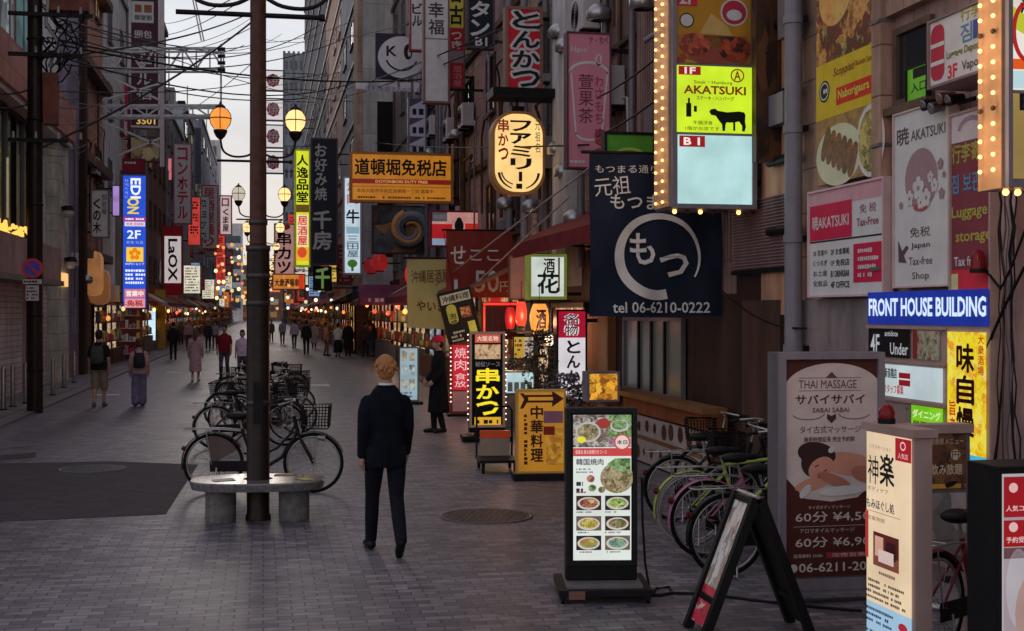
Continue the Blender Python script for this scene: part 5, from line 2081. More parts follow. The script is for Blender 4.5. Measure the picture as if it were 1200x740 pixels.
# directory of the building
sg = Sign('wall', 5.28, 1018, 343, 1160, 548, 'building_directory', 'wall directory with a lit blue header reading FRONT HOUSE BUILDING', 'directory sign')
gm = U((120, 102, 98), 2.4)
m = MB()
m.box(sg.x0, .004, 0, sg.x1, .16, sg.H, gm)
m.build('casing', sg.e)
p = panel(sg, sg.f(.0, .0, 1, .18), E((24, 48, 150), .75, .12), 'header', -.01)
m = MB()
m.text('FRONT HOUSE BUILDING', *sg.f(.015, .035, .985, .135), -.014, E((205, 225, 255), 1.0, 0), .03)
m.build('header_lettering', sg.e)
bl_ = mat('directory_black', (.012, .012, .016), .35)
for nm, rc, mt in (('tenant_panel', (.01, .205, .39, .36), bl_), ('tenant_panel', (.42, .21, .64, .36), pic('dish_photo_panel', ['20241a', '5a6a40', 'a8a090', '7a2a24', '3a3a30'], 16, .4)),
                   ('lit_tenant_panel', (.14, .40, .665, .575), E((190, 206, 210), .8, .1)), ('tenant_panel', (.14, .605, .40, .76), U((112, 96, 92), 2.3)),
                   ('lit_tenant_panel', (.405, .605, .665, .79), E((130, 210, 30), .75, .12)), ('lit_vertical_panel', (.7, .21, .985, .81), pic('yellow_lit_panel', ['e6b400', 'f2d800', 'f6e84a', 'f0d020', 'e88a20', 'f2e470', 'f4e040'], 15, .8)),
                   ('lit_vertical_panel', (.7, .81, .985, 1), E((70, 178, 206), .75, .15))):
    panel(sg, sg.f(*rc), mt, nm, -.012)
m = MB()
w = E((220, 225, 230), .45, 0)
m.text('4F', *sg.f(.035, .235, .12, .345), -.016, w, .01)
m.text('antidote', *sg.f(.17, .215, .29, .245), -.016, w, .01)
m.text('Under', *sg.f(.22, .28, .38, .345), -.016, w, .01)
m.rect(*sg.f(.42, .21, .46, .36), -.015, E((120, 40, 40), .4, 0))
m.text('新装開店', *sg.f(.17, .42, .28, .475), -.016, K_, .02)
m.rect(*sg.f(.3, .44, .4, .51), -.016, E((150, 20, 40), .6, 0))
m.rect(*sg.f(.3, .47, .4, .478), -.018, E((230, 230, 230), .7, 0))
m.text('スタッフ募集', *sg.f(.16, .51, .34, .56), -.016, E((190, 60, 50), .6, 0), .02)
m.text('味自慢', *sg.f(.775, .26, .9, .73), -.016, mat('red_black_print', (.05, .004, .004), .5), .04, vert=True)
m.text('旨辛鍋', *sg.f(.72, .55, .765, .8), -.016, E((220, 60, 20), .6, 0), .02, vert=True)
m.text('大衆酒場', *sg.f(.93, .22, .97, .42), -.016, E((210, 70, 20), .6, 0), .02, vert=True)
m.text('ダイニング', *sg.f(.42, .625, .65, .67), -.016, E((230, 250, 200), .8, 0), .02)
m.text('居酒屋', *sg.f(.42, .685, .6, .725), -.016, DG, .02)
m.text('OPEN', *sg.f(.53, .735, .65, .775), -.016, DG, .02)
m.text('5F', *sg.f(.425, .735, .5, .775), -.016, DG, .02)
m.lines(*sg.f(.74, .93, .96, .975), 1, -.016, E((180, 225, 235), .6, 0), .7, 3)
for u, v in ((.17, .63), (.37, .63), (.17, .74), (.37, .74)):
    m.ell(sg.x0 + sg.W * u, sg.z1 - sg.H * v, .018, .012, -.016, ALU, 10)
lettering(sg, m)
m = MB()
for v in (.195, .38, .59):
    m.box(sg.x0, -.03, sg.z1 - sg.H * (v + .008), sg.x0 + sg.W * .68, .003, sg.z1 - sg.H * (v - .008), gm)
m.build('rail', sg.e)

# ------------------------------------------------------------------ bulb column sign at the right edge
sg = Sign('front', 7.34, 1179, -60, 1330, 216, 'bulb_column_sign', 'sign at the right edge whose side is a warm column of paired bulbs', 'shop sign')
m = MB()
m.box(sg.x0, .004, sg.z0 - .03, sg.x1, .3, sg.z1, LAVM)
m.frame(sg.x0, sg.z0 - .03, sg.x1, sg.z1, .03, -.03, .003, LAVM)
m.build('casing', sg.e)
panel(sg, sg.r(1185, -60, 1326, 108), E((226, 220, 210), .85, .1), 'lit_panel')
panel(sg, sg.r(1185, 112, 1326, 211), E((186, 156, 90), .5, .1), 'lit_panel')
m = MB()
m.add([(sg.X(1185), -.006, sg.Zv(10)), (sg.X(1185), -.006, sg.Zv(35)), (sg.X(1215), -.006, sg.Zv(52)), (sg.X(1215), -.006, sg.Zv(30))], [(0, 1, 2, 3)], E((190, 200, 50), .8, 0))
m.rect(*sg.r(1185, 72, 1326, 84), -.006, E((230, 90, 30), .8, 0))
m.rect(*sg.r(1185, 86, 1326, 106), -.0065, E((190, 222, 226), .8, 0))
m.arc(sg.X(1205), sg.Zv(40), .12, .2, .03, .03, 90, 270, -.008, E((200, 40, 40), .6, 0))
m.text('台湾', *sg.r(1195, -20, 1215, 20), -.008, K_, .04, vert=True)
m.text('Bar', *sg.r(1194, 112, 1240, 132), -.008, K_, .03)
lettering(sg, m)
m = MB()
m.box(sg.x0 - .02, .02, sg.z0 - .03, sg.x0 - .001, .29, sg.z1, mat('orange_bulb_board', (.46, .27, .15), .5))
m.build('bulb_board', sg.e)
pts, off = [], []
k = 0
z = sg.z0 + .09
while z < sg.z1 - .05:
    for yy in (.075, .225):
        (off if (k * 7 % 5 == 3) else pts).append((sg.x0 - .045, yy, z))
    k += 1
    z += .098
bulbs(sg.e, pts[:48], E((255, 190, 112), 3.6, 0), .014)
for zq in (.2, .9, 1.6):
    glow(sg.e, (sg.x0 - .42, .16, zq), 7, .15)
bulbs(sg.e, off, BULBD, .018, 'dead_bulb')
bulbs(sg.e, [(sg.x0 + .06 + k * .085, .1, sg.z0 - .05) for k in range(7)], BULB, .022)
bracket(sg, .28)
# clutter between: spot lamps on an arm and a red beacon
e = thing('spot_lamp_cluster', 'dark spot lamps and junk on a bracket beside the bulb column', 'wall lamp', (5.45, s_at(5.45, 1122), zz(5.45, s_at(5.45, 1122), 122)), -90)
e.scale = (.55, .55, .55)
m = MB()
m.box(-.5, -.03, -.03, .5, .0, .03, DARK)
m.box(-.03, -.35, -.02, .03, -.001, .02, DARK)
m.build('arm', e)
for i, (x, z, c) in enumerate(((-.34, .02, DARK), (-.12, -.06, GREYM), (.12, .05, mat('amber_housing', (.2, .08, .03), .5)), (.36, -.02, DARK))):
    m = MB()
    m.cyl((x, -.36, z), (x, -.12, z + .05), .09, .06, c, 14)
    m.cyl((x, -.365, z - .002), (x, -.36, z), .075, .08, ALU, 14)
    m.build('lamp_head', e)
e = thing('red_beacon', 'dark red beacon lamp on a bracket above the blue directory header', 'beacon', (5.25, s_at(5.25, 1146), zz(5.25, s_at(5.25, 1146), 320)), -90)
e.scale = (.6, .6, .6)
m = MB()
m.cyl((0, 0, 0), (0, 0, .05), .1, .1, DARK, 16)
m.box(-.02, 0, .01, .02, .39, .04, DARK)
m.build('base', e)
m = MB()
m.lathe([(.085, .05), (.085, .2), (.06, .27), (0, .3)], mat('red_dome', (.22, .012, .018), .15), 18)
m.build('dome', e)

# ------------------------------------------------------------------ middle distance, right: shop mouths
mk = mat('maroon_red_valance', alb((92, 22, 26), 1.8), .75, noise=.2)
y0, y1 = 16.9, 22.6
e = thing('red_awning', 'long dark red awning over the shops behind the dark cloth banner', 'awning', (5.5, (y0 + y1) / 2, 3.1), -90)
w = (y1 - y0) / 2
m = MB()
m.add([(-w, -.01, .75), (w, -.01, .75), (w, -1.1, .24), (-w, -1.1, .24), (-w, -1.1, 0), (w, -1.1, 0), (-w, -1.06, .0), (w, -1.06, .0), (w, -.01, .70), (-w, -.01, .70), (-w, -1.06, .2), (w, -1.06, .2)],
      [(0, 3, 2, 1), (3, 4, 5, 2), (4, 6, 7, 5), (10, 11, 7, 6), (9, 8, 11, 10), (0, 9, 10, 3), (1, 2, 11, 8), (3, 10, 6, 4), (2, 5, 7, 11)], mk)
m.build('canvas', e)
m = MB()
for x in (-w + .1, 0, w - .1):
    m.bar((x, -.02, .05), (x, -1.05, .1), .03, .03, DARK)
m.build('frame', e)

sg = Sign('front', 21.8, 619, 298, 664, 351, 'small_lightbox', 'small lit white lightbox with a green rim below the red awning', 'shop sign')
casing(sg, E((206, 214, 206), .85, .1), E((150, 160, 70), .35, .1), .05, .3, wall=5.5)
m = MB()
m.text('酒', *sg.r(637, 303, 650, 320), -.004, K_, .02)
m.text('花', *sg.r(630, 320, 655, 344), -.004, U((40, 50, 60), 2), .03)
m.rect(*sg.r(654, 302, 656, 342), -.004, U((120, 90, 40), 2))
lettering(sg, m)

sg = Sign('front', 20.2, 652, 363, 688, 470, 'pork_cutlet_sign', 'lit white vertical sign with a crimson top beside the doorway', 'shop sign')
casing(sg, E((224, 218, 222), .8, .08), DARK, .03, .22, wall=5.5)
m = MB()
m.rect(*sg.r(654, 365, 687, 396), -.003, E((170, 20, 50), .75, .1))
for d in (-.018, .018):
    m.text('名物', *[v + (d if i % 2 == 0 else 0) for i, v in enumerate(sg.r(662, 367, 677, 394))], -.005, E((230, 215, 215), .8, 0), .04, vert=True)
m.text('名物', *sg.r(662, 367, 677, 394), -.007, K_, .015, vert=True)
m.text('とんかつ', *sg.r(664, 398, 680, 468), -.005, K_, .03, vert=True)
lettering(sg, m)

# lanterns
def lantern(px, py, Z, r, h, col, label, txt=None, group='paper lanterns by the shop mouths', dark=K_):
    p = P(px, py, Z)
    e = thing('paper_lantern', label, 'lantern', (p.x, p.y, p.z - h / 2), 0, group)
    m = MB()
    n = 14
    prof = [(r * .5, 0)]
    for i in range(n * 3 + 1):
        t = i / (n * 3)
        prof.append((r * (math.sin(math.pi * (.12 + .76 * t)) ** .45) * (1 + .02 * math.cos(t * n * 2 * math.pi)), h * (.02 + .96 * t)))
    prof.append((r * .5, h))
    m.lathe(prof, col, 20)
    m.build('shade', e)
    if Z < 28:
        glow(e, (0, -r - .12, h * .4), 8, .08, (1, .45, .25))
    m = MB()
    m.cyl((0, 0, -.03), (0, 0, .012), r * .55, r * .6, BLACK, 14)
    m.cyl((0, 0, h - .012), (0, 0, h + .03), r * .6, r * .55, BLACK, 14)
    m.cyl((0, 0, h + .03), (0, 0, h + .35), .006, .006, BLACK, 6)
    m.build('cap', e)
    if txt:
        m = MB()
        m.text(txt, -r * .5, h * .15, r * .5, h * .85, 0, dark, .03, vert=True)
        m.bend(lambda x, y, z: (x, -math.sqrt(max(0, (r * 1.03) ** 2 - x * x)) - .004, z))
        m.build('lettering', e)
lantern(611, 368, 22.5, .1, .44, E((255, 76, 50), .95, .1), 'slim red paper lantern under the left end of the red awning')
lantern(632, 374, 21.5, .16, .52, E((255, 160, 70), 1.1, .2), 'fat orange paper lantern with dark marks below the small lightbox', '酒')
lantern(598, 373, 24, .1, .42, E((220, 40, 34), .6, .1), 'dim red paper lantern left of the slim bright red one')
lantern(581, 352, 29, .13, .5, E((225, 50, 40), .5, .1), 'red paper lantern half hidden below the red printed curtain')
lantern(531, 382, 27, .12, .36, E((255, 150, 60), 1.0, .1), 'glowing orange lantern under the yellow cloth banner')
lantern(445, 308, 48, .3, .62, E((190, 40, 40), .35, .1), 'big round red lantern left of the yellow cloth banner')
lantern(435, 312, 52, .3, .6, E((170, 34, 40), .3, .1), 'dim red lantern just left of the big round red one')
lantern(480, 322, 40, .15, .5, E((230, 60, 50), .5, .1), 'small red lantern near the top of the yellow cloth banner')

sg = Sign('front', 22.6, 692, 443, 722, 471, 'amber_window_box', 'small glowing amber display box at the foot of the brown board', 'display box')
casing(sg, pic('amber_glow', ['5a2a08', 'c87a1c', 'ffc040', '7a3c0c', 'ffb030'], 12, .8), CONC, .03, .3)
sg.e.location = P(707, 471, 18.6)

sg = Sign('front', 27.5, 523, 271, 600, 349, 'red_printed_curtain', 'dark red hanging cloth with pale lettering and a price of 50 yen', 'banner')
def fold2(x, y, z):
    return (x, y + .03 * math.sin(9 * x / sg.W) + .012 * math.sin(23 * x / sg.W + 4 * z), z)
m = MB()
n1, n2 = 40, 12
vs = [(sg.x0 + sg.W * i / n1, 0, sg.H * j / n2) for j in range(n2 + 1) for i in range(n1 + 1)]
fs = [(j * (n1 + 1) + i, j * (n1 + 1) + i + 1, (j + 1) * (n1 + 1) + i + 1, (j + 1) * (n1 + 1) + i) for j in range(n2) for i in range(n1)]
m.add(vs, fs, cloth_tr('dark_red_cloth', (104, 42, 36), 2.4), True)
m.bend(fold2)
m.build('cloth', sg.e)
m = MB()
m.text('せ', *sg.r(528, 289, 545, 310), -.02, cl, .01)
m.text('ここ', *sg.r(550, 293, 585, 306), -.02, cl, .01)
m.text('50', *sg.r(556, 317, 585, 343), -.02, cl, .01)
m.text('円', *sg.r(586, 330, 597, 342), -.02, cl, .02)
m.text('1', *sg.r(532, 328, 536, 340), -.02, cl, .01)
m.bend(fold2)
lettering(sg, m)
m = MB()
m.cyl((sg.x0 - .1, .03, sg.H + .02), (5.5 - sg.o.x, .03, sg.H + .02), .02, .02, DARK, 8)
m.build('pole', sg.e)

sg = Sign('front', 31.5, 477, 304, 528, 384, 'yellow_cloth_banner', 'pale yellow cloth banner with brown brushed letters sagging over a stall', 'banner')
yl = cloth_tr('pale_yellow_cloth', (196, 186, 96), 1.0)
def fold3(x, y, z):
    u, v = x / sg.W, z / sg.H
    return (x, y + .05 * math.sin(5 * u + 3 * v) + .02 * math.sin(14 * u - 6 * v), z - .06 * (u + .5) * (1 - v))
m = MB()
n1, n2 = 24, 24
vs = [(sg.x0 + sg.W * i / n1, 0, sg.H * j / n2) for j in range(n2 + 1) for i in range(n1 + 1)]
fs = [(j * (n1 + 1) + i, j * (n1 + 1) + i + 1, (j + 1) * (n1 + 1) + i + 1, (j + 1) * (n1 + 1) + i) for j in range(n2) for i in range(n1)]
m.add(vs, fs, yl, True)
m.bend(fold3)
m.build('cloth', sg.e)
m = MB()
bw = U((72, 50, 30), 2.2)
m.text('沖縄居酒屋', *sg.r(482, 316, 526, 331), -.03, bw, .01, rot=3)
m.text('やいま', *sg.r(488, 352, 522, 364), -.03, bw, .02)
m.bend(fold3)
lettering(sg, m)
m = MB()
m.cyl((sg.x0 - .1, .03, sg.H + .03), (5.5 - sg.o.x, .03, sg.H + .03), .025, .025, DARK, 8)
m.build('pole', sg.e)

sg = Sign('front', 25.2, 526, 338, 566, 400, 'tilted_black_sign', 'black menu board hung at a tilt with pale boxes of lettering', 'menu board')
casing(sg, U((26, 22, 20), 2), U((40, 34, 28), 2), .02, .06)
m = MB()
pc, ol = U((150, 142, 120), 2.8), U((150, 140, 60), 2.6)
m.rect(*sg.f(.06, .06, .94, .24), -.003, pc)
m.text('沖縄料理', *sg.f(.1, .09, .9, .21), -.005, K_, .02)
m.shape([(x + sg.x0 + sg.W * .3, z + sg.H * .55) for x, z in rrect(-.1, -.2, .1, .2, .09)], -.003, ol)
m.rect(*sg.f(.55, .36, .85, .56), -.003, pic('menu_food_small', ['3a1a10', '8a3a20', 'c08a50'], 20, 0, 2.5))
m.text('泡盛', *sg.f(.2, .42, .4, .68), -.005, K_, .02, vert=True)
m.lines(*sg.f(.12, .76, .6, .98), 3, -.003, pc, .6, 5)
m.rect(*sg.f(.68, .65, .9, .95), -.003, ol)
lettering(sg, m)
sg.e.rotation_euler = (0, R(-14), 0)
e = sg.e
m = MB()
m.cyl((0, .03, sg.H), (.1, .03, sg.H + 1.2), .008, .008, DARK, 6)
m.build('cord', e)

sg = Sign('front', 33.0, 504, 247, 570, 290, 'red_white_lit_sign', 'lit red and white sign with a small dark figure behind the red curtain', 'shop sign')
casing(sg, E((210, 150, 140), .6, .15), U((90, 24, 34), 2.4), .05, .3, wall=5.5)
m = MB()
m.rect(*sg.r(506, 249, 524, 260), -.004, U((110, 110, 126), 3))
m.rect(*sg.r(506, 263, 530, 280), -.004, E((190, 30, 36), .6, .1))
m.rect(*sg.r(545, 262, 569, 278), -.004, E((200, 40, 30), .6, .1))
m.rect(*sg.r(506, 280, 522, 289), -.005, E((150, 170, 200), .6, .1))
m.ell(sg.X(538), sg.Zv(265), .12, .18, -.006, K_)
m.ell(sg.X(538), sg.Zv(259), .07, .09, -.007, K_)
m.lines(*sg.r(508, 251, 522, 258), 1, -.006, WHT, .7, 2)
lettering(sg, m)

sg = Sign('front', 44.0, 436, 241, 507, 298, 'dark_picture_board', 'large dark board with a coiled grey and amber relief picture', 'picture sign')
bkm = MB()
for k, (r_, mt_) in enumerate(((.16, U((92, 94, 100), 2.4)), (.12, U((150, 104, 60), 2.4)), (.1, U((60, 66, 66), 2.2)))):
    pts = []
    for i in range(26):
        t = i / 25
        a = 4.2 * t * math.pi / 2 + k * 1.9
        q_ = (.75 - .5 * t)
        pts.append((.25 + q_ * math.cos(a) * sg.W * .4, -.1 - .02 * k, sg.H * (.5 + .48 * q_ * math.sin(a))))
    bkm.tube(pts, [r_ * (1 - .6 * i / 25) for i in range(26)], mt_, 8)
bkm.build('relief_coil', sg.e)
casing(sg, pic('dark_relief_picture', ['0a0c0e', '14181a', '4a4a50', '0c1010', '6a4a2a', '1c2022', '3a3e44'], 1.1, 0, 2.4, (1, 1, 1.2)), U((50, 36, 34), 2), .06, .3, wall=5.5)
sg = Sign('front', 48.0, 420, 334, 479, 358, 'maroon_awning_box', 'maroon straight awning over the far shop mouth left of the yellow banner', 'awning')
m = MB()
m.add([(sg.x0, 0, sg.H), (sg.x1, 0, sg.H), (sg.x1, -.9, sg.H * .35), (sg.x0, -.9, sg.H * .35), (sg.x0, -.9, 0), (sg.x1, -.9, 0), (sg.x0, 0, 0), (sg.x1, 0, 0)], [(0, 3, 2, 1), (3, 4, 5, 2), (0, 6, 4, 3), (1, 2, 5, 7), (6, 7, 5, 4), (0, 1, 7, 6)], AW_MAR)
m.build('canvas', sg.e)
m = MB()
m.lines(sg.x0 + .3, .08, sg.x1 - .3, .3, 1, -.905, U((150, 120, 130), 2.6), .7, 4)
m.build('print', sg.e)

# small things that fill the shop mouths under the red awning
sg = Sign('front', 23.4, 596, 299, 621, 352, 'brown_wall_board', 'plain pinkish brown board between the red curtain and the small lightbox', 'board')
casing(sg, U((128, 92, 84), 2.6), U((80, 56, 50), 2.4), .03, .06, wall=5.5)
sg = Sign('front', 26.6, 566, 354, 606, 398, 'red_neon_frame', 'red glowing frame and slats under the red printed curtain', 'shop sign')
m = MB()
m.box(sg.x0, .0, 0, sg.x1, .1, sg.H, mat('dark_red_box', (.1, .012, .015), .5))
for k in range(9):
    x = sg.x0 + sg.W * (k + .5) / 9
    m.box(x - .015, -.03, .06, x + .015, -.001, sg.H - .1, mat('dark_red_box', (.1, .012, .015), .5))
m.build('casing', sg.e)
m = MB()
m.box(sg.x0, -.06, sg.H - .07, sg.x1, -.031, sg.H - .02, E((255, 50, 46), 1.3, 0))
m.box(sg.x0, -.06, .0, sg.x0 + .04, -.031, sg.H - .08, E((255, 50, 46), .9, 0))
m.build('neon_tube', sg.e)
bracket(sg, .1)
sg = Sign('front', 24.6, 601, 394, 626, 421, 'yellow_notice', 'yellow and pale notices above the white glass case', 'notice')
casing(sg, E((220, 180, 70), .55, .1), DARK, .02, .05, wall=5.5)
m = MB()
m.lines(*sg.r(603, 397, 613, 418), 4, -.004, U((130, 40, 30), 2), .6, 4)
m.rect(*sg.r(614, 396, 625, 419), -.004, E((226, 206, 190), .5, .1))
m.lines(*sg.r(615, 398, 624, 417), 4, -.006, U((90, 60, 50), 2), .5, 6)
lettering(sg, m)
p = P(609, 478, 23.4)
e = thing('glass_case', 'white lit glass case on a grey base beside the amber arrow stand', 'display case', (p.x, p.y, 0))
m = MB()
m.box(-.28, 0, 0, .28, .4, .62, GREYM)
m.frame(-.28, .63, .28, 1.05, .025, -.01, .4, ALU)
m.build('case', e)
m = MB()
m.rect(-.255, .655, .255, 1.025, .02, E((190, 220, 224), .75, .15))
for k in range(4):
    m.rect(-.22 + k * .12, .68, -.13 + k * .12, .85, .012, U((70, 90, 96), 2.4))
m.build('lit_glass', e)

# ------------------------------------------------------------------ middle of the picture: far right-row signs
sg = Sign('front', 52, 402, 207, 424, 322, 'beef_sign', 'tall white lit sign with a black beef kanji and a green tree at its foot', 'shop sign')
casing(sg, E((196, 214, 226), .8, .1), U((120, 120, 130), 2.6), .07, .4, wall=5.5)
m = MB()
m.text('牛', *sg.r(406, 246, 421, 262), -.006, K_, .03)
m.text('焼肉', *sg.r(407, 211, 420, 240), -.006, E((200, 90, 110), .7, 0), .02, vert=True)
m.rect(*sg.r(406, 266, 421, 274), -.006, E((150, 190, 210), .6, 0))
m.text('三田屋', *sg.r(407, 276, 420, 302), -.006, E((90, 120, 140), .5, 0), .02, vert=True)
m.ell(sg.X(413), sg.Zv(309), .2, .16, -.006, E((70, 130, 50), .5, 0))
m.rect(sg.X(413) - .05, sg.Zv(318), sg.X(413) + .05, sg.Zv(309), -.007, E((70, 110, 40), .5, 0))
lettering(sg, m)

sg = Sign('front', 62, 364, 162, 396, 311, 'dark_okonomiyaki_sign', 'tall near black vertical sign with pale lavender kanji', 'shop sign')
casing(sg, U((34, 36, 46), 2.2), U((54, 54, 64), 2.4), .08, .5, wall=4.7)
m = MB()
lvw = U((150, 146, 172), 3)
m.text('お好み焼', *sg.r(369, 168, 383, 236), -.006, lvw, .02, vert=True)
m.text('千房', *sg.r(367, 246, 388, 294), -.006, lvw, .05, vert=True)
lettering(sg, m)
sg = Sign('front', 64, 367, 312, 389, 341, 'green_kanji_sign', 'dark sign with a glowing green kanji below the near black vertical sign', 'shop sign')
casing(sg, U((26, 34, 26), 2), DARK, .06, .3, wall=4.7)
m = MB()
m.text('千', *sg.r(370, 314, 386, 338), -.006, E((120, 150, 90), .5, 0), .05)
lettering(sg, m)
sg = Sign('front', 72, 345, 175, 364, 313, 'yellow_green_lit_sign', 'narrow glowing yellow green vertical sign with an orange lower end', 'shop sign')
casing(sg, E((214, 222, 40), .9, .08), E((150, 160, 30), .4, .1), .1, .5, wall=4.7)
m = MB()
m.text('人逸品堂', *sg.r(348, 181, 361, 238), -.006, mat('deep_green_print', (.02, .06, .02), .5), .04, vert=True)
m.rect(*sg.r(347, 240, 362, 249), -.006, E((120, 90, 20), .5, 0))
m.rect(*sg.r(348, 252, 361, 289), -.006, E((240, 220, 190), .9, 0))
m.text('居酒屋', *sg.r(349, 253, 360, 288), -.009, E((225, 70, 50), .8, 0), .06, vert=True)
m.rect(*sg.r(347, 290, 362, 306), -.006, E((240, 170, 50), .9, 0))
m.ell(sg.X(354), sg.Zv(296), .26, .3, -.009, E((220, 80, 40), .8, 0))
lettering(sg, m)
sg = Sign('front', 88, 321, 262, 346, 325, 'pink_katakana_sign', 'dusty pink vertical sign with dark characters right of the bench post', 'shop sign')
casing(sg, E((190, 140, 134), .6, .08), U((140, 100, 100), 2.4), .1, .4, wall=4.7)
m = MB()
m.text('串カツ', *sg.r(325, 272, 341, 322), -.008, K_, .03, vert=True)
m.ell(sg.X(334), sg.Zv(266), .35, .22, -.008, U((150, 60, 50), 2.4))
lettering(sg, m)
sg = Sign('front', 86, 319, 321, 358, 340, 'orange_lit_sign', 'wide orange lit sign below the dusty pink vertical sign', 'shop sign')
casing(sg, E((226, 140, 62), .65, .15), U((150, 84, 40), 2.4), .08, .4, wall=4.7)
m = MB()
m.text('大衆酒場串', *sg.r(322, 327, 350, 336), -.008, U((90, 40, 20), 2), .03)
m.rect(*sg.r(350, 322, 356, 339), -.008, E((220, 60, 30), .7, 0))
lettering(sg, m)
wr = E((226, 218, 218), .72, .05)
dk = U((130, 40, 48), 2.6)
for i, (y0, y1, lab) in enumerate(((82, 107, 'white square sign with a red emblem, topmost of four beside the bench post'), (115, 142, 'white square sign with a red emblem, second from top beside the bench post'),
                                   (146, 174, 'white square sign with a red emblem, third from top beside the bench post'), (177, 204, 'white square sign with a red emblem, lowest of four beside the bench post'))):
    sg = Sign('front', 118, 307, y0, 333, y1, 'white_emblem_sign', lab, 'shop sign', 'white emblem signs stacked up a building')
    casing(sg, wr, GREYM, .12, .4, wall=5.5)
    m = MB()
    z0, z1 = .4, sg.H - .4
    m.ell(0, sg.H / 2, sg.W * .3, sg.H * .32, -.02, dk, 8)
    m.text('焼', -sg.W * .26, z0 + .1, sg.W * .26, z1 - .1, -.04, U((205, 190, 192), 3), .01)
    lettering(sg, m)

# ------------------------------------------------------------------ left row signs
def pixblock(m, sg, rc, mt, seed):
    m.lines(*sg.r(*rc), 1, -.012, mt, .75, seed)
sg = Sign('front', 57.0, 142, 204, 173, 363, 'blue_electronics_sign', 'tall glowing blue vertical sign with white turned lettering', 'shop sign')
casing(sg, E((40, 84, 214), .85, .08), U((70, 60, 76), 2.6), .08, .5, wall=-6.2)
m = MB()
wh = E((235, 240, 255), .95, 0)
gd = E((236, 206, 90), .9, 0)
def turned(m, s, rc, mt, bold=.03, y=-.006):
    """letters turned a quarter to run down the sign"""
    t = MB()
    x0, z0, x1, z1 = rc
    t.text(s, 0, 0, z1 - z0, x1 - x0, 0, mt, bold)
    m.add([(x0 + v[2], y, z1 - v[0]) for v in t.v], t.f, mt)
turned(m, 'EDI', sg.r(153, 209, 165, 233), wh, .03)
turned(m, 'ON', sg.r(149, 232, 163, 251), gd, .03)
turned(m, 'エディオン', sg.r(146, 210, 151, 233), E((150, 180, 240), .8, 0), .01)
m.rect(*sg.r(144, 255, 171, 259), -.006, E((200, 60, 100), .8, 0))
m.lines(*sg.r(147, 255.5, 169, 258.5), 1, -.009, wh, .7, 2)
m.rect(*sg.r(146, 260, 170, 265.5), -.006, E((235, 215, 235), .85, 0))
m.text('免税 道頓堀', *sg.r(148, 261, 168, 264.6), -.009, E((200, 50, 80), .7, 0), .01)
m.text('2F', *sg.r(149, 270, 165, 280), -.006, wh, .02)
m.text('家電 玩具', *sg.r(148, 282.5, 168, 286), -.006, E((150, 180, 240), .8, 0), .01)
m.rect(*sg.r(148, 290, 168, 307), -.006, E((246, 200, 60), .95, 0))
flx, flz = (sg.X(158)), sg.Zv(298)
for k in range(5):
    a = R(90 + 72 * k)
    m.ell(flx + math.cos(a) * .15, flz + math.sin(a) * .17, .1, .1, -.009 - .001 * k, E((235, 130, 30), .9, 0), 12)
m.text('100円ショップ', *sg.r(147, 308, 169, 311), -.006, wh, .01)
m.lines(*sg.r(147, 315, 170, 334), 4, -.006, wh, .6, 11, 1.1)
m.rect(*sg.r(146, 339, 170, 349), -.006, E((220, 120, 130), .85, 0))
m.rect(*sg.r(146, 350, 170, 361), -.006, E((235, 150, 160), .85, 0))
m.text('営業中', *sg.r(148, 341, 168, 347.5), -.009, E((250, 235, 235), .9, 0), .04)
m.text('免税', *sg.r(149, 352, 167, 359), -.009, E((190, 40, 50), .7, 0), .04)
lettering(sg, m)

sg = Sign('front', 61.2, 151, -60, 188, 150, 'maroon_tower_sign', 'very tall dark maroon sign with a cream square near its top', 'shop sign')
casing(sg, U((60, 30, 42), 2.4), U((150, 146, 156), 2.6), .1, .7, wall=-6.2)
m = MB()
m.rect(*sg.r(154, 2, 180, 27), -.008, U((206, 190, 130), 3, .5, .05))
m.rect(*sg.r(158, 6, 166, 15), -.011, U((110, 66, 50), 2.4))
m.rect(*sg.r(169, 6, 178, 15), -.011, U((110, 66, 50), 2.4))
m.text('御堂筋', *sg.r(157, 18, 178, 24), -.011, K_, .02)
m.text('囲包', *sg.r(158, 36, 178, 45), -.008, WHT, .02)
for i, ch in enumerate('ホテル宿'):
    m.text(ch, *sg.r(160, 52 + i * 17, 178, 66 + i * 17), -.008, U((168, 156, 166), 2.8), .02)
m.rect(*sg.r(157, 122, 186, 137), -.009, U((40, 24, 28), 2))
m.text('3501', *sg.r(160, 138, 182, 146), -.011, E((214, 170, 90), .8, 0), .02)
lettering(sg, m)
sg = Sign('front', 60.6, 137, 98, 152, 204, 'crimson_narrow_sign', 'narrow crimson sign with white strokes between the gantry and the blue sign', 'shop sign')
casing(sg, U((128, 26, 46), 2.6), U((70, 30, 40), 2.4), .06, .5, wall=-6.2)
m = MB()
m.text('酒場館', *sg.r(140, 122, 149, 180), -.008, WHT, .02, vert=True)
lettering(sg, m)
sg = Sign('front', 59.6, 141, 186, 170, 203, 'maroon_foot_board', 'short maroon board resting just above the glowing blue sign', 'shop sign')
casing(sg, U((96, 22, 36), 2.6), U((70, 30, 40), 2.4), .06, .4, wall=-6.2)
m = MB()
m.lines(*sg.r(146, 189, 163, 193), 1, -.008, WHT, .7, 3)
lettering(sg, m)
sg = Sign('front', 60.2, 152, 160, 188, 190, 'round_emblem_board', 'brown and cream carved board under the number 3501', 'shop sign')
casing(sg, pic('brown_cream_board', ['2a1a14', '6a4a30', 'a88a60', '4a3022'], 2.5, 0, 2.6), WOODB, .06, .3, wall=-6.2)

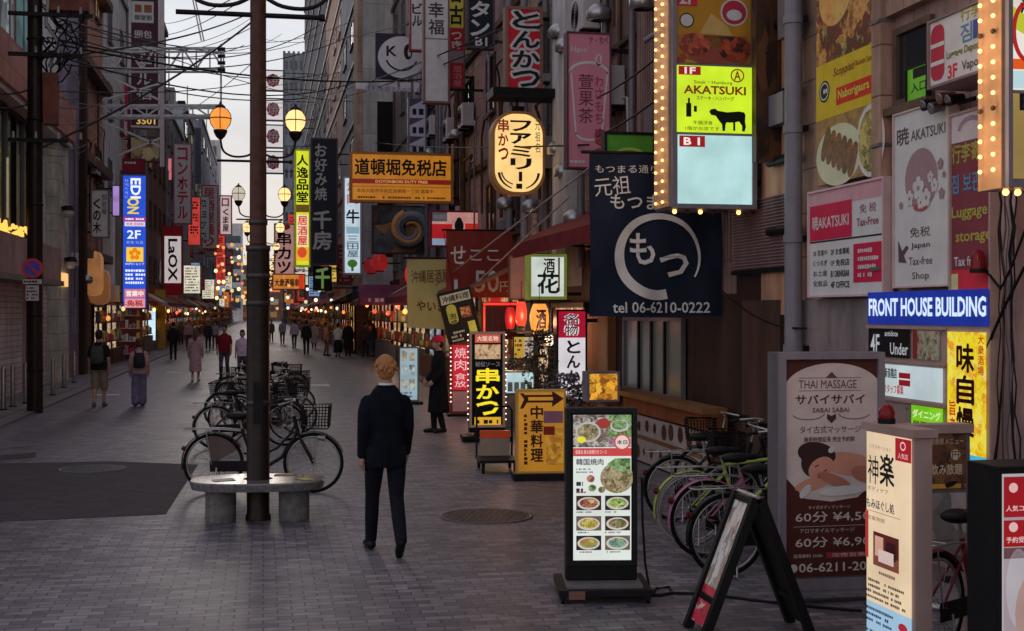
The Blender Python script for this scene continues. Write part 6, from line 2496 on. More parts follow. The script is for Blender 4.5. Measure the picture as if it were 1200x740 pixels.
sg = Sign('front', 47.6, 106, 222, 128, 279, 'small_white_kanji_sign', 'white sign with three black characters on the red brown building', 'shop sign')
casing(sg, U((150, 142, 154), 3), GREYM, .05, .25, wall=-6.2)
m = MB()
m.text('くの木', *sg.r(109, 232, 118, 274), -.006, K_, .03, vert=True)
m.text('個室庵', *sg.r(119, 227, 125, 252), -.006, K_, .01, vert=True)
lettering(sg, m)
sg = Sign('front', 50.5, 131, 217, 141, 254, 'violet_round_light', 'small violet glowing panel between the white sign and the blue sign', 'shop sign')
casing(sg, E((176, 140, 214), .75, .2), GREYM, .04, .2, wall=-6.2)

sg = Sign('front', 82, 191, 265, 214, 346, 'red_white_turned_sign', 'white vertical sign with black turned letters and red ends', 'shop sign')
casing(sg, E((220, 206, 206), .6, .05), U((122, 22, 34), 2.6), .09, .5, wall=-6.2)
m = MB()
m.rect(*sg.r(192, 266, 213, 277), -.006, U((130, 22, 34), 2.8))
m.rect(*sg.r(192, 332, 213, 345), -.006, U((130, 22, 34), 2.8))
turned(m, 'LaOX', sg.r(197, 280, 208, 330), K_, .05, -.008)
lettering(sg, m)
sg = Sign('front', 90, 203, 168, 225, 263, 'lavender_hotel_sign', 'lavender vertical sign with crimson katakana above the red ended sign', 'shop sign')
casing(sg, U((150, 140, 154), 3), U((120, 70, 84), 2.4), .09, .5, wall=-6.2)
m = MB()
m.text('コンホテル', *sg.r(208, 172, 220, 258), -.008, U((138, 30, 50), 2.6), .03, vert=True)
lettering(sg, m)
sg = Sign('front', 88, 193, 185, 202, 212, 'pink_lit_strip_sign', 'small pink lit strip left of the lavender hotel sign', 'shop sign')
casing(sg, E((220, 130, 140), .6, .1), dk, .06, .3, wall=-6.2)
sg = Sign('front', 120, 236, 217, 256, 292, 'pale_lavender_far_sign', 'pale lavender far sign with red kanji left of the bright gap', 'shop sign')
casing(sg, U((150, 148, 170), 3), dk, .1, .5, wall=-6.2)
m = MB()
m.text('居酒屋通り', *sg.r(239, 220, 251, 290), -.01, U((130, 40, 56), 2.6), .03, vert=True)
lettering(sg, m)
sg = Sign('front', 130, 257, 229, 272, 276, 'small_pink_far_sign', 'small pink edged far sign with red and black marks against the sky', 'shop sign')
casing(sg, E((216, 186, 186), .65, .08), U((180, 90, 100), 2.6), .12, .5, wall=-6.2)
m = MB()
m.text('口', *sg.r(260, 233, 268, 242), -.01, RED, .08)
m.text('くま屋', *sg.r(261, 244, 268, 272), -.01, K_, .03, vert=True)
lettering(sg, m)
sg = Sign('front', 112, 228, 150, 236, 215, 'dark_far_sign', 'dark slim far sign in front of the grey skyline building', 'shop sign')
casing(sg, U((60, 66, 80), 2.4), GREYM, .08, .4, wall=-6.2)

# ------------------------------------------------------------------ many small far signs, unreadable at this size
far_cols = [((205, 120, 60), 1, 'orange'), ((190, 60, 50), 1, 'red'), ((235, 225, 200), 1, 'white'), ((230, 190, 90), 1, 'yellow'), ((120, 150, 190), 1, 'pale blue'), ((90, 60, 60), 0, 'dull brown'), ((150, 140, 150), 0, 'grey'), ((120, 40, 50), 0, 'dull red'), ((90, 110, 80), 0, 'dull green')]
rg = random.Random(21)
places = []
for k in range(19):
    places.append((1, 56 + k * 9.5, 4.4 if k < 2 else rg.uniform(2.6, 3.9)))
for k in range(14):
    places.append((-1, 100 + k * 10, rg.uniform(-5.4, -4.4)))
tall = [(1, 92 + k * 12, 0) for k in range(9)] + [(-1, 96 + k * 13, 0) for k in range(9)]
words = ('nearest', 'second', 'third', 'fourth', 'fifth', 'sixth', 'seventh', 'eighth', 'ninth', 'tenth', 'eleventh', 'twelfth', 'thirteenth', 'fourteenth', 'fifteenth', 'sixteenth', 'seventeenth', 'eighteenth', 'farthest')
cnt_ = {1: 0, -1: 0}
for side, s, x in places:
    c, lit_, cn = rg.choice(far_cols)
    w, h = rg.uniform(.7, 1.3), rg.uniform(1.0, 2.6)
    z = rg.uniform(2.7, 4.4)
    wall = (5.5 if s < 60 else 4.7) if side > 0 else -6.2
    x0 = wall - w - .25 if side > 0 else wall + .25
    lab = '%s %s hanging sign, %s down the shop row %s' % ('lit' if lit_ else 'unlit', cn, words[cnt_[side]], 'with the tax free sign' if side > 0 else 'with the blue glowing sign')
    cnt_[side] += 1
    e = thing('hanging_sign', lab, 'shop sign', (x0 + w / 2, s, z), 0, 'small hanging signs far down the street')
    m = MB()
    m.box(-w / 2, 0, 0, w / 2, .25, h, GREYM)
    far = wall - (x0 + w / 2)
    m.box(min(far, w / 2 * (1 if side > 0 else -1)), .1, h * .7, max(far, w / 2 * (1 if side > 0 else -1)), .16, h * .7 + .06, DARK)
    m.build('casing', e)
    m = MB()
    f_ = E(c, .75, .15) if lit_ else U(c, 2.8)
    m.rect(-w / 2 + .05, .05, w / 2 - .05, h - .05, -.004, f_)
    m.lines(-w / 2 + .15, .15, w / 2 - .15, h - .15, max(3, int(h / .22)), -.008, K_ if lit_ else WHT, .5, int(s), .9)
    m.build('face', e)

# tall narrow signs higher up on the far facades
rt = random.Random(61)
kinds = [(U((160, 150, 160), 3.2), 'grey white'), (U((150, 60, 66), 3), 'dull red'), (E((230, 220, 200), .7), 'lit cream'), (E((226, 150, 70), .7), 'lit orange'), (U((110, 120, 140), 3), 'slate blue'), (E((220, 70, 60), .6), 'lit red'), (E((150, 190, 220), .7), 'lit pale blue')]
ct = {1: 0, -1: 0}
for side, s, _ in tall:
    mt_, cn = kinds[rt.randrange(len(kinds))]
    wall = (5.5 if s < 60 else 4.7) if side > 0 else -6.2
    w, h, z = rt.uniform(.9, 1.5), rt.uniform(3, 5.5), rt.uniform(4.5, 8.5)
    xc = wall - side * (w / 2 + .3 + rt.uniform(0, .8))
    e = thing('tall_sign', 'tall %s vertical sign, %s high on the far facades %s' % (cn, words[ct[side]], 'past the beef sign' if side > 0 else 'past the blue sign'), 'shop sign', (xc, s, z), 0, 'tall signs high on the far facades')
    ct[side] += 1
    m = MB()
    m.box(-w / 2, 0, 0, w / 2, .3, h, GREYM)
    far = wall - xc
    for zq in (.3, h - .4):
        m.box(min(far, side * w / 2), .1, zq, max(far, side * w / 2), .16, zq + .08, DARK)
    m.build('casing', e)
    m = MB()
    m.rect(-w / 2 + .06, .06, w / 2 - .06, h - .06, -.004, mt_)
    for k in range(int(h / .9)):
        zt = h - .3 - k * .9
        m.lines(-w * .3, zt - .62, w * .3, zt, 3, -.009, K_ if 'lit' in cn or 'white' in cn else WHT, .75, k + int(s), 1.2)
    m.build('face', e)

# glowing round lanterns far down the street, beside and behind the bench post
rg = random.Random(77)
proto = None
def far_lantern(px, py, Z, r, col, label, group):
    p = P(px, py, Z)
    e = thing('round_lantern', label, 'lantern', p, 0, group)
    m = MB()
    m.sph((0, 0, 0), (r, r, r * 1.1), col, 14, 10)
    m.build('shade', e)
    m = MB()
    m.cyl((0, 0, r * 1.05), (0, 0, r * 1.3), r * .4, r * .35, BLACK, 10)
    m.cyl((0, 0, r * 1.3), (0, 0, r * 2.2), .02, .02, BLACK, 5)
    m.build('cap', e)
for k in range(36):
    far_lantern(254 + (k % 5) * 8 + rg.uniform(-2.5, 2.5), 290 + (k // 5) * 10 + rg.uniform(-3, 3), 112, rg.uniform(.1, .17), E(rg.choice([(255, 180, 100), (255, 220, 160), (255, 130, 80)]), rg.choice([.8, 1.5]), 0),
                'small round glowing lantern in the far cluster left of the bench post', 'far lantern cluster left of the post')
for k in range(14):
    far_lantern(322 + (k % 5) * 17 + rg.uniform(-5, 5), 338 + (k // 5) * 13 + rg.uniform(-4, 4), 70, rg.uniform(.07, .1), E(rg.choice([(255, 190, 110), (255, 226, 190), (226, 240, 226)]), rg.choice([.8, 1.5]), 0),
                'small round glowing lantern over the far crowd right of the bench post', 'far lanterns over the crowd')

# ================================================================== BICYCLES
SPOKE = mat('spoke_wire', (.3, .3, .31), .35, .9, .1)
def bicycle(label, frame_m, loc, rz, basket=True, tyre_m=None, rim_m=None, step=True, rack=True, skirt=False, lean=0, scale=1.0, group='parked bicycles', steer=0):
    e = thing('bicycle', label, 'bicycle', loc, rz, group)
    e.scale = (scale,) * 3
    e.rotation_euler = (R(lean), 0, R(rz))
    r = .335
    def wheel(x, sy=0):
        m = MB()
        m.cyl((0, -.045, 0), (0, .045, 0), .025, .025, ALU, 10)
        for k in range(18):
            a, b = 2 * math.pi * k / 18, 2 * math.pi * k / 18 + (.35 if k % 2 else -.35)
            s_ = .03 if k % 4 < 2 else -.03
            m.tube([(.022 * math.cos(b), s_, .022 * math.sin(b)), ((r - .035) * math.cos(a), 0, (r - .035) * math.sin(a))], .0022, SPOKE, 3)
        w = m.build('wheel', e, (x, 0, r), (0, 0, R(sy)))
        m = MB()
        m.torus((0, 0, 0), r - .018, .019, tyre_m or RUBBER, 'y', 40, 8)
        m.build('tyre', w)
        m = MB()
        m.torus((0, 0, 0), r - .042, .011, rim_m or ALU, 'y', 40, 6)
        m.build('rim', w)
    wheel(-.55)
    wheel(.55, steer)
    m = MB()
    t = .016
    if step:
        m.tube([(.375, 0, .70), (.33, 0, .58), (.2, 0, .4), (.04, 0, .3), (-.1, 0, .285)], .021, frame_m, 10)
        m.tube([(.36, 0, .78), (.3, 0, .66), (.15, 0, .5), (-.02, 0, .42), (-.17, 0, .46)], .014, frame_m, 8)
    else:
        m.tube([(.37, 0, .70), (-.1, 0, .285)], .02, frame_m, 10)
        m.tube([(.355, 0, .79), (-.23, 0, .73)], .016, frame_m, 10)
    m.tube([(-.1, 0, .285), (-.235, 0, .72)], .017, frame_m, 10)
    m.tube([(.335, 0, .86), (.38, 0, .68)], .022, frame_m, 10)
    for sg_ in (-1, 1):
        m.tube([(-.1, .03 * sg_, .285), (-.55, .055 * sg_, r)], .011, frame_m, 8)
        m.tube([(-.22, .02 * sg_, .66), (-.55, .055 * sg_, r)], .009, frame_m, 8)
        m.tube([(.382, .035 * sg_, .67), (.43, .05 * sg_, .56), (.55, .052 * sg_, r)], .012, frame_m, 8)
    m.build('frame', e)
    m = MB()
    m.tube([(-.235, 0, .72), (-.265, 0, .83)], .012, ALU, 8)
    m.build('seat_post', e)
    m = MB()
    m.sph((-.28, 0, .86), (.13, .1, .045), BLACK, 16, 8)
    m.sph((-.14, 0, .865), (.1, .035, .03), BLACK, 12, 6)
    m.build('saddle', e)
    m = MB()
    m.tube([(.335, 0, .86), (.31, 0, .98), (.33, 0, 1.02)], .012, ALU, 8)
    m.tube([(.1, -.29, .99), (.22, -.27, 1.01), (.33, -.14, 1.03), (.35, 0, 1.03), (.33, .14, 1.03), (.22, .27, 1.01), (.1, .29, .99)], .011, ALU, 8)
    for sg_ in (-1, 1):
        m.tube([(.09, .29 * sg_, .988), (.2, .275 * sg_, 1.008)], .016, BLACK, 8)
        m.tube([(.2, .26 * sg_, .985), (.28, .22 * sg_, .99)], .006, BLACK, 5)
        m.tube([(.27, .2 * sg_, 1.02), (.4, .1 * sg_, .95), (.4, .02 * sg_, .75)], .004, BLACK, 4)
    m.build('handlebar', e)
    m = MB()
    m.tube([(-.1, -.055, .285), (-.1, .055, .285)], .02, BLACK, 8)
    m.torus((-.1, -.05, .285), .085, .008, DARK, 'y', 22, 5)
    m.tube([(-.1, -.07, .285), (-.02, -.075, .14)], .01, ALU, 6)
    m.tube([(-.1, .07, .285), (-.18, .075, .43)], .01, ALU, 6)
    m.box(-.07, -.15, .125, .03, -.078, .15, BLACK)
    m.box(-.23, .078, .42, -.13, .15, .445, BLACK)
    m.build('crank', e)
    m = MB()
    m.box(-.58, -.062, .25, .0, -.052, .37, DARK)
    m.build('chain_guard', e, bevel=.004)
    for x, a0, a1, nm in ((-.55, -12, 150, 'mudguard'), (.55, 40, 190, 'mudguard')):
        m = MB()
        n = 20
        vs = []
        for i in range(n + 1):
            a = R(180 - a0 - (a1 - a0) * i / n) if x < 0 else R(a0 + (a1 - a0) * i / n - 20)
            for y, q_ in ((-.028, r + .008), (0, r + .02), (.028, r + .008)):
                vs.append((x + q_ * math.cos(a), y, r + q_ * math.sin(a)))
        fs = []
        for i in range(n):
            for j in range(2):
                fs.append((i * 3 + j, i * 3 + j + 1, (i + 1) * 3 + j + 1, (i + 1) * 3 + j))
        m.add(vs, fs, frame_m, True)
        m.build(nm, e)
    if rack:
        m = MB()
        m.tube([(-.24, -.06, .7), (-.45, -.06, .72), (-.85, -.06, .72), (-.87, 0, .72), (-.85, .06, .72), (-.45, .06, .72), (-.24, .06, .7)], .007, ALU, 6)
        for x in (-.5, -.62, -.74):
            m.tube([(x, -.06, .72), (x, .06, .72)], .005, ALU, 5)
        for sg_ in (-1, 1):
            m.tube([(-.62, .06 * sg_, .72), (-.56, .06 * sg_, r)], .006, ALU, 5)
        m.build('rack', e)
        m = MB()
        m.cyl((-.893, 0, .512), (-.862, 0, .5), .024, .03, mat('red_reflector', (.12, .008, .008), .3), 12)
        m.build('reflector', e)
    if skirt:
        m = MB()
        vs = [(-.55, -.058, r)]
        for i in range(11):
            a = R(30 + 75 * i / 10)
            vs.append((-.55 + .31 * math.cos(a), -.058, r + .31 * math.sin(a)))
        m.add(vs, [tuple(range(len(vs)))], mat('skirt_guard_brown', (.12, .085, .08), .6))
        m.build('skirt_guard', e)
    m = MB()
    m.tube([(-.5, -.09, .3), (-.52, -.14, .02)], .009, ALU, 6)
    m.tube([(-.5, .09, .3), (-.52, .14, .02)], .009, ALU, 6)
    m.tube([(-.52, -.14, .014), (-.52, .14, .014)], .009, ALU, 6)
    m.build('kickstand', e)
    if basket:
        m = MB()
        bk = DARK if basket is True else basket
        def rim_(z, k):
            return [(.43, -.16 * k, z), (.74 - .03 * (1 - k) * 3, -.18 * k, z), (.74 - .03 * (1 - k) * 3, .18 * k, z), (.43, .16 * k, z)]
        lo, hi = rim_(.73, .82), rim_(.97, 1.0)
        m.tube(hi, .009, bk, 6, True)
        m.tube(lo, .006, bk, 5, True)
        for i in range(4):
            a, b = (Vector(lo[i]), Vector(lo[(i + 1) % 4])), (Vector(hi[i]), Vector(hi[(i + 1) % 4]))
            for k in range(9):
                t_ = k / 9
                m.tube([a[0].lerp(a[1], t_), b[0].lerp(b[1], t_)], .004, bk, 3)
            for k in range(1, 7):
                t_ = k / 7
                m.tube([a[0].lerp(b[0], t_), a[1].lerp(b[1], t_)], .004, bk, 3)
        for k in range(1, 7):
            t_ = k / 7
            m.tube([Vector(lo[0]).lerp(Vector(lo[1]), t_), Vector(lo[3]).lerp(Vector(lo[2]), t_)], .004, bk, 3)
        m.tube([(.4, .02, .76), (.56, .05, .72), (.55, .06, r)], .006, ALU, 5)
        m.build('basket', e)
        m = MB()
        m.cyl((.6, 0, .62), (.68, 0, .61), .03, .04, ALU, 12)
        m.build('headlight', e)
    return e
F_BLK = mat('black_bike_enamel', (.016, .015, .016), .3, .1, .2)
F_BRN = mat('brown_bike_enamel', (.05, .032, .03), .32, .1, .2)
F_SIL = mat('silver_bike_enamel', (.3, .3, .31), .3, .7, .15)
F_GRN = mat('lime_bike_enamel', (.36, .46, .09), .35, 0, .1)
F_PNK = mat('pink_bike_enamel', (.42, .15, .26), .35, 0, .1)
F_RED = mat('dark_red_bike_enamel', (.16, .02, .025), .35, 0, .1)
F_BLU = mat('navy_bike_enamel', (.02, .03, .07), .35, 0, .1)
T_PALE = mat('pale_tyre', (.33, .29, .29), .7)
# the one behind the bench
p = P(309, 545, 15.07)
bicycle('dark city bicycle with a front basket standing right behind the stone bench', F_BLK, (p.x, p.y, 0), -8, True, rack=True, skirt=True, scale=1.06, lean=2)
# the cluster further up the middle of the street
rg = random.Random(4)
cl_ = [(-.2, 20.6, 14, F_BRN, True, 'dark brown bicycle nearest in the middle cluster, front wheel to the right'),
       (-.1, 21.8, 158, F_BLK, True, 'black bicycle second in the middle cluster, turned to the left'),
       (.1, 22.9, -22, F_SIL, True, 'silver framed bicycle third in the middle cluster'),
       (-.2, 24.0, 196, F_BLK, False, 'black bicycle with no basket fourth in the middle cluster'),
       (.2, 25.2, 26, F_BLU, True, 'navy bicycle fifth in the middle cluster by the second lamp post'),
       (-.15, 27.4, 176, F_BRN, True, 'dark brown bicycle sixth in the middle cluster, turned to the left'),
       (.1, 28.7, 3, F_BLK, True, 'black bicycle seventh in the middle cluster'),
       (-.2, 30.0, -10, F_RED, True, 'dark red bicycle at the far end of the middle cluster'),
       (.2, 31.4, 178, F_BLK, True, 'black bicycle farthest away in the middle cluster')]
for x, y, rz, fm, bk, lab in cl_:
    bicycle(lab, fm, (x, y, 0), rz, bk, rack=rg.random() < .8, lean=rg.uniform(-7, 8), steer=rg.uniform(-35, 35))
# the ones nosed in at the wall on the right
for (px, py, dz, rz, fm, ty, bk, st, lab) in ((848, 674, 0, 4, F_BLK, None, True, True, 'black bicycle beside the folding board among those by the dotted panels'),
                                              (826, 653, 0, 2, F_PNK, None, False, True, 'pink framed bicycle among the dark ones by the dotted panels'),
                                              (810, 640, 0, -2, F_GRN, T_PALE, True, False, 'lime green bicycle with pale tyres by the dotted panels'),
                                              (793, 612, 0, -4, F_BLK, None, True, True, 'dark bicycle farthest back by the dotted panels, behind the lime green one')):
    p = G(px, py)
    bicycle(lab, fm, (p.x + .55, p.y - .02, 0), rz, bk, tyre_m=ty, step=st, lean=rg.uniform(-4, 3), rack=True, group='bicycles parked by the dotted panels')
for px, py, rz, lab in ((868, 622, 172, 'black bicycle with its basket towards the street, nosed out by the dotted panels'), (838, 596, 168, 'black bicycle with a basket standing behind the lime green one, turned to the street')):
    p = G(px, py)
    bicycle(lab, F_BLK, (p.x + .45, p.y, 0), rz, True, lean=rg.uniform(-3, 3), group='bicycles parked by the dotted panels')
p = P(1128, 600, 8.0)
bicycle('dark bicycle with a red reflector half hidden between the sign stands at the right', F_RED, (p.x + .2, p.y + .12, 0), 30, True, group='bicycles parked by the dotted panels')

# ================================================================== SIGN STANDS ON THE GROUND
def caster(parent, x, y, r=.035):
    m = MB()
    m.cyl((x - .012, y, r), (x + .012, y, r), r, r, RUBBER, 14)
    m.box(x - .02, y - .02, r * 1.2, x + .02, y + .02, r * 2.4, DARK)
    m.build('caster', parent)

# menu screen
c = G(705, 699)
e = thing('menu_screen_stand', 'tall black stand with a lit menu of dishes on a low wheeled base', 'menu stand', (c.x, c.y, 0), -9)
k_ = 9.55 / FPX
W2, ztop = 42 * k_, EYE + (HOR - 479) * k_
zb = .12
m = MB()
m.box(-W2, 0, zb, W2, .16, ztop, BLACK)
m.build('body', e, bevel=.008)
m = MB()
m.frame(-W2, EYE + (HOR - 664) * k_, W2, ztop, .035, -.014, -.001, mat('gloss_black_frame', (.014, .014, .015), .25))
m.build('frame', e)
x0, x1 = -33.5 * k_, 35 * k_
def zpy(py):
    return EYE + (HOR - py) * k_
def xpx(px):
    return (px - 706) * k_
lit = E((226, 232, 226), .82, .06)
m = MB()
m.rect(x0, zpy(658), x1, zpy(487), -.003, lit)
m.build('screen', e)
m = MB()
F1 = pic('dish_bowl_lit', ['14100c', '5a4a3a', 'd8d0c8', '2a1814', '8a7a6a', '402020'], 26, .7)
F2 = pic('dish_green_lit', ['183014', '4a8a34', 'a8c890', '2a4020', '90b060', '203018'], 26, .7)
F3 = pic('dish_meat_lit', ['502018', 'a85a40', 'd0907a', '6a2a20', '8a4a3a'], 28, .7)
F4 = pic('dish_yellow_lit', ['6a5a10', 'c8a830', 'e8d878', '807020', 'a08a3a'], 28, .7)
F5 = pic('dish_brown_lit', ['2a2010', '7a6a3a', 'c8b890', '4a3a20', '9a8a60', '3a5020'], 26, .7)
F6 = pic('dish_teal_lit', ['203a30', '5a8a70', 'a8c8b8', '34503a', '80a890'], 28, .7)
m.rect(x0, zpy(525), xpx(714), zpy(487), -.005, F1)
m.rect(xpx(714), zpy(513), x1, zpy(487), -.005, F2)
m.rect(xpx(714), zpy(525), x1, zpy(513), -.0055, pic('dish_pink_lit', ['a07080', 'e0c8d0', '805060', 'f0e0e0'], 30, .6))
m.ell(xpx(690), zpy(507), 15 * k_, 12 * k_, -.0062, E((200, 196, 190), .7, .05), 30)
m.ell(xpx(690), zpy(507), 12.5 * k_, 9.6 * k_, -.0066, F5, 30)
m.ell(xpx(708), zpy(497), 8 * k_, 6 * k_, -.0062, E((180, 60, 50), .6, .1), 20)
m.ell(xpx(727), zpy(500), 11 * k_, 7 * k_, -.0062, E((206, 200, 196), .7, .05), 24)
m.ell(xpx(727), zpy(499), 9 * k_, 5.4 * k_, -.0066, F2, 24)
m.ell(xpx(682), zpy(516), .035, .025, -.007, E((226, 214, 60), .9, 0))
m.rect(x0, zpy(535.5), x1, zpy(526), -.006, E((206, 70, 70), .75, .1))
m.text('昼宴会 飲み放題付きコース', xpx(675), zpy(533), xpx(712), zpy(528), -.008, E((250, 220, 220), .8, 0), .01)
m.ell(xpx(730), zpy(519), .062, .062, -.009, E((196, 78, 72), .8, 0))
m.ell(xpx(730), zpy(519), .05, .05, -.011, E((236, 214, 206), .8, 0))
m.text('本日', xpx(724), zpy(521.5), xpx(736), zpy(516.5), -.013, K_, .03)
m.text('韓国焼肉', xpx(676), zpy(546), xpx(708), zpy(538.5), -.006, U((60, 62, 74), 2), .02)
m.lines(xpx(676), zpy(556), xpx(704), zpy(549), 2, -.006, U((110, 110, 120), 2), .5, 4)
m.ell(xpx(724), zpy(561), .125, .115, -.006, F5)
m.shape([(xpx(a), zpy(b)) for a, b in ((712, 545), (722, 538), (740, 538), (740, 556), (727, 553))], -.008, F2)
m.ell(xpx(693), zpy(562), .03, .028, -.006, F3)
m.ell(xpx(695), zpy(573), .03, .026, -.006, F2)
m.ell(xpx(706), zpy(575), .026, .024, -.006, F5)
m.lines(xpx(676), zpy(580), xpx(684), zpy(564), 2, -.006, U((60, 62, 74), 2), .7, 6)
m.lines(xpx(676), zpy(580), xpx(690), zpy(576), 1, -.006, E((200, 80, 90), .6, 0), .6, 7)
for i, (a, b, ft) in enumerate(((676, 582, F3), (710, 582, pic('dish_lime_lit', ['30401a', '8aa83a', 'd8e890', '506a20', 'c8d060'], 26, .75)), (676, 606, F4), (710, 606, F5), (676, 629, pic('dish_salad_lit', ['3a5a20', '8aa850', 'd08a50', 'a06a3a', '5a8030'], 28, .7)), (710, 629, F6))):
    m.rect(xpx(a), zpy(b + 17), xpx(a + 29.5), zpy(b), -.006, (E((70, 46, 36), .5, .1), E((120, 104, 90), .6, .1), E((44, 40, 34), .5, .1))[(i * 2) % 3])
    m.ell(xpx(a + 14.5), zpy(b + 9), 13.2 * k_, 7.4 * k_, -.0075, E((214, 208, 196), .75, .05), 24)
    m.ell(xpx(a + 14.8), zpy(b + 8.6), 10.8 * k_, 5.6 * k_, -.0085, ft, 24)
    m.ell(xpx(a + 18), zpy(b + 6.5), 3.2 * k_, 2.2 * k_, -.0095, F2 if i % 2 else F4, 12)
    m.lines(xpx(a), zpy(b + 20.5), xpx(a + 22), zpy(b + 18), 1, -.006, U((120, 120, 124), 2), .7, 30 + i)
m.build('menu_print', e)
m = MB()
m.box(-W2 - .07, -.26, .055, W2 + .08, -.2, .1, DARK)
m.box(-W2 - .07, .3, .055, W2 + .08, .36, .1, DARK)
m.box(-W2 - .07, -.199, .055, -W2 - .01, .299, .1, DARK)
m.box(W2 + .02, -.199, .055, W2 + .08, .299, .1, DARK)
m.box(-W2 - .009, -.199, .09, W2 + .019, .299, .118, GREYM)
m.box(-W2 + .0, -.268, .035, -W2 + .12, -.262, .095, mat('brown_reflector_tape', (.2, .1, .08), .4))
m.build('base', e)
for x in (-W2 - .04, W2 + .05):
    for y in (-.23, .33):
        caster(e, x, y, .026)

# massage sign
sg = Sign('front', 8.75, 912, 417, 1035, 699, 'massage_sign_stand', 'large grey framed stand with a massage poster and prices in pale figures', 'sign stand')
sg.e.location.z = .075
m = MB()
m.box(sg.x0, .004, 0, sg.x1, .2, sg.H, GREYM)
m.frame(sg.x0, 0, sg.x1, sg.H, .05, -.03, .003, LAVM)
m.box(sg.x0 + .05, -.035, .03, sg.x1 - .05, -.004, .11, LAVM)
m.build('frame', sg.e)
m = MB()
A_ = sg.f
m.rect(*A_(.07, .02, .96, .93), -.002, U((58, 28, 24), 2.2))
pf = mat('pale_poster_paper', (.68, .58, .56), .4, noise=.1)
cx = 0
pts = [(sg.x0 + sg.W * .08, sg.H * .36), (sg.x0 + sg.W * .95, sg.H * .36)]
pts = []
for i in range(25):
    a = R(12 + 156 * i / 24)
    pts.append((sg.W * .015 + sg.W * .475 * math.cos(a) / math.cos(R(12)), sg.H * (.80 + .155 * math.sin(a) ** .8)))
pts += [(sg.x0 + sg.W * .075, sg.H * .48), (sg.x0 + sg.W * .25, sg.H * .395), (0, sg.H * .38), (sg.x0 + sg.W * .75, sg.H * .395), (sg.x1 - sg.W * .04, sg.H * .48)]
m.shape(pts, -.004, pf)
bt = U((74, 50, 52), 2)
dkb = U((58, 34, 36), 2)
m.text('THAI MASSAGE', *A_(.19, .115, .74, .15), -.006, bt, .0)
m.rect(*A_(.19, .105, .78, .107), -.006, bt)
m.rect(*A_(.19, .158, .78, .160), -.006, bt)
m.text('サバイサバイ', *A_(.16, .175, .82, .215), -.006, dkb, .02)
m.text('SABAI SABAI', *A_(.32, .23, .67, .25), -.006, bt, .01)
m.ell(sg.x0 + sg.W * .5, sg.H * .905, .018, .022, -.006, bt, 12)
m.shape([(sg.x0 + sg.W * .44, sg.H * .893), (sg.x0 + sg.W * .56, sg.H * .893), (sg.x0 + sg.W * .5, sg.H * .918)], -.0065, bt)
m.shape([(sg.x0 + sg.W * u, sg.H * v) for u, v in ((.5, .705), (.545, .725), (.54, .745), (.5, .735), (.46, .745), (.455, .725))], -.006, dkb)
m.arc(sg.x0 + sg.W * .28, sg.H * .75, sg.W * .16, sg.H * .03, .006, .006, 200, 350, -.006, bt)
m.arc(sg.x0 + sg.W * .72, sg.H * .75, sg.W * .16, sg.H * .03, .006, .006, 190, 340, -.006, bt)
m.text('タイ古式マッサージ', *A_(.2, .305, .78, .335), -.006, dkb, .01)
m.text('施術時間延長 完全予約制', *A_(.24, .35, .72, .372), -.006, dkb, .015)
# reclining woman: skin, hair, towel as printed shapes
sk, sk2, hr, tw = U((140, 98, 84), 2.6), U((118, 78, 66), 2.6), U((44, 28, 28), 2), U((168, 160, 168), 3)
def ov(u, v, a, b, mt, y, rot=0, n=24):
    c_, s_ = math.cos(R(rot)), math.sin(R(rot))
    v -= .035
    m.shape([(sg.x0 + sg.W * u + a * math.cos(t) * c_ - b * math.sin(t) * s_, sg.H * (1 - v) + a * math.cos(t) * s_ + b * math.sin(t) * c_) for t in [2 * math.pi * i / n for i in range(n)]], y, mt)
ov(.66, .5, .22, .085, sk, -.0062, -8)
ov(.83, .545, .12, .06, sk2, -.0066, -12)
ov(.36, .455, .15, .085, hr, -.007, -10)
ov(.3, .5, .07, .09, hr, -.0072, 20)
ov(.40, .515, .105, .075, sk, -.0076, 30)
ov(.34, .575, .16, .045, sk, -.008, 15)
ov(.52, .565, .14, .04, sk2, -.0084, -20)
ov(.62, .61, .2, .035, tw, -.0088, 4)
ov(.25, .61, .06, .03, tw, -.009, 50)
ov(.50, .44, .03, .022, tw, -.0086, 30, 8)
ov(.36, .505, .022, .004, hr, -.0092, 25, 10)
ov(.44, .525, .018, .004, hr, -.0092, 25, 10)
ov(.38, .55, .018, .006, U((120, 50, 50), 2.4), -.0092, 30, 10)
ag = U((150, 128, 118), 3)
m.text('タイ式ボディマッサージ', *A_(.28, .635, .68, .65), -.006, ag, .0)
m.text('60分 ¥4,500', *A_(.16, .66, .95, .705), -.006, ag, .015)
m.rect(*A_(.14, .72, .95, .7215), -.006, ag)
m.text('アロマオイルマッサージ', *A_(.2, .73, .72, .748), -.006, ag, .0)
m.text('60分 ¥6,900', *A_(.16, .765, .95, .81), -.006, ag, .015)
m.rect(*A_(.45, .83, .95, .855), -.006, U((110, 34, 44), 2.4))
m.text('延長無料 10:00-', *A_(.14, .834, .42, .85), -.008, ag, .01)
m.text('深夜営業中', *A_(.5, .834, .9, .85), -.008, ag, .01)
m.ell(sg.x0 + sg.W * .14, sg.H * .108, .03, .03, -.008, ag)
m.text('06-6211-2001', *A_(.19, .872, .95, .91), -.008, ag, .015)
m.build('poster', sg.e)
for x in (sg.x0 + .06, sg.x1 - .06):
    for y in (.02, .18):
        caster(sg.e, x, y, .03)

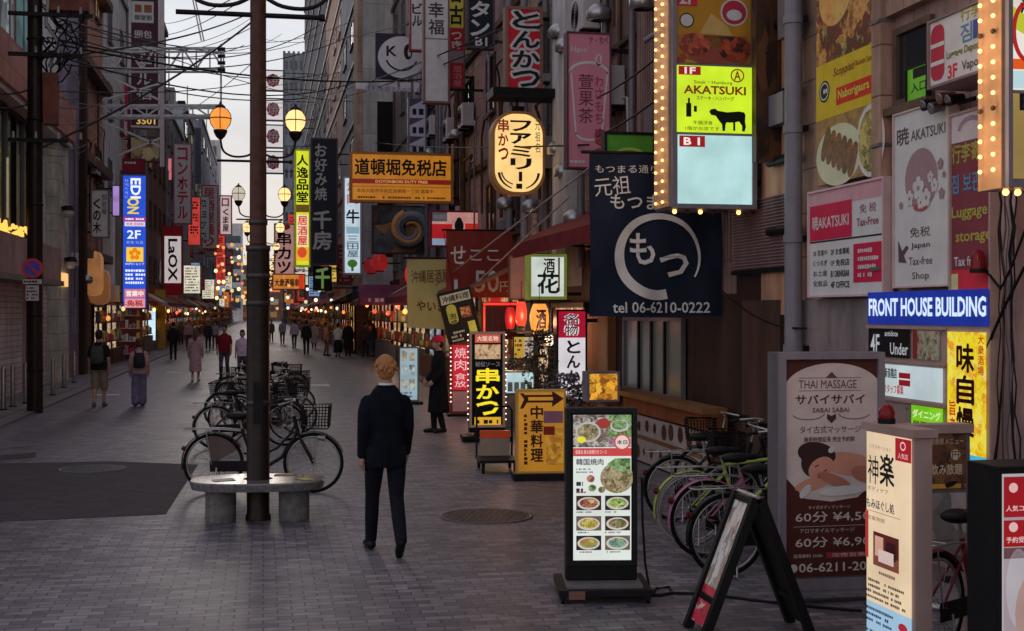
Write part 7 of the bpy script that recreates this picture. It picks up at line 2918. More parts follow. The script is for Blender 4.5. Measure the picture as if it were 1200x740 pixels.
# cream lit stand turned towards the street
a_, b_ = P(1015, 503, 7.55), P(1071, 513, 7.02)
mid = (a_ + b_) / 2
L_ = math.hypot(b_.x - a_.x, b_.y - a_.y)
ang = math.degrees(math.atan2(b_.y - a_.y, b_.x - a_.x))
e = thing('lit_sign_stand', 'cream lit stand with brush kanji and a blue lower part, turned to the street', 'sign stand', (mid.x, mid.y, 0), ang)
H_ = 1.44
fmw = U((112, 94, 90), 2.5)
m = MB()
m.box(-L_ / 2, .004, .06, L_ / 2 + .01, .105, H_, fmw)
m.box(-L_ / 2 - .02, -.02, H_ + .001, L_ / 2 + .03, .13, H_ + .045, fmw)
m.build('body', e)
m = MB()
f_ = E((250, 222, 184), .7, .1)
m.rect(-L_ / 2 + .01, .44, L_ / 2 - .02, H_ - .01, -.002, f_)
m.rect(-L_ / 2 + .01, .08, L_ / 2 - .02, .44, -.002, E((168, 206, 232), .72, .06))
m.build('lit_face', e)
m = MB()
def fr(u0, v0, u1, v1):
    return -L_ / 2 + L_ * u0, H_ - H_ * v1, -L_ / 2 + L_ * u1, H_ - H_ * v0
m.rect(*fr(.64, .012, .96, .1), -.004, E((176, 24, 34), .7, .05))
m.text('神', *fr(.06, .1, .29, .215), -.006, K_, .005)
m.text('楽', *fr(.32, .085, .62, .21), -.006, K_, .02)
m.text('リラクゼーション', *fr(.1, .055, .56, .072), -.006, U((110, 80, 60), 2), .0)
m.text('ボディケア', *fr(.05, .225, .5, .245), -.006, U((110, 80, 60), 2), .0)
m.text('もみほぐし処', *fr(.03, .275, .62, .315), -.006, U((90, 90, 110), 2), .02)
m.rect(*fr(.0, .325, .75, .327), -.006, U((110, 80, 60), 2))
m.text('営業時間', *fr(.05, .345, .42, .362), -.006, U((110, 80, 60), 2), .0)
m.rect(*fr(.0, .33, .07, .52), -.005, E((190, 60, 60), .6, .1))
m.rect(*fr(.18, .405, .72, .54), -.006, E((96, 34, 26), .6, .2))
m.rect(*fr(.18, .49, .72, .54), -.007, E((150, 84, 66), .6, .2))
m.rect(*fr(.22, .42, .4, .5), -.008, E((226, 170, 150), .7, .1))
m.rect(*fr(.46, .43, .66, .5), -.008, E((60, 20, 18), .5, .1))
m.rect(*fr(.3, .47, .62, .52), -.009, E((236, 206, 200), .7, .1))
m.lines(*fr(.3, .555, .75, .575), 1, -.006, U((140, 110, 90), 2), .7, 3)
m.lines(*fr(.03, .595, .85, .685), 4, -.006, U((70, 60, 60), 2), .55, 5, 1.0)
m.lines(*fr(.03, .71, .6, .78), 3, -.006, U((40, 60, 90), 2), .55, 6, 1.0)
m.lines(*fr(.03, .8, .9, .9), 4, -.006, U((60, 80, 110), 2), .5, 8, 1.0)
m.ell(L_ * .3, H_ * .255, .05, .026, -.006, E((186, 40, 50), .7, 0))
m.ell(L_ * .3, H_ * .135, .035, .026, -.006, E((186, 40, 50), .7, 0))
m.arc(L_ * .3, H_ - H_ * .04, .03, .025, .008, .008, 0, 360, -.006, E((240, 200, 200), .8, 0), 20)
m.text('人気店', *fr(.7, .068, .9, .09), -.006, E((240, 200, 200), .8, 0), .0)
m.build('print', e)
m = MB()
m.cyl((-.12, .05, H_ + .046), (-.12, .05, H_ + .075), .05, .05, DARK, 14)
m.build('beacon_base', e)
m = MB()
m.lathe([(.045, H_ + .076), (.048, H_ + .11), (.035, H_ + .145), (0, H_ + .16)], mat('red_dome', (.22, .012, .018), .15), 18, (-.12, .05, 0))
m.build('beacon', e)
m = MB()
m.box(-L_ / 2 - .04, -.08, .0, L_ / 2 + .05, .3, .058, DARK)
m.build('base', e)

# brown menu stand behind it
sg = Sign('front', 7.75, 1069, 498, 1137, 648, 'brown_menu_stand', 'dull stand with a brown printed menu behind the cream lit stand', 'sign stand')
sg.e.location.z = 0
h = zz(sg.o.x, 7.75, 498)
m = MB()
m.box(sg.x0, .004, h - .9, sg.x1, .1, h, GREYM)
m.box(sg.x0 - .01, -.03, h - .055, sg.x1 + .01, .12, h + .004, fmw)
m.box(sg.x0, .0, 0, sg.x0 + .04, .08, h - .902, fmw)
m.box(sg.x1 - .04, .0, 0, sg.x1, .08, h - .902, fmw)
m.build('frame', sg.e)
m = MB()
m.rect(sg.x0 + .03, h - .43, sg.x1 - .03, h - .06, -.001, pic('brown_menu_print', ['2a1810', '4a2c1c', '6a4a2a', '3a2016', '5a3a20'], 14, 0, 2))
m.rect(sg.x0 + .03, h - .87, sg.x1 - .03, h - .45, -.001, pic('grey_leafy_print', ['6a6060', '8a8080', '4a4a48', '787070', '5a5450'], 4, 0, 2.2))
lt = U((150, 130, 110), 2.6)
m.text('居酒屋メニュー', sg.x0 + .12, h - .13, sg.x1 - .05, h - .09, -.004, lt, .01)
m.ell(sg.x0 + sg.W * .74, h - .2, .035, .035, -.004, lt)
m.text('円', sg.x0 + sg.W * .68, h - .225, sg.x0 + sg.W * .8, h - .175, -.006, K_, .01)
m.text('飲み放題', sg.x0 + .13, h - .33, sg.x1 - .06, h - .26, -.004, lt, .02)
m.rect(sg.x0 + .1, h - .42, sg.x1 - .07, h - .39, -.004, U((150, 110, 40), 2.4))
m.build('menu_print', sg.e)

# black framed stand at the right edge
sg = Sign('front', 5.9, 1168, 545, 1310, 760, 'black_framed_stand', 'black framed stand at the right edge with red blocks over a pale photo', 'sign stand')
sg.e.location.z = 0
h = zz(sg.o.x, 5.9, 545)
m = MB()
m.box(sg.x0, .004, .05, sg.x1, .28, h, BLACK)
m.frame(sg.x0, .05, sg.x1, h, .02, -.02, .003, BLACK)
m.build('casing', sg.e, bevel=.006)
m = MB()
m.box(sg.x0 - .02, -.05, 0, sg.x1 + .02, .32, .048, DARK)
m.build('base', sg.e)
m = MB()
m.frame(sg.x0 + .021, .15, sg.x1 - .021, h - .04, .012, -.01, .002, E((220, 214, 216), .5, 0))
m.rect(sg.x0 + .033, .16, sg.x1 - .033, h - .05, -.002, E((196, 180, 188), .5, .1))
m.rect(sg.x0 + .033, h - .26, sg.x1 - .1, h - .055, -.004, E((176, 22, 34), .6, .08))
m.rect(sg.x0 + .033, h - .41, sg.x1 - .1, h - .275, -.004, E((170, 22, 30), .6, .08))
m.rect(sg.x0 + .033, h - .47, sg.x1 - .033, h - .415, -.004, E((120, 84, 90), .5, 0))
m.text('人気コース', sg.x0 + .05, h - .23, sg.x0 + .22, h - .2, -.006, E((240, 200, 200), .7, 0), .02)
m.text('予約受付中', sg.x0 + .05, h - .39, sg.x0 + .22, h - .36, -.006, E((240, 200, 200), .7, 0), .02)
for zc in (h - .11, h - .31):
    m.ell(sg.x0 + .09, zc, .025, .025, -.006, E((240, 190, 190), .7, 0))
m.ell(sg.x0 + .3, h - .75, .2, .26, -.005, E((206, 170, 160), .5, .1))
m.ell(sg.x0 + .12, h - .62, .07, .2, -.004, E((214, 206, 214), .5, .1))
m.ell(sg.x0 + .1, h - 1.0, .1, .12, -.006, E((120, 60, 70), .4, .2))
m.build('poster', sg.e)

# leaning chalk A-board seen from its side
top = P(877, 580, 8.55)
e = thing('a_frame_board', 'black folding board seen edge on with a photo menu on its left leaf', 'a-board', (top.x, top.y, 0), 0)
hh, sp, ln = top.z, .37, .33
m = MB()
def leaf(sgn, mt, nm, face=None):
    m = MB()
    p0, p1 = Vector((sgn * .015, 0, hh)), Vector((sgn * sp, 0, .0))
    n_ = Vector((sgn * hh, 0, sp)).normalized()
    for y in (-ln / 2, ln / 2):
        m.bar(p0 + Vector((0, y, 0)), p1 + Vector((0, y, 0)), .06, .05, mt, up=(0, 1, 0))
    d = (p1 - p0).normalized()
    for t_ in (.03, .8):
        q0 = p0 + d * (hh * t_)
        m.bar(q0 + Vector((0, -ln / 2 + .026, 0)), q0 + Vector((0, ln / 2 - .026, 0)), .04, .04, mt)
    o = m.build(nm, e)
    m = MB()
    a, b = p0 + d * .05 + n_ * .006, p0 + d * (hh * 1.0) + n_ * .006
    y = ln / 2 - .02
    quad = [a + Vector((0, y, 0)), a + Vector((0, -y, 0)), b + Vector((0, -y, 0)), b + Vector((0, y, 0))]
    back = [v - n_ * .012 for v in quad]
    if face:
        t1 = a.lerp(b, .7)
        f1 = [quad[0], quad[1], t1 + Vector((0, -y, 0)), t1 + Vector((0, y, 0))]
        f2 = [t1 + Vector((0, y, 0)), t1 + Vector((0, -y, 0)), quad[2], quad[3]]
        m.add([v for v in f1], [(0, 1, 2, 3)], face[0])
        m.add([v for v in f2], [(0, 1, 2, 3)], face[1])
        for k in range(0):
            for j in range(3):
                u0, v0 = .08 + j * .3, .06 + k * .16
                g_ = [Vector((0, y - 2 * y * (u0 + du), 0)) + a.lerp(b, v0 + dv) + n_ * .003 for du, dv in ((0, 0), (.25, 0), (.25, .12), (0, .12))]
                m.add(g_, [(0, 1, 2, 3)], face[2 + (j + k) % 2])
    else:
        m.add(quad, [(0, 1, 2, 3)], BLACK)
    m.add(back, [(3, 2, 1, 0)], BLACK)
    m.build('board', o)
leaf(-1, BLACK, 'menu_leaf', (pic('worn_menu_poster', ['b8a898', 'd0c4b8', '8a7a6c', '6a5a50', 'c8bcb0', 'a08c7c'], 16, 0, 2.2, (1, 1, .35)), pic('red_menu_print', ['50101a', '9a2034', '701824', 'c08a80'], 16, 0, 2.4), pic('small_dish_print', ['3a2a20', '8a6a50', 'b0a090', '6a3028'], 26, 0, 2.4), pic('small_green_print', ['3a3a20', '8a8a60', 'c0b8a0', '5a5030'], 26, 0, 2.4)))
leaf(1, BLACK, 'back_leaf')
m = MB()
m.cyl((0, -ln / 2 - .01, hh), (0, ln / 2 + .01, hh), .02, .02, ALU, 10)
m.build('hinge', e)

# yellow arrow sign
c = G(634, 563)
e = thing('arrow_sign_stand', 'amber yellow stand with a brown arrow and four brown kanji down its left', 'sign stand', (c.x, c.y, 0), -6)
k_ = (c.x * sa + c.y * ca) / FPX
w, h = 29 * k_, 106 * k_
ye = E((206, 140, 40), .42, .15, .7)
m = MB()
m.box(-w, .004, .09, w, .18, h, U((150, 104, 60), 2.4))
m.frame(-w, .09, w, h, .025, -.02, .003, U((170, 120, 60), 2.4))
m.build('body', e)
m = MB()
m.rect(-w + .025, .115, w - .025, h - .025, -.001, ye)
m.build('face', e)
m = MB()
bb_ = mat('sign_brown', (.08, .022, .012), .5)
Xp, Zp = (lambda px: (px - 634) * k_), (lambda py: h - (py - 457) * k_)
m.rect(Xp(615), Zp(472), Xp(648), Zp(463), -.004, bb_)
m.rect(Xp(619), Zp(469.5), Xp(648), Zp(465.5), -.006, ye)
m.shape([(Xp(647), Zp(477)), (Xp(661), Zp(467.5)), (Xp(647), Zp(458.5))], -.005, bb_)
m.shape([(Xp(613), Zp(479)), (Xp(620), Zp(468)), (Xp(613), Zp(461)), (Xp(609), Zp(461)), (Xp(614), Zp(468)), (Xp(609), Zp(479))][::-1], -.0055, bb_)
m.text('中華料理', Xp(622), Zp(542), Xp(636), Zp(475), -.005, bb_, .05, vert=True)
m.lines(Xp(614), Zp(545), Xp(618), Zp(485), 12, -.005, bb_, .8, 3, 1.2)
m.rect(Xp(637), Zp(496), Xp(660), Zp(482), -.004, U((110, 76, 90), 2.4))
m.rect(Xp(637), Zp(510), Xp(650), Zp(500), -.004, U((110, 30, 20), 2.4))
m.rect(Xp(640), Zp(545), Xp(661), Zp(502), -.0035, pic('yellow_dish_print', ['8a4a08', 'd89018', 'f0b830', 'b86a10', 'e8a020'], 14, .42))
m.build('print', e)
m = MB()
m.box(-w - .04, -.1, 0, w + .04, .3, .088, DARK)
m.build('base', e)

# kushikatsu LED board
c = G(571, 517)
e = thing('led_sign_stand', 'black stand with big yellow lettering and a food photo at its top', 'sign stand', (c.x, c.y, 0), -4)
k_ = (c.x * sa + c.y * ca) / FPX
w, h = 21 * k_, (517 - 389) * k_
Xp, Zp = (lambda px: (px - 571) * k_), (lambda py: h - (py - 389) * k_)
m = MB()
m.box(-w, .004, .14, w, .2, h, BLACK)
m.frame(-w, Zp(501), w, h, .04, -.025, .003, U((150, 120, 104), 2.4))
m.build('body', e)
m = MB()
m.rect(Xp(556), Zp(499), Xp(587), Zp(391), -.001, BLACK)
m.rect(Xp(556.5), Zp(402), Xp(586.5), Zp(392), -.004, E((206, 90, 70), .7, .1))
m.text('大阪名物', Xp(559), Zp(400), Xp(584), Zp(394), -.006, E((250, 220, 200), .8, 0), .02)
m.rect(Xp(556.5), Zp(421), Xp(586.5), Zp(404), -.004, pic('skewer_photo_lit', ['4a2a14', 'c8905a', 'e8c8a0', '7a4020', 'd8a878'], 16, .7))
m.text('秘伝ソース', Xp(557), Zp(430), Xp(586), Zp(424), -.004, WHT, .02)
m.text('串かつ', Xp(558), Zp(488), Xp(585), Zp(431), -.004, E((246, 222, 40), .95, 0), .05, vert=True)
m.rect(Xp(556), Zp(500), Xp(587), Zp(489), -.005, E((226, 170, 40), .8, .1))
m.lines(Xp(559), Zp(498), Xp(584), Zp(491), 1, -.007, K_, .7, 4, 1.2)
m.build('print', e)
m = MB()
m.box(-w - .12, -.2, .03, w + .1, .45, .09, DARK)
m.box(-w + .1, -.03, .091, w - .1, .23, .139, DARK)
m.build('base', e)
for x in (-w - .1, w + .08):
    for y in (-.16, .4):
        caster(e, x, y, .028)
pts = []
for k in range(16):
    for x in (-w - .02, w + .02):
        pts.append((x, .05, .35 + k * (h - .4) / 15))
bulbs(e, pts, E((255, 220, 190), 2.2, 0), .012)

# low trolley in front
c = G(583, 553)
e = thing('platform_trolley', 'low black trolley with an upright handle and an orange red panel on it', 'trolley', (c.x, c.y, 0), -4)
k_ = (c.x * sa + c.y * ca) / FPX
w = 23 * k_
m = MB()
m.box(-w, -.25, .14, w, .45, .18, DARK)
m.build('platform', e, bevel=.006)
m = MB()
m.tube([(-w + .02, .4, .18), (-w + .02, .4, .78), (-w + .06, .4, .84), (w - .06, .4, .84), (w - .02, .4, .78), (w - .02, .4, .18)], .014, BLACK, 8)
m.build('handle', e)
m = MB()
m.box(-w + .06, .3, .42, w - .06, .36, .52, E((170, 60, 24), .4, .1))
m.box(-w + .06, .3, .181, w - .06, .36, .415, U((110, 96, 86), 2.4))
m.build('panel', e)
for x in (-w + .05, w - .05):
    for y in (-.2, .4):
        m = MB()
        m.cyl((x - .015, y, .06), (x + .015, y, .06), .06, .06, RUBBER, 16)
        m.box(x - .022, y - .025, .07, x + .022, y + .025, .139, DARK)
        m.build('wheel', e)

# red bulb edged sign and pale menu stand further back
c = G(539, 488)
e = thing('red_sign_stand', 'crimson lit stand edged with small bulbs behind the black and yellow one', 'sign stand', (c.x, c.y, 0), -4)
k_ = (c.x * sa + c.y * ca) / FPX
w, h = 12 * k_, 88 * k_
m = MB()
m.box(-w, .004, .05, w, .22, h, U((96, 40, 40), 2.4))
m.box(-w - .05, -.1, 0, w + .05, .3, .048, DARK)
m.build('body', e)
m = MB()
m.rect(-w + .06, h * .35, w - .04, h - .08, -.002, E((206, 34, 54), .75, .1))
m.rect(-w + .06, .1, w - .04, h * .33, -.002, U((150, 110, 110), 2.4))
m.text('焼肉', -w + .1, h * .6, w - .08, h - .12, -.005, E((250, 200, 200), .8, 0), .01, vert=True)
m.text('食放', -w + .1, h * .38, w - .08, h * .58, -.005, E((250, 200, 200), .8, 0), .01, vert=True)
m.build('face', e)
bulbs(e, [(x, -.01, .3 + k * (h - .35) / 13) for k in range(14) for x in (-w + .02, w - .015)], E((255, 220, 190), 2.5, 0), .014)

c = G(479, 474)
e = thing('menu_light_stand', 'pale lit stand of small dish pictures left of the person with the red cap', 'menu stand', (c.x, c.y, 0), -4)
k_ = (c.x * sa + c.y * ca) / FPX
w, h = 11.5 * k_, 67 * k_
m = MB()
m.box(-w, .004, .06, w, .15, h, GREYM)
m.box(-w - .1, -.15, 0, w + .1, .3, .058, DARK)
m.build('body', e)
m = MB()
m.rect(-w + .03, .1, w - .03, h - .03, -.002, E((170, 200, 214), .6, .1))
for r_ in range(3):
    for cc in range(2):
        x = -w + .06 + cc * (w - .05)
        z = h - .32 - r_ * .33
        m.rect(x, z, x + w - .1, z + .24, -.005, pic('small_menu_dish_%d' % (r_ % 2), [['4a3a2a', 'a89880', 'e0dcd0', '6a5a40'], ['3a4a4a', '90a8a8', 'd8e8e8', '5a6a60']][r_ % 2], 9, .6))
m.lines(-w + .06, .14, w - .06, .3, 2, -.005, U((60, 80, 110), 2), .5, 4)
m.build('face', e)

# ------------------------------------------------------------------ planter of dry flowers by the doorway
def shrub(name, label, loc, r, h, cols, n, seed, pot=True, zb=.35):
    e = thing(name, label, 'plant', loc)
    rg = random.Random(seed)
    if pot:
        m = MB()
        m.lathe([(.13, 0), (.2, .34), (.21, .36), (.19, .36), (.17, .3), (0, .3)], mat('dark_clay_pot', (.09, .06, .05), .7), 18)
        m.build('pot', e)
    m = MB()
    for k in range(12):
        a = rg.uniform(0, 6.28)
        m.tube([(0, 0, zb - .05), (math.cos(a) * r * .3, math.sin(a) * r * .3, zb + h * .4), (math.cos(a) * r * .7, math.sin(a) * r * .7, zb + h * rg.uniform(.6, .95))], [.012, .008, .003], WOODB, 5)
    m.build('stem', e)
    m = MB()
    for k in range(n):
        a, t_ = rg.uniform(0, 6.28), rg.random()
        q_ = r * math.sqrt(rg.random()) * (.35 + .65 * math.sin(math.pi * (.15 + .75 * t_)))
        c_ = Vector((q_ * math.cos(a), q_ * math.sin(a), zb + h * t_))
        s_ = rg.uniform(.025, .055)
        u = Vector((rg.gauss(0, 1), rg.gauss(0, 1), rg.gauss(0, 1))).normalized()
        v = u.orthogonal().normalized()
        m.add([c_ - u * s_, c_ - v * s_ * .5, c_ + u * s_, c_ + v * s_ * .5], [(0, 1, 2, 3)], rg.choice(cols))
    m.build('leaves', e)
p = P(664, 478, 19.3)
shrub('potted_plant', 'silvery dry flowering plant in front of the white cutlet sign', (p.x, p.y, 0), .42, .85, [mat('silver_leaf', (.2, .17, .18), .7), mat('mauve_flower', (.26, .18, .2), .7), mat('dark_leaf', (.05, .05, .045), .7)], 900, 2)
p = P(634, 440, 20.5)
shrub('potted_plant', 'tall greyish leafy plant below the fat orange lantern', (p.x, p.y, 0), .3, 1.5, [mat('dark_leaf', (.05, .05, .045), .7), mat('brown_leaf', (.14, .1, .085), .7), mat('green_leaf', (.045, .07, .04), .7)], 800, 3)
p = P(608, 440, 24.5)
shrub('potted_plant', 'dark green bush left of the tall greyish plant at the shop mouth', (p.x, p.y, 0), .34, .9, [mat('dark_leaf', (.05, .05, .045), .7), mat('green_leaf', (.045, .07, .04), .7)], 700, 4)

# shelf stall and lit panels on the left pavement
p = G(146, 424)
e = thing('goods_stall', 'shop stall with pale shelves of goods and a yellow post under the blue sign', 'stall', (p.x, p.y, 0), 0)
m = MB()
for k in range(4):
    z = .3 + k * .55
    m.box(-.65, 0, z, .65, .5, z + .05, U((150, 110, 110), 2.6))
m.box(-.7, .5, 0, .7, .55, 2.3, U((110, 60, 60), 2.4))
m.build('shelf', e)
m = MB()
rg = random.Random(3)
for k in range(4):
    for j in range(8):
        x = -.6 + j * .155
        m.box(x, .08, .352 + k * .55, x + .12, .35, .352 + k * .55 + rg.uniform(.15, .38), rg.choice([WHT, RED, U((170, 130, 60), 2.6), U((120, 90, 100), 2.6), U((90, 110, 130), 2.6)]))
m.build('goods', e)
m = MB()
m.box(-.86, -.08, 0, -.72, .1, 2.4, U((190, 150, 50), 2.6))
m.build('post', e)
m = MB()
m.add([(-.8, .5, 2.9), (.8, .5, 2.9), (.8, -.3, 2.45), (-.8, -.3, 2.45)], [(0, 3, 2, 1)], U((150, 120, 90), 2.4))
m.build('roof', e)
p = G(171, 412)
sgp = thing('lit_door_panel', 'bright white lit panel beside the stall under the blue sign', 'lit panel', (p.x, p.y, 0), 0)
m = MB()
m.box(-.55, .004, 0, .55, .2, 2.25, GREYM)
m.build('casing', sgp)
m = MB()
m.rect(-.5, .6, .5, 2.2, -.002, E((190, 220, 240), 1.1, .1))
m.ell(.0, 1.5, .12, .4, -.006, U((60, 70, 80), 2))
m.build('face', sgp)
p = G(187, 410)
e = thing('yellow_shop_pillar', 'amber yellow pillar right of the bright white panel', 'pillar', (p.x, p.y, 0), 0)
m = MB()
m.box(-.3, -.2, 0, .3, .3, 3.4, U((170, 120, 50), 2.4))
m.build('pillar', e)

# ================================================================== PEOPLE
SKIN = mat('skin', (.42, .25, .19), .55, noise=.06)
def blob(name, prims, m, parent, voxel, smooth=6):
    """one continuous surface grown from tapered limbs (capsule chains) and ellipsoids"""
    mb = MB()
    for p in prims:
        if p[0] == 'L':                       # limb: list of (point, radius)
            pts = p[1]
            sx = p[2] if len(p) > 2 else (1, 1)
            for i in range(len(pts) - 1):
                (a, ra), (b, rb) = pts[i], pts[i + 1]
                mb.cyl(a, b, ra, rb, m, 14)
            for a, ra in pts:
                mb.sph(a, ra, m, 14, 10)
        elif p[0] == 'E':
            mb.sph(p[1], p[2], m, 20, 14)
        elif p[0] == 'T':                     # torso: list of (z, cx, cy, rx, ry) rings
            rings = p[1]
            n = 28
            vs, fs = [], []
            for z, cx, cy, rx, ry in rings:
                for i in range(n):
                    a = 2 * math.pi * i / n
                    c, s = math.cos(a), math.sin(a)
                    vs.append((cx + rx * math.copysign(abs(c) ** .8, c), cy + ry * math.copysign(abs(s) ** .9, s), z))
            for j in range(len(rings) - 1):
                for i in range(n):
                    fs.append((j * n + i, j * n + (i + 1) % n, (j + 1) * n + (i + 1) % n, (j + 1) * n + i))
            fs.append(tuple(range(n))[::-1])
            fs.append(tuple((len(rings) - 1) * n + i for i in range(n)))
            mb.add(vs, fs, m)
    me = bpy.data.meshes.new('tmp')
    me.from_pydata(mb.v, [], mb.f)
    ob = bpy.data.objects.new('tmp', me)
    COL.objects.link(ob)
    r = ob.modifiers.new('r', 'REMESH')
    r.mode = 'VOXEL'
    r.voxel_size = voxel
    s = ob.modifiers.new('s', 'SMOOTH')
    s.iterations = smooth
    s.factor = .5
    dg = bpy.context.evaluated_depsgraph_get()
    new = bpy.data.meshes.new_from_object(ob.evaluated_get(dg))
    bpy.data.objects.remove(ob)
    bpy.data.meshes.remove(me)
    new.name = name
    new.materials.clear()
    new.materials.append(m)
    new.polygons.foreach_set('use_smooth', [True] * len(new.polygons))
    o = bpy.data.objects.new(name, new)
    COL.objects.link(o)
    if parent is not None:
        o.parent = parent
    return o

def hand(side, w, d, up=1, curl=.5):
    """palm, four unequal curled fingers and a thumb hanging from wrist w; d is the direction of the forearm"""
    w, d = Vector(w), Vector(d).normalized()
    fwd = Vector((0, 1, 0))
    fwd = (fwd - d * fwd.dot(d)).normalized()
    inn = Vector((-side, 0, 0))
    inn = (inn - d * inn.dot(d) - fwd * inn.dot(fwd)).normalized()
    out = [('L', [(w, .026), (w + d * .05, .03), (w + d * .085, .027)]), ('L', [(w + d * .04 + fwd * .018, .022), (w + d * .085 + fwd * .022, .02)]), ('L', [(w + d * .04 - fwd * .018, .022), (w + d * .085 - fwd * .022, .019)])]
    for k, ln in ((1.5, .075), (.5, .085), (-.5, .08), (-1.5, .062)):
        b = w + d * .088 + fwd * (.0165 * k)
        j = b + d * (ln * .5) + inn * (ln * .12)
        t = j + d * (ln * .4) + inn * (ln * .42)
        out.append(('L', [(b, .0095), (j, .009), (t, .0075)]))
    b = w + d * .03 + fwd * .03
    out.append(('L', [(b, .014), (b + d * .035 + fwd * .018 + inn * .012, .011), (b + d * .065 + fwd * .016 + inn * .026, .009)]))
    return out

def person(label, px, py, Zoff=None, rz=0, H=1.72, top='shirt', topc=(30, 30, 34), botc=(30, 30, 36), bottom='trousers', hairc=(24, 18, 16), hair='short', shoec=(20, 20, 20), sleeves=True,
           stride=.22, liftr=0, vox=.016, bag=None, arms=((.05, .0), (-.05, 0)), headyaw=0, skirt_z=.45, group='people walking in the street', loc=None, hat=None, collar=None, ph=1, grow=1.0):
    """facing +y (away down the street) before rz; ph is the leg in front (1 right, -1 left)"""
    p = loc if loc is not None else G(px, py)
    k = H / 1.75
    e_loc = (p.x, p.y, 0)
    kk = 1.3 if top == 'suit' else 2.2
    T_ = mat('cloth_%d_%d_%d' % topc, alb(topc, kk), .85, noise=.25, scale=9, bump=.9, bscale=7, spec=.1)
    B_ = mat('cloth_%d_%d_%d' % botc, alb(botc, kk), .85, noise=.25, scale=9, bump=.9, bscale=7, spec=.2)
    HR = mat('hair_%d_%d_%d' % hairc, alb(hairc, 2.0), .5, noise=.35, scale=60, streak=.5, bump=.35, bscale=90)
    SH = mat('shoe_%d_%d_%d' % shoec, alb(shoec, 2.2), .4, noise=.1)
    legs = []
    for s in (-1, 1):
        f = stride * (1 if s == ph else -1) * .5
        hip = Vector((.09 * s, 0, .92))
        ank = Vector((.085 * s, f * 1.15, .085 + (.07 if (liftr and s != ph) else 0)))
        knee = Vector((.092 * s, f * .45 + .045, .5))
        if s != ph:
            knee = Vector((.092 * s, f * .3 + .06, .5))
        legs.append((s, hip, knee, ank))
    # --- body: skin of head, neck, forearms, hands, legs in one surface
    body = []
    yaw = R(headyaw)
    hd = Vector((0, .015, 1.615))
    body += [('L', [((0, -.005, 1.40), .06), ((0, .0, 1.53), .055)]), ('E', hd, (.074, .092, .112)), ('E', hd + Vector((0, .03, -.05)), (.058, .066, .07))]
    f_ = Vector((math.sin(-yaw), math.cos(yaw), 0))
    body += [('L', [(hd + f_ * .085 + Vector((0, 0, -.0)), .013), (hd + f_ * .1 + Vector((0, 0, -.03)), .016)])]
    rt = Vector((f_.y, -f_.x, 0))
    for s in (-1, 1):
        body.append(('E', hd + rt * (.076 * s) + Vector((0, -.005, -.012)), (.014, .022, .033)))
    wr = {}
    for s, (sw, bend) in zip((-1, 1), arms):
        sh = Vector((.175 * s, -.01, 1.39))
        el = Vector(((.2 if top == 'suit' else .215) * s, sw * .6 - .02, 1.10))
        wri = Vector(((.208 if top == 'suit' else .225) * s + bend * -s * .1, sw + .05 + bend * .12, .865 + bend * .2))
        wr[s] = (sh, el, wri)
        body += [('L', [(sh + Vector((-.035 * s, 0, -.055)), .042), (el, .04), (wri, .029)])]
        if vox < .012:
            body += hand(s, wri, wri - el)
        else:
            d = (wri - el).normalized()
            body += hand(s, wri, d)
    body.append(('T', [(.88, 0, 0, .15, .1), (1.05, 0, 0, .14, .095), (1.28, 0, 0, .15, .095), (1.38, 0, 0, .1, .07)]))
    for s, hip, knee, ank in legs:
        body.append(('L', [(hip, .075), (knee, .05), (knee.lerp(ank, .35), .052), (ank, .036), (ank + Vector((0, .05, -.05)), .03)]))
    o = blob('person', body, SKIN, None, min(vox, .012), 3)
    o.location = e_loc
    o.rotation_euler = (0, 0, R(rz))
    o.scale = (k, k, k)
    tag(o, label, 'person', group)
    o.name = 'person'
    # --- clothes
    if top == 'suit':
        t = [('T', [(.765, 0, 0, .176, .128), (.9, 0, .0, .17, .124), (1.08, 0, 0, .152, .112), (1.25, 0, -.005, .17, .12), (1.345, 0, -.01, .166, .108), (1.40, 0, -.012, .134, .09), (1.44, 0, -.012, .108, .076), (1.475, 0, -.008, .075, .065)])]
        for s in (-1, 1):
            sh, el, w_ = wr[s]
            t.append(('L', [(sh + Vector((-.02 * s, 0, -.068)), .068), (sh.lerp(el, .5), .062), (el, .056), (w_ + Vector((0, 0, .005)), .044)]))
        blob('jacket', t, T_, o, min(vox, .012), 4)
        m = MB()
        m.lathe([(.066, 1.44), (.064, 1.492), (.058, 1.492), (.058, 1.44)], U((190, 180, 184), 3), 20, (0, -.003, 0))
        m.build('shirt_collar', o)
        m = MB()
        m.box(-.0025, -.142, .75, .0025, -.128, .96, mat('vent_shadow_cloth', (.004, .004, .005), .9))
        m.build('jacket_vent', o)
    elif top == 'coat':
        t = [('T', [(.36, 0, 0, .225, .19), (.6, 0, 0, .21, .17), (.95, 0, 0, .19, .14), (1.25, 0, 0, .185, .12), (1.37, 0, -.01, .15, .1), (1.43, 0, -.01, .11, .08), (1.48, 0, -.008, .075, .065)])]
        for s in (-1, 1):
            sh, el, w_ = wr[s]
            sh = sh + Vector((-.02 * s, 0, -.06))
            t.append(('L', [(sh, .08), (el, .066), (w_, .05)]))
        blob('coat', t, T_, o, vox, 4)
    elif top == 'dress':
        t = [('T', [(skirt_z, 0, 0, .2, .17), (.7, 0, 0, .19, .15), (.98, 0, 0, .165, .12), (1.1, 0, 0, .15, .11), (1.28, 0, 0, .16, .11), (1.36, 0, -.01, .13, .09), (1.41, 0, -.01, .1, .075), (1.455, 0, -.008, .068, .06)])]
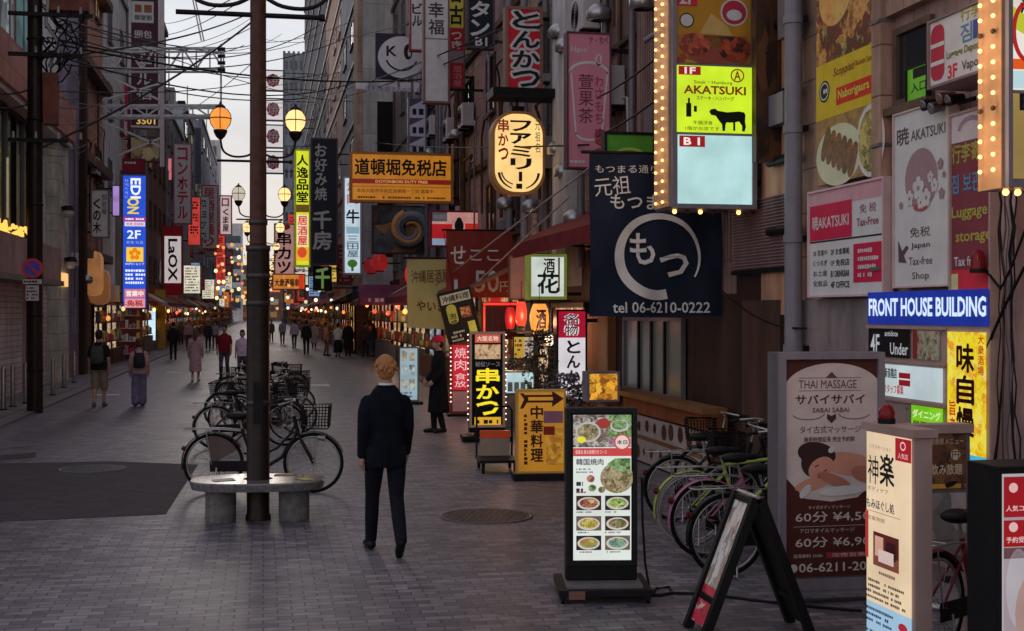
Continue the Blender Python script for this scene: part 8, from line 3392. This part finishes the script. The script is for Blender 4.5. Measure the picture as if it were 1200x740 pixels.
        for s in (-1, 1):
            sh, el, w_ = wr[s]
            sh = sh + Vector((-.025 * s, 0, -.06))
            t.append(('L', [(sh, .066), (sh.lerp(el, .9), .056)] + ([(w_, .042)] if sleeves else [])))
        blob('dress', t, T_, o, vox, 4)
    else:
        t = [('T', [(.82, 0, 0, .185, .13), (.98, 0, 0, .182, .128), (1.15, 0, 0, .182, .125), (1.3, 0, -.005, .18, .12), (1.37, 0, -.01, .15, .1), (1.42, 0, -.01, .11, .08), (1.46, 0, -.008, .07, .062)])]
        for s in (-1, 1):
            sh, el, w_ = wr[s]
            sh = sh + Vector((-.02 * s, 0, -.06))
            if sleeves == 'long':
                t.append(('L', [(sh, .07), (el, .058), (w_, .044)]))
            else:
                t.append(('L', [(sh, .072), (sh.lerp(el, .75), .064)]))
        blob('shirt', t, T_, o, vox, 4)
    if top not in ('dress',):
        if bottom == 'skirt':
            t = [('T', [(skirt_z, 0, 0, .24, .2), (.6, 0, 0, .21, .17), (.8, 0, 0, .185, .14), (1.0, 0, 0, .155, .11)])]
            blob('skirt', t, B_, o, vox, 4)
        else:
            t = [('T', [(.8, 0, 0, .178, .115), (.92, 0, 0, .172, .115), (1.02, 0, 0, .16, .108)])]
            for s, hip, knee, ank in legs:
                if bottom == 'shorts':
                    t.append(('L', [(hip + Vector((0, 0, -.02)), .098), (hip.lerp(knee, .95), .09), (knee + Vector((0, 0, -.06)), .088)]))
                elif bottom == 'wide':
                    t.append(('L', [(hip, .1), (knee, .1), (ank + Vector((0, 0, .03)), .11)]))
                else:
                    t.append(('L', [(hip + Vector((0, -.01, -.02)), .096), (hip.lerp(knee, .6), .08), (knee, .064), (knee.lerp(ank, .5), .061), (ank + Vector((0, 0, .01)), .052)]))
            blob('shorts' if bottom == 'shorts' else 'trousers', t, B_, o, min(vox, .012), 4)
    for s, hip, knee, ank in legs:
        lifted = liftr and s != ph
        if lifted:
            pr = [('L', [(ank + Vector((0, -.012, .0)), .042), (ank + Vector((0, .07, -.085)), .042), (ank + Vector((0, .1, -.13)), .034)])]
        else:
            pr = [('L', [(Vector((ank.x, ank.y - .03, .045)), .043), (Vector((ank.x + .01 * s, ank.y + .09, .04)), .042), (Vector((ank.x + .015 * s, ank.y + .17, .032)), .034)]), ('L', [(ank, .046), (Vector((ank.x, ank.y, .05)), .046)])]
        blob('shoe', pr, SH, o, .01, 3)
    # --- hair
    if hair:
        hr = [('E', hd + Vector((0, -.012, .03)), (.086, .098, .098)), ('E', hd + Vector((0, -.04, -.02)), (.08, .07, .085))]
        if hair == 'mop':
            hr = [('E', hd + Vector((0, -.008, .036)), (.084, .098, .09)), ('E', hd + Vector((0, -.03, -.012)), (.079, .074, .07)), ('E', hd + Vector((0, -.036, -.05)), (.068, .056, .058))]
            rgh = random.Random(2)
            for k_ in range(150):
                a, b = rgh.uniform(0, 6.28), rgh.uniform(-.75, 1.4)
                d = Vector((math.cos(a) * math.cos(b), math.sin(a) * math.cos(b), math.sin(b)))
                if (d.y > .55 and d.z < .3) or (d.z < -.2 and d.y > -.35):
                    continue
                q0 = hd + Vector((0, -.014, .026)) + Vector((d.x * .07, d.y * .076, d.z * .082))
                tz = Vector((rgh.uniform(-.02, .02), rgh.uniform(-.012, .012), 0))
                hr.append(('L', [(q0, .014), (q0 + Vector((d.x * .018, d.y * .018, d.z * .014 - .014)) + tz * .5, .011), (q0 + Vector((d.x * .026, d.y * .026, d.z * .012 - .032)) + tz, .006)]))
        elif hair == 'long':
            hr += [('L', [(hd + Vector((0, -.05, .0)), .085), (hd + Vector((0, -.075, -.14)), .08), (hd + Vector((0, -.085, -.26)), .06)])]
        elif hair == 'bob':
            hr += [('E', hd + Vector((0, -.02, -.03)), (.094, .085, .1))]
        elif hair == 'bun':
            hr += [('E', hd + Vector((0, -.08, .07)), (.045, .045, .045))]
        blob('hair', hr, HR, o, .0045 if hair == 'mop' else .012, 1 if hair == 'mop' else 4)
    if hat:
        hm = mat('cap_%d_%d_%d' % hat, alb(hat, 2.6), .9, noise=.2, scale=30)
        blob('cap', [('E', hd + Vector((0, -.008, .07)), (.095, .105, .075)), ('E', hd + Vector((0, -.008, .03)), (.094, .104, .04))], hm, o, .012, 3)
    if bag:
        bm = mat('bag_%d_%d_%d' % bag, alb(bag, 2.2), .7, noise=.2)
        blob('backpack', [('T', [(.98, 0, -.2, .12, .07), (1.05, 0, -.205, .145, .085), (1.25, 0, -.2, .14, .08), (1.37, 0, -.18, .11, .06)]), ('E', (0, -.27, 1.12), (.1, .035, .09))], bm, o, .014, 4)
        m = MB()
        for s in (-1, 1):
            m.tube([(.09 * s, -.13, 1.36), (.11 * s, -.02, 1.455), (.12 * s, .125, 1.36), (.13 * s, .13, 1.2), (.14 * s, -.1, 1.02)], .016, bm, 6)
        m.build('strap', o)
    return o

# the man in the dark suit
p = G(452, 650)
person('man with ginger hair in a dark navy suit walking away up the street', 0, 0, loc=p, rz=4, H=1.77, top='suit', topc=(16, 19, 28), botc=(15, 18, 27), hairc=(124, 84, 50), hair='mop', shoec=(10, 10, 12),
       stride=.5, liftr=1, vox=.009, arms=((-.05, .02), (.08, .05)), ph=-1, group=None, headyaw=10)
person('person in red cap and long black coat standing by the sign stands', 514, 507, H=1.72, rz=100, top='coat', topc=(16, 16, 18), botc=(14, 14, 16), hairc=(20, 16, 16), stride=.1, hat=(170, 24, 44), arms=((.05, .4), (.05, .4)), group=None)
person('man in a black t-shirt and patterned knee shorts carrying a backpack near the utility pole', 116, 477, H=1.75, rz=-6, top='shirt', topc=(22, 20, 22), botc=(92, 80, 70), bottom='shorts', stride=.2, bag=(44, 50, 42), shoec=(60, 60, 70))
person('woman in a pale blouse with a black backpack and grey wide trousers', 163, 476, H=1.55, rz=6, top='shirt', topc=(120, 96, 100), botc=(74, 70, 92), bottom='wide', hair='bob', hairc=(60, 36, 28), sleeves='long', stride=.12, bag=(22, 22, 28))
person('person all in black walking away past the shop stall', 203, 422, H=1.72, rz=0, top='shirt', topc=(24, 26, 28), botc=(24, 26, 28), sleeves='long', stride=.25)
person('woman in a long dusty pink dress with long light brown hair', 229, 447, H=1.66, rz=-4, top='dress', topc=(128, 104, 112), hair='long', hairc=(70, 46, 34), skirt_z=.32, shoec=(140, 130, 130), stride=.12)
person('small figure in dark clothes behind the woman in the dusty dress', 244, 411, H=1.66, rz=180, top='shirt', topc=(34, 34, 40), botc=(26, 26, 32), sleeves='long', stride=.2, shoec=(160, 150, 150))
person('man in a dark red t-shirt with a pale print walking towards the bicycles', 263, 444, H=1.75, rz=170, top='shirt', topc=(88, 22, 28), botc=(50, 48, 60), stride=.2)
person('person in a pale lilac shirt left of the bench post', 284, 446, H=1.6, rz=175, top='shirt', topc=(150, 134, 152), botc=(60, 54, 64), hair='bob', stride=.15)
person('man in black with pale shoes walking away right of the bench post', 359, 416, H=1.75, rz=0, top='shirt', topc=(28, 30, 28), botc=(24, 24, 26), sleeves='long', stride=.25)
person('person in a pale blue shirt just left of the man in black', 345, 408, H=1.7, rz=10, top='shirt', topc=(130, 130, 160), botc=(50, 50, 60), stride=.2, sleeves='long')
person('person in an orange brown top standing by the far shop mouths', 382, 417, H=1.66, rz=-80, top='shirt', topc=(150, 100, 70), botc=(90, 60, 56), stride=.12)
person('woman in a white top and long black skirt beside the person in black', 396, 418, H=1.64, rz=10, top='shirt', topc=(160, 160, 176), botc=(20, 20, 24), bottom='skirt', skirt_z=.2, hair='bob', stride=.1)
person('person dressed in black right of the woman in the white top', 408, 418, H=1.76, rz=0, top='coat', topc=(22, 20, 22), botc=(20, 20, 22), hairc=(120, 80, 60), stride=.12)
person('person in a dark brown jacket near the far shop mouths', 428, 418, H=1.7, rz=-30, top='shirt', topc=(60, 46, 42), botc=(36, 34, 40), sleeves='long', stride=.15)
person('person in a dark blue dress by the shop mouth left of the menu stand', 437, 419, H=1.62, rz=40, top='dress', topc=(44, 44, 60), skirt_z=.3, hair='long', stride=.1)
rgp = random.Random(8)
for px, py, dark, lab in ((318, 401, (70, 60, 66), 'person in mauve grey just right of the bench post, far away'), (368, 409, (120, 110, 104), 'person in a beige top behind the man in black'), 
                          (212, 405, (60, 56, 62), 'small person in dark grey far down the street'),
                          (252, 408, (110, 100, 112), 'small person in pale grey left of the man in the red t-shirt'), (196, 405, (92, 92, 104), 'small person in blue grey behind the one in black on the left')):
    person(lab, px, py, H=rgp.uniform(1.58, 1.76), rz=rgp.choice([0, 180, 20, 170]), top=rgp.choice(['shirt', 'shirt', 'coat']), topc=dark, botc=(44, 42, 50), sleeves='long', stride=rgp.uniform(.1, .3), hair=rgp.choice(['short', 'bob', 'long']))
person('person in grey facing the viewer far down the shop row', 331, 404, H=1.7, rz=180, top='shirt', topc=(110, 106, 116), botc=(40, 40, 50), stride=.2)
person('person in a mauve jacket far down the street near the red shop', 221, 409, H=1.7, rz=180, top='shirt', topc=(120, 96, 110), botc=(46, 44, 52), sleeves='long', stride=.2)
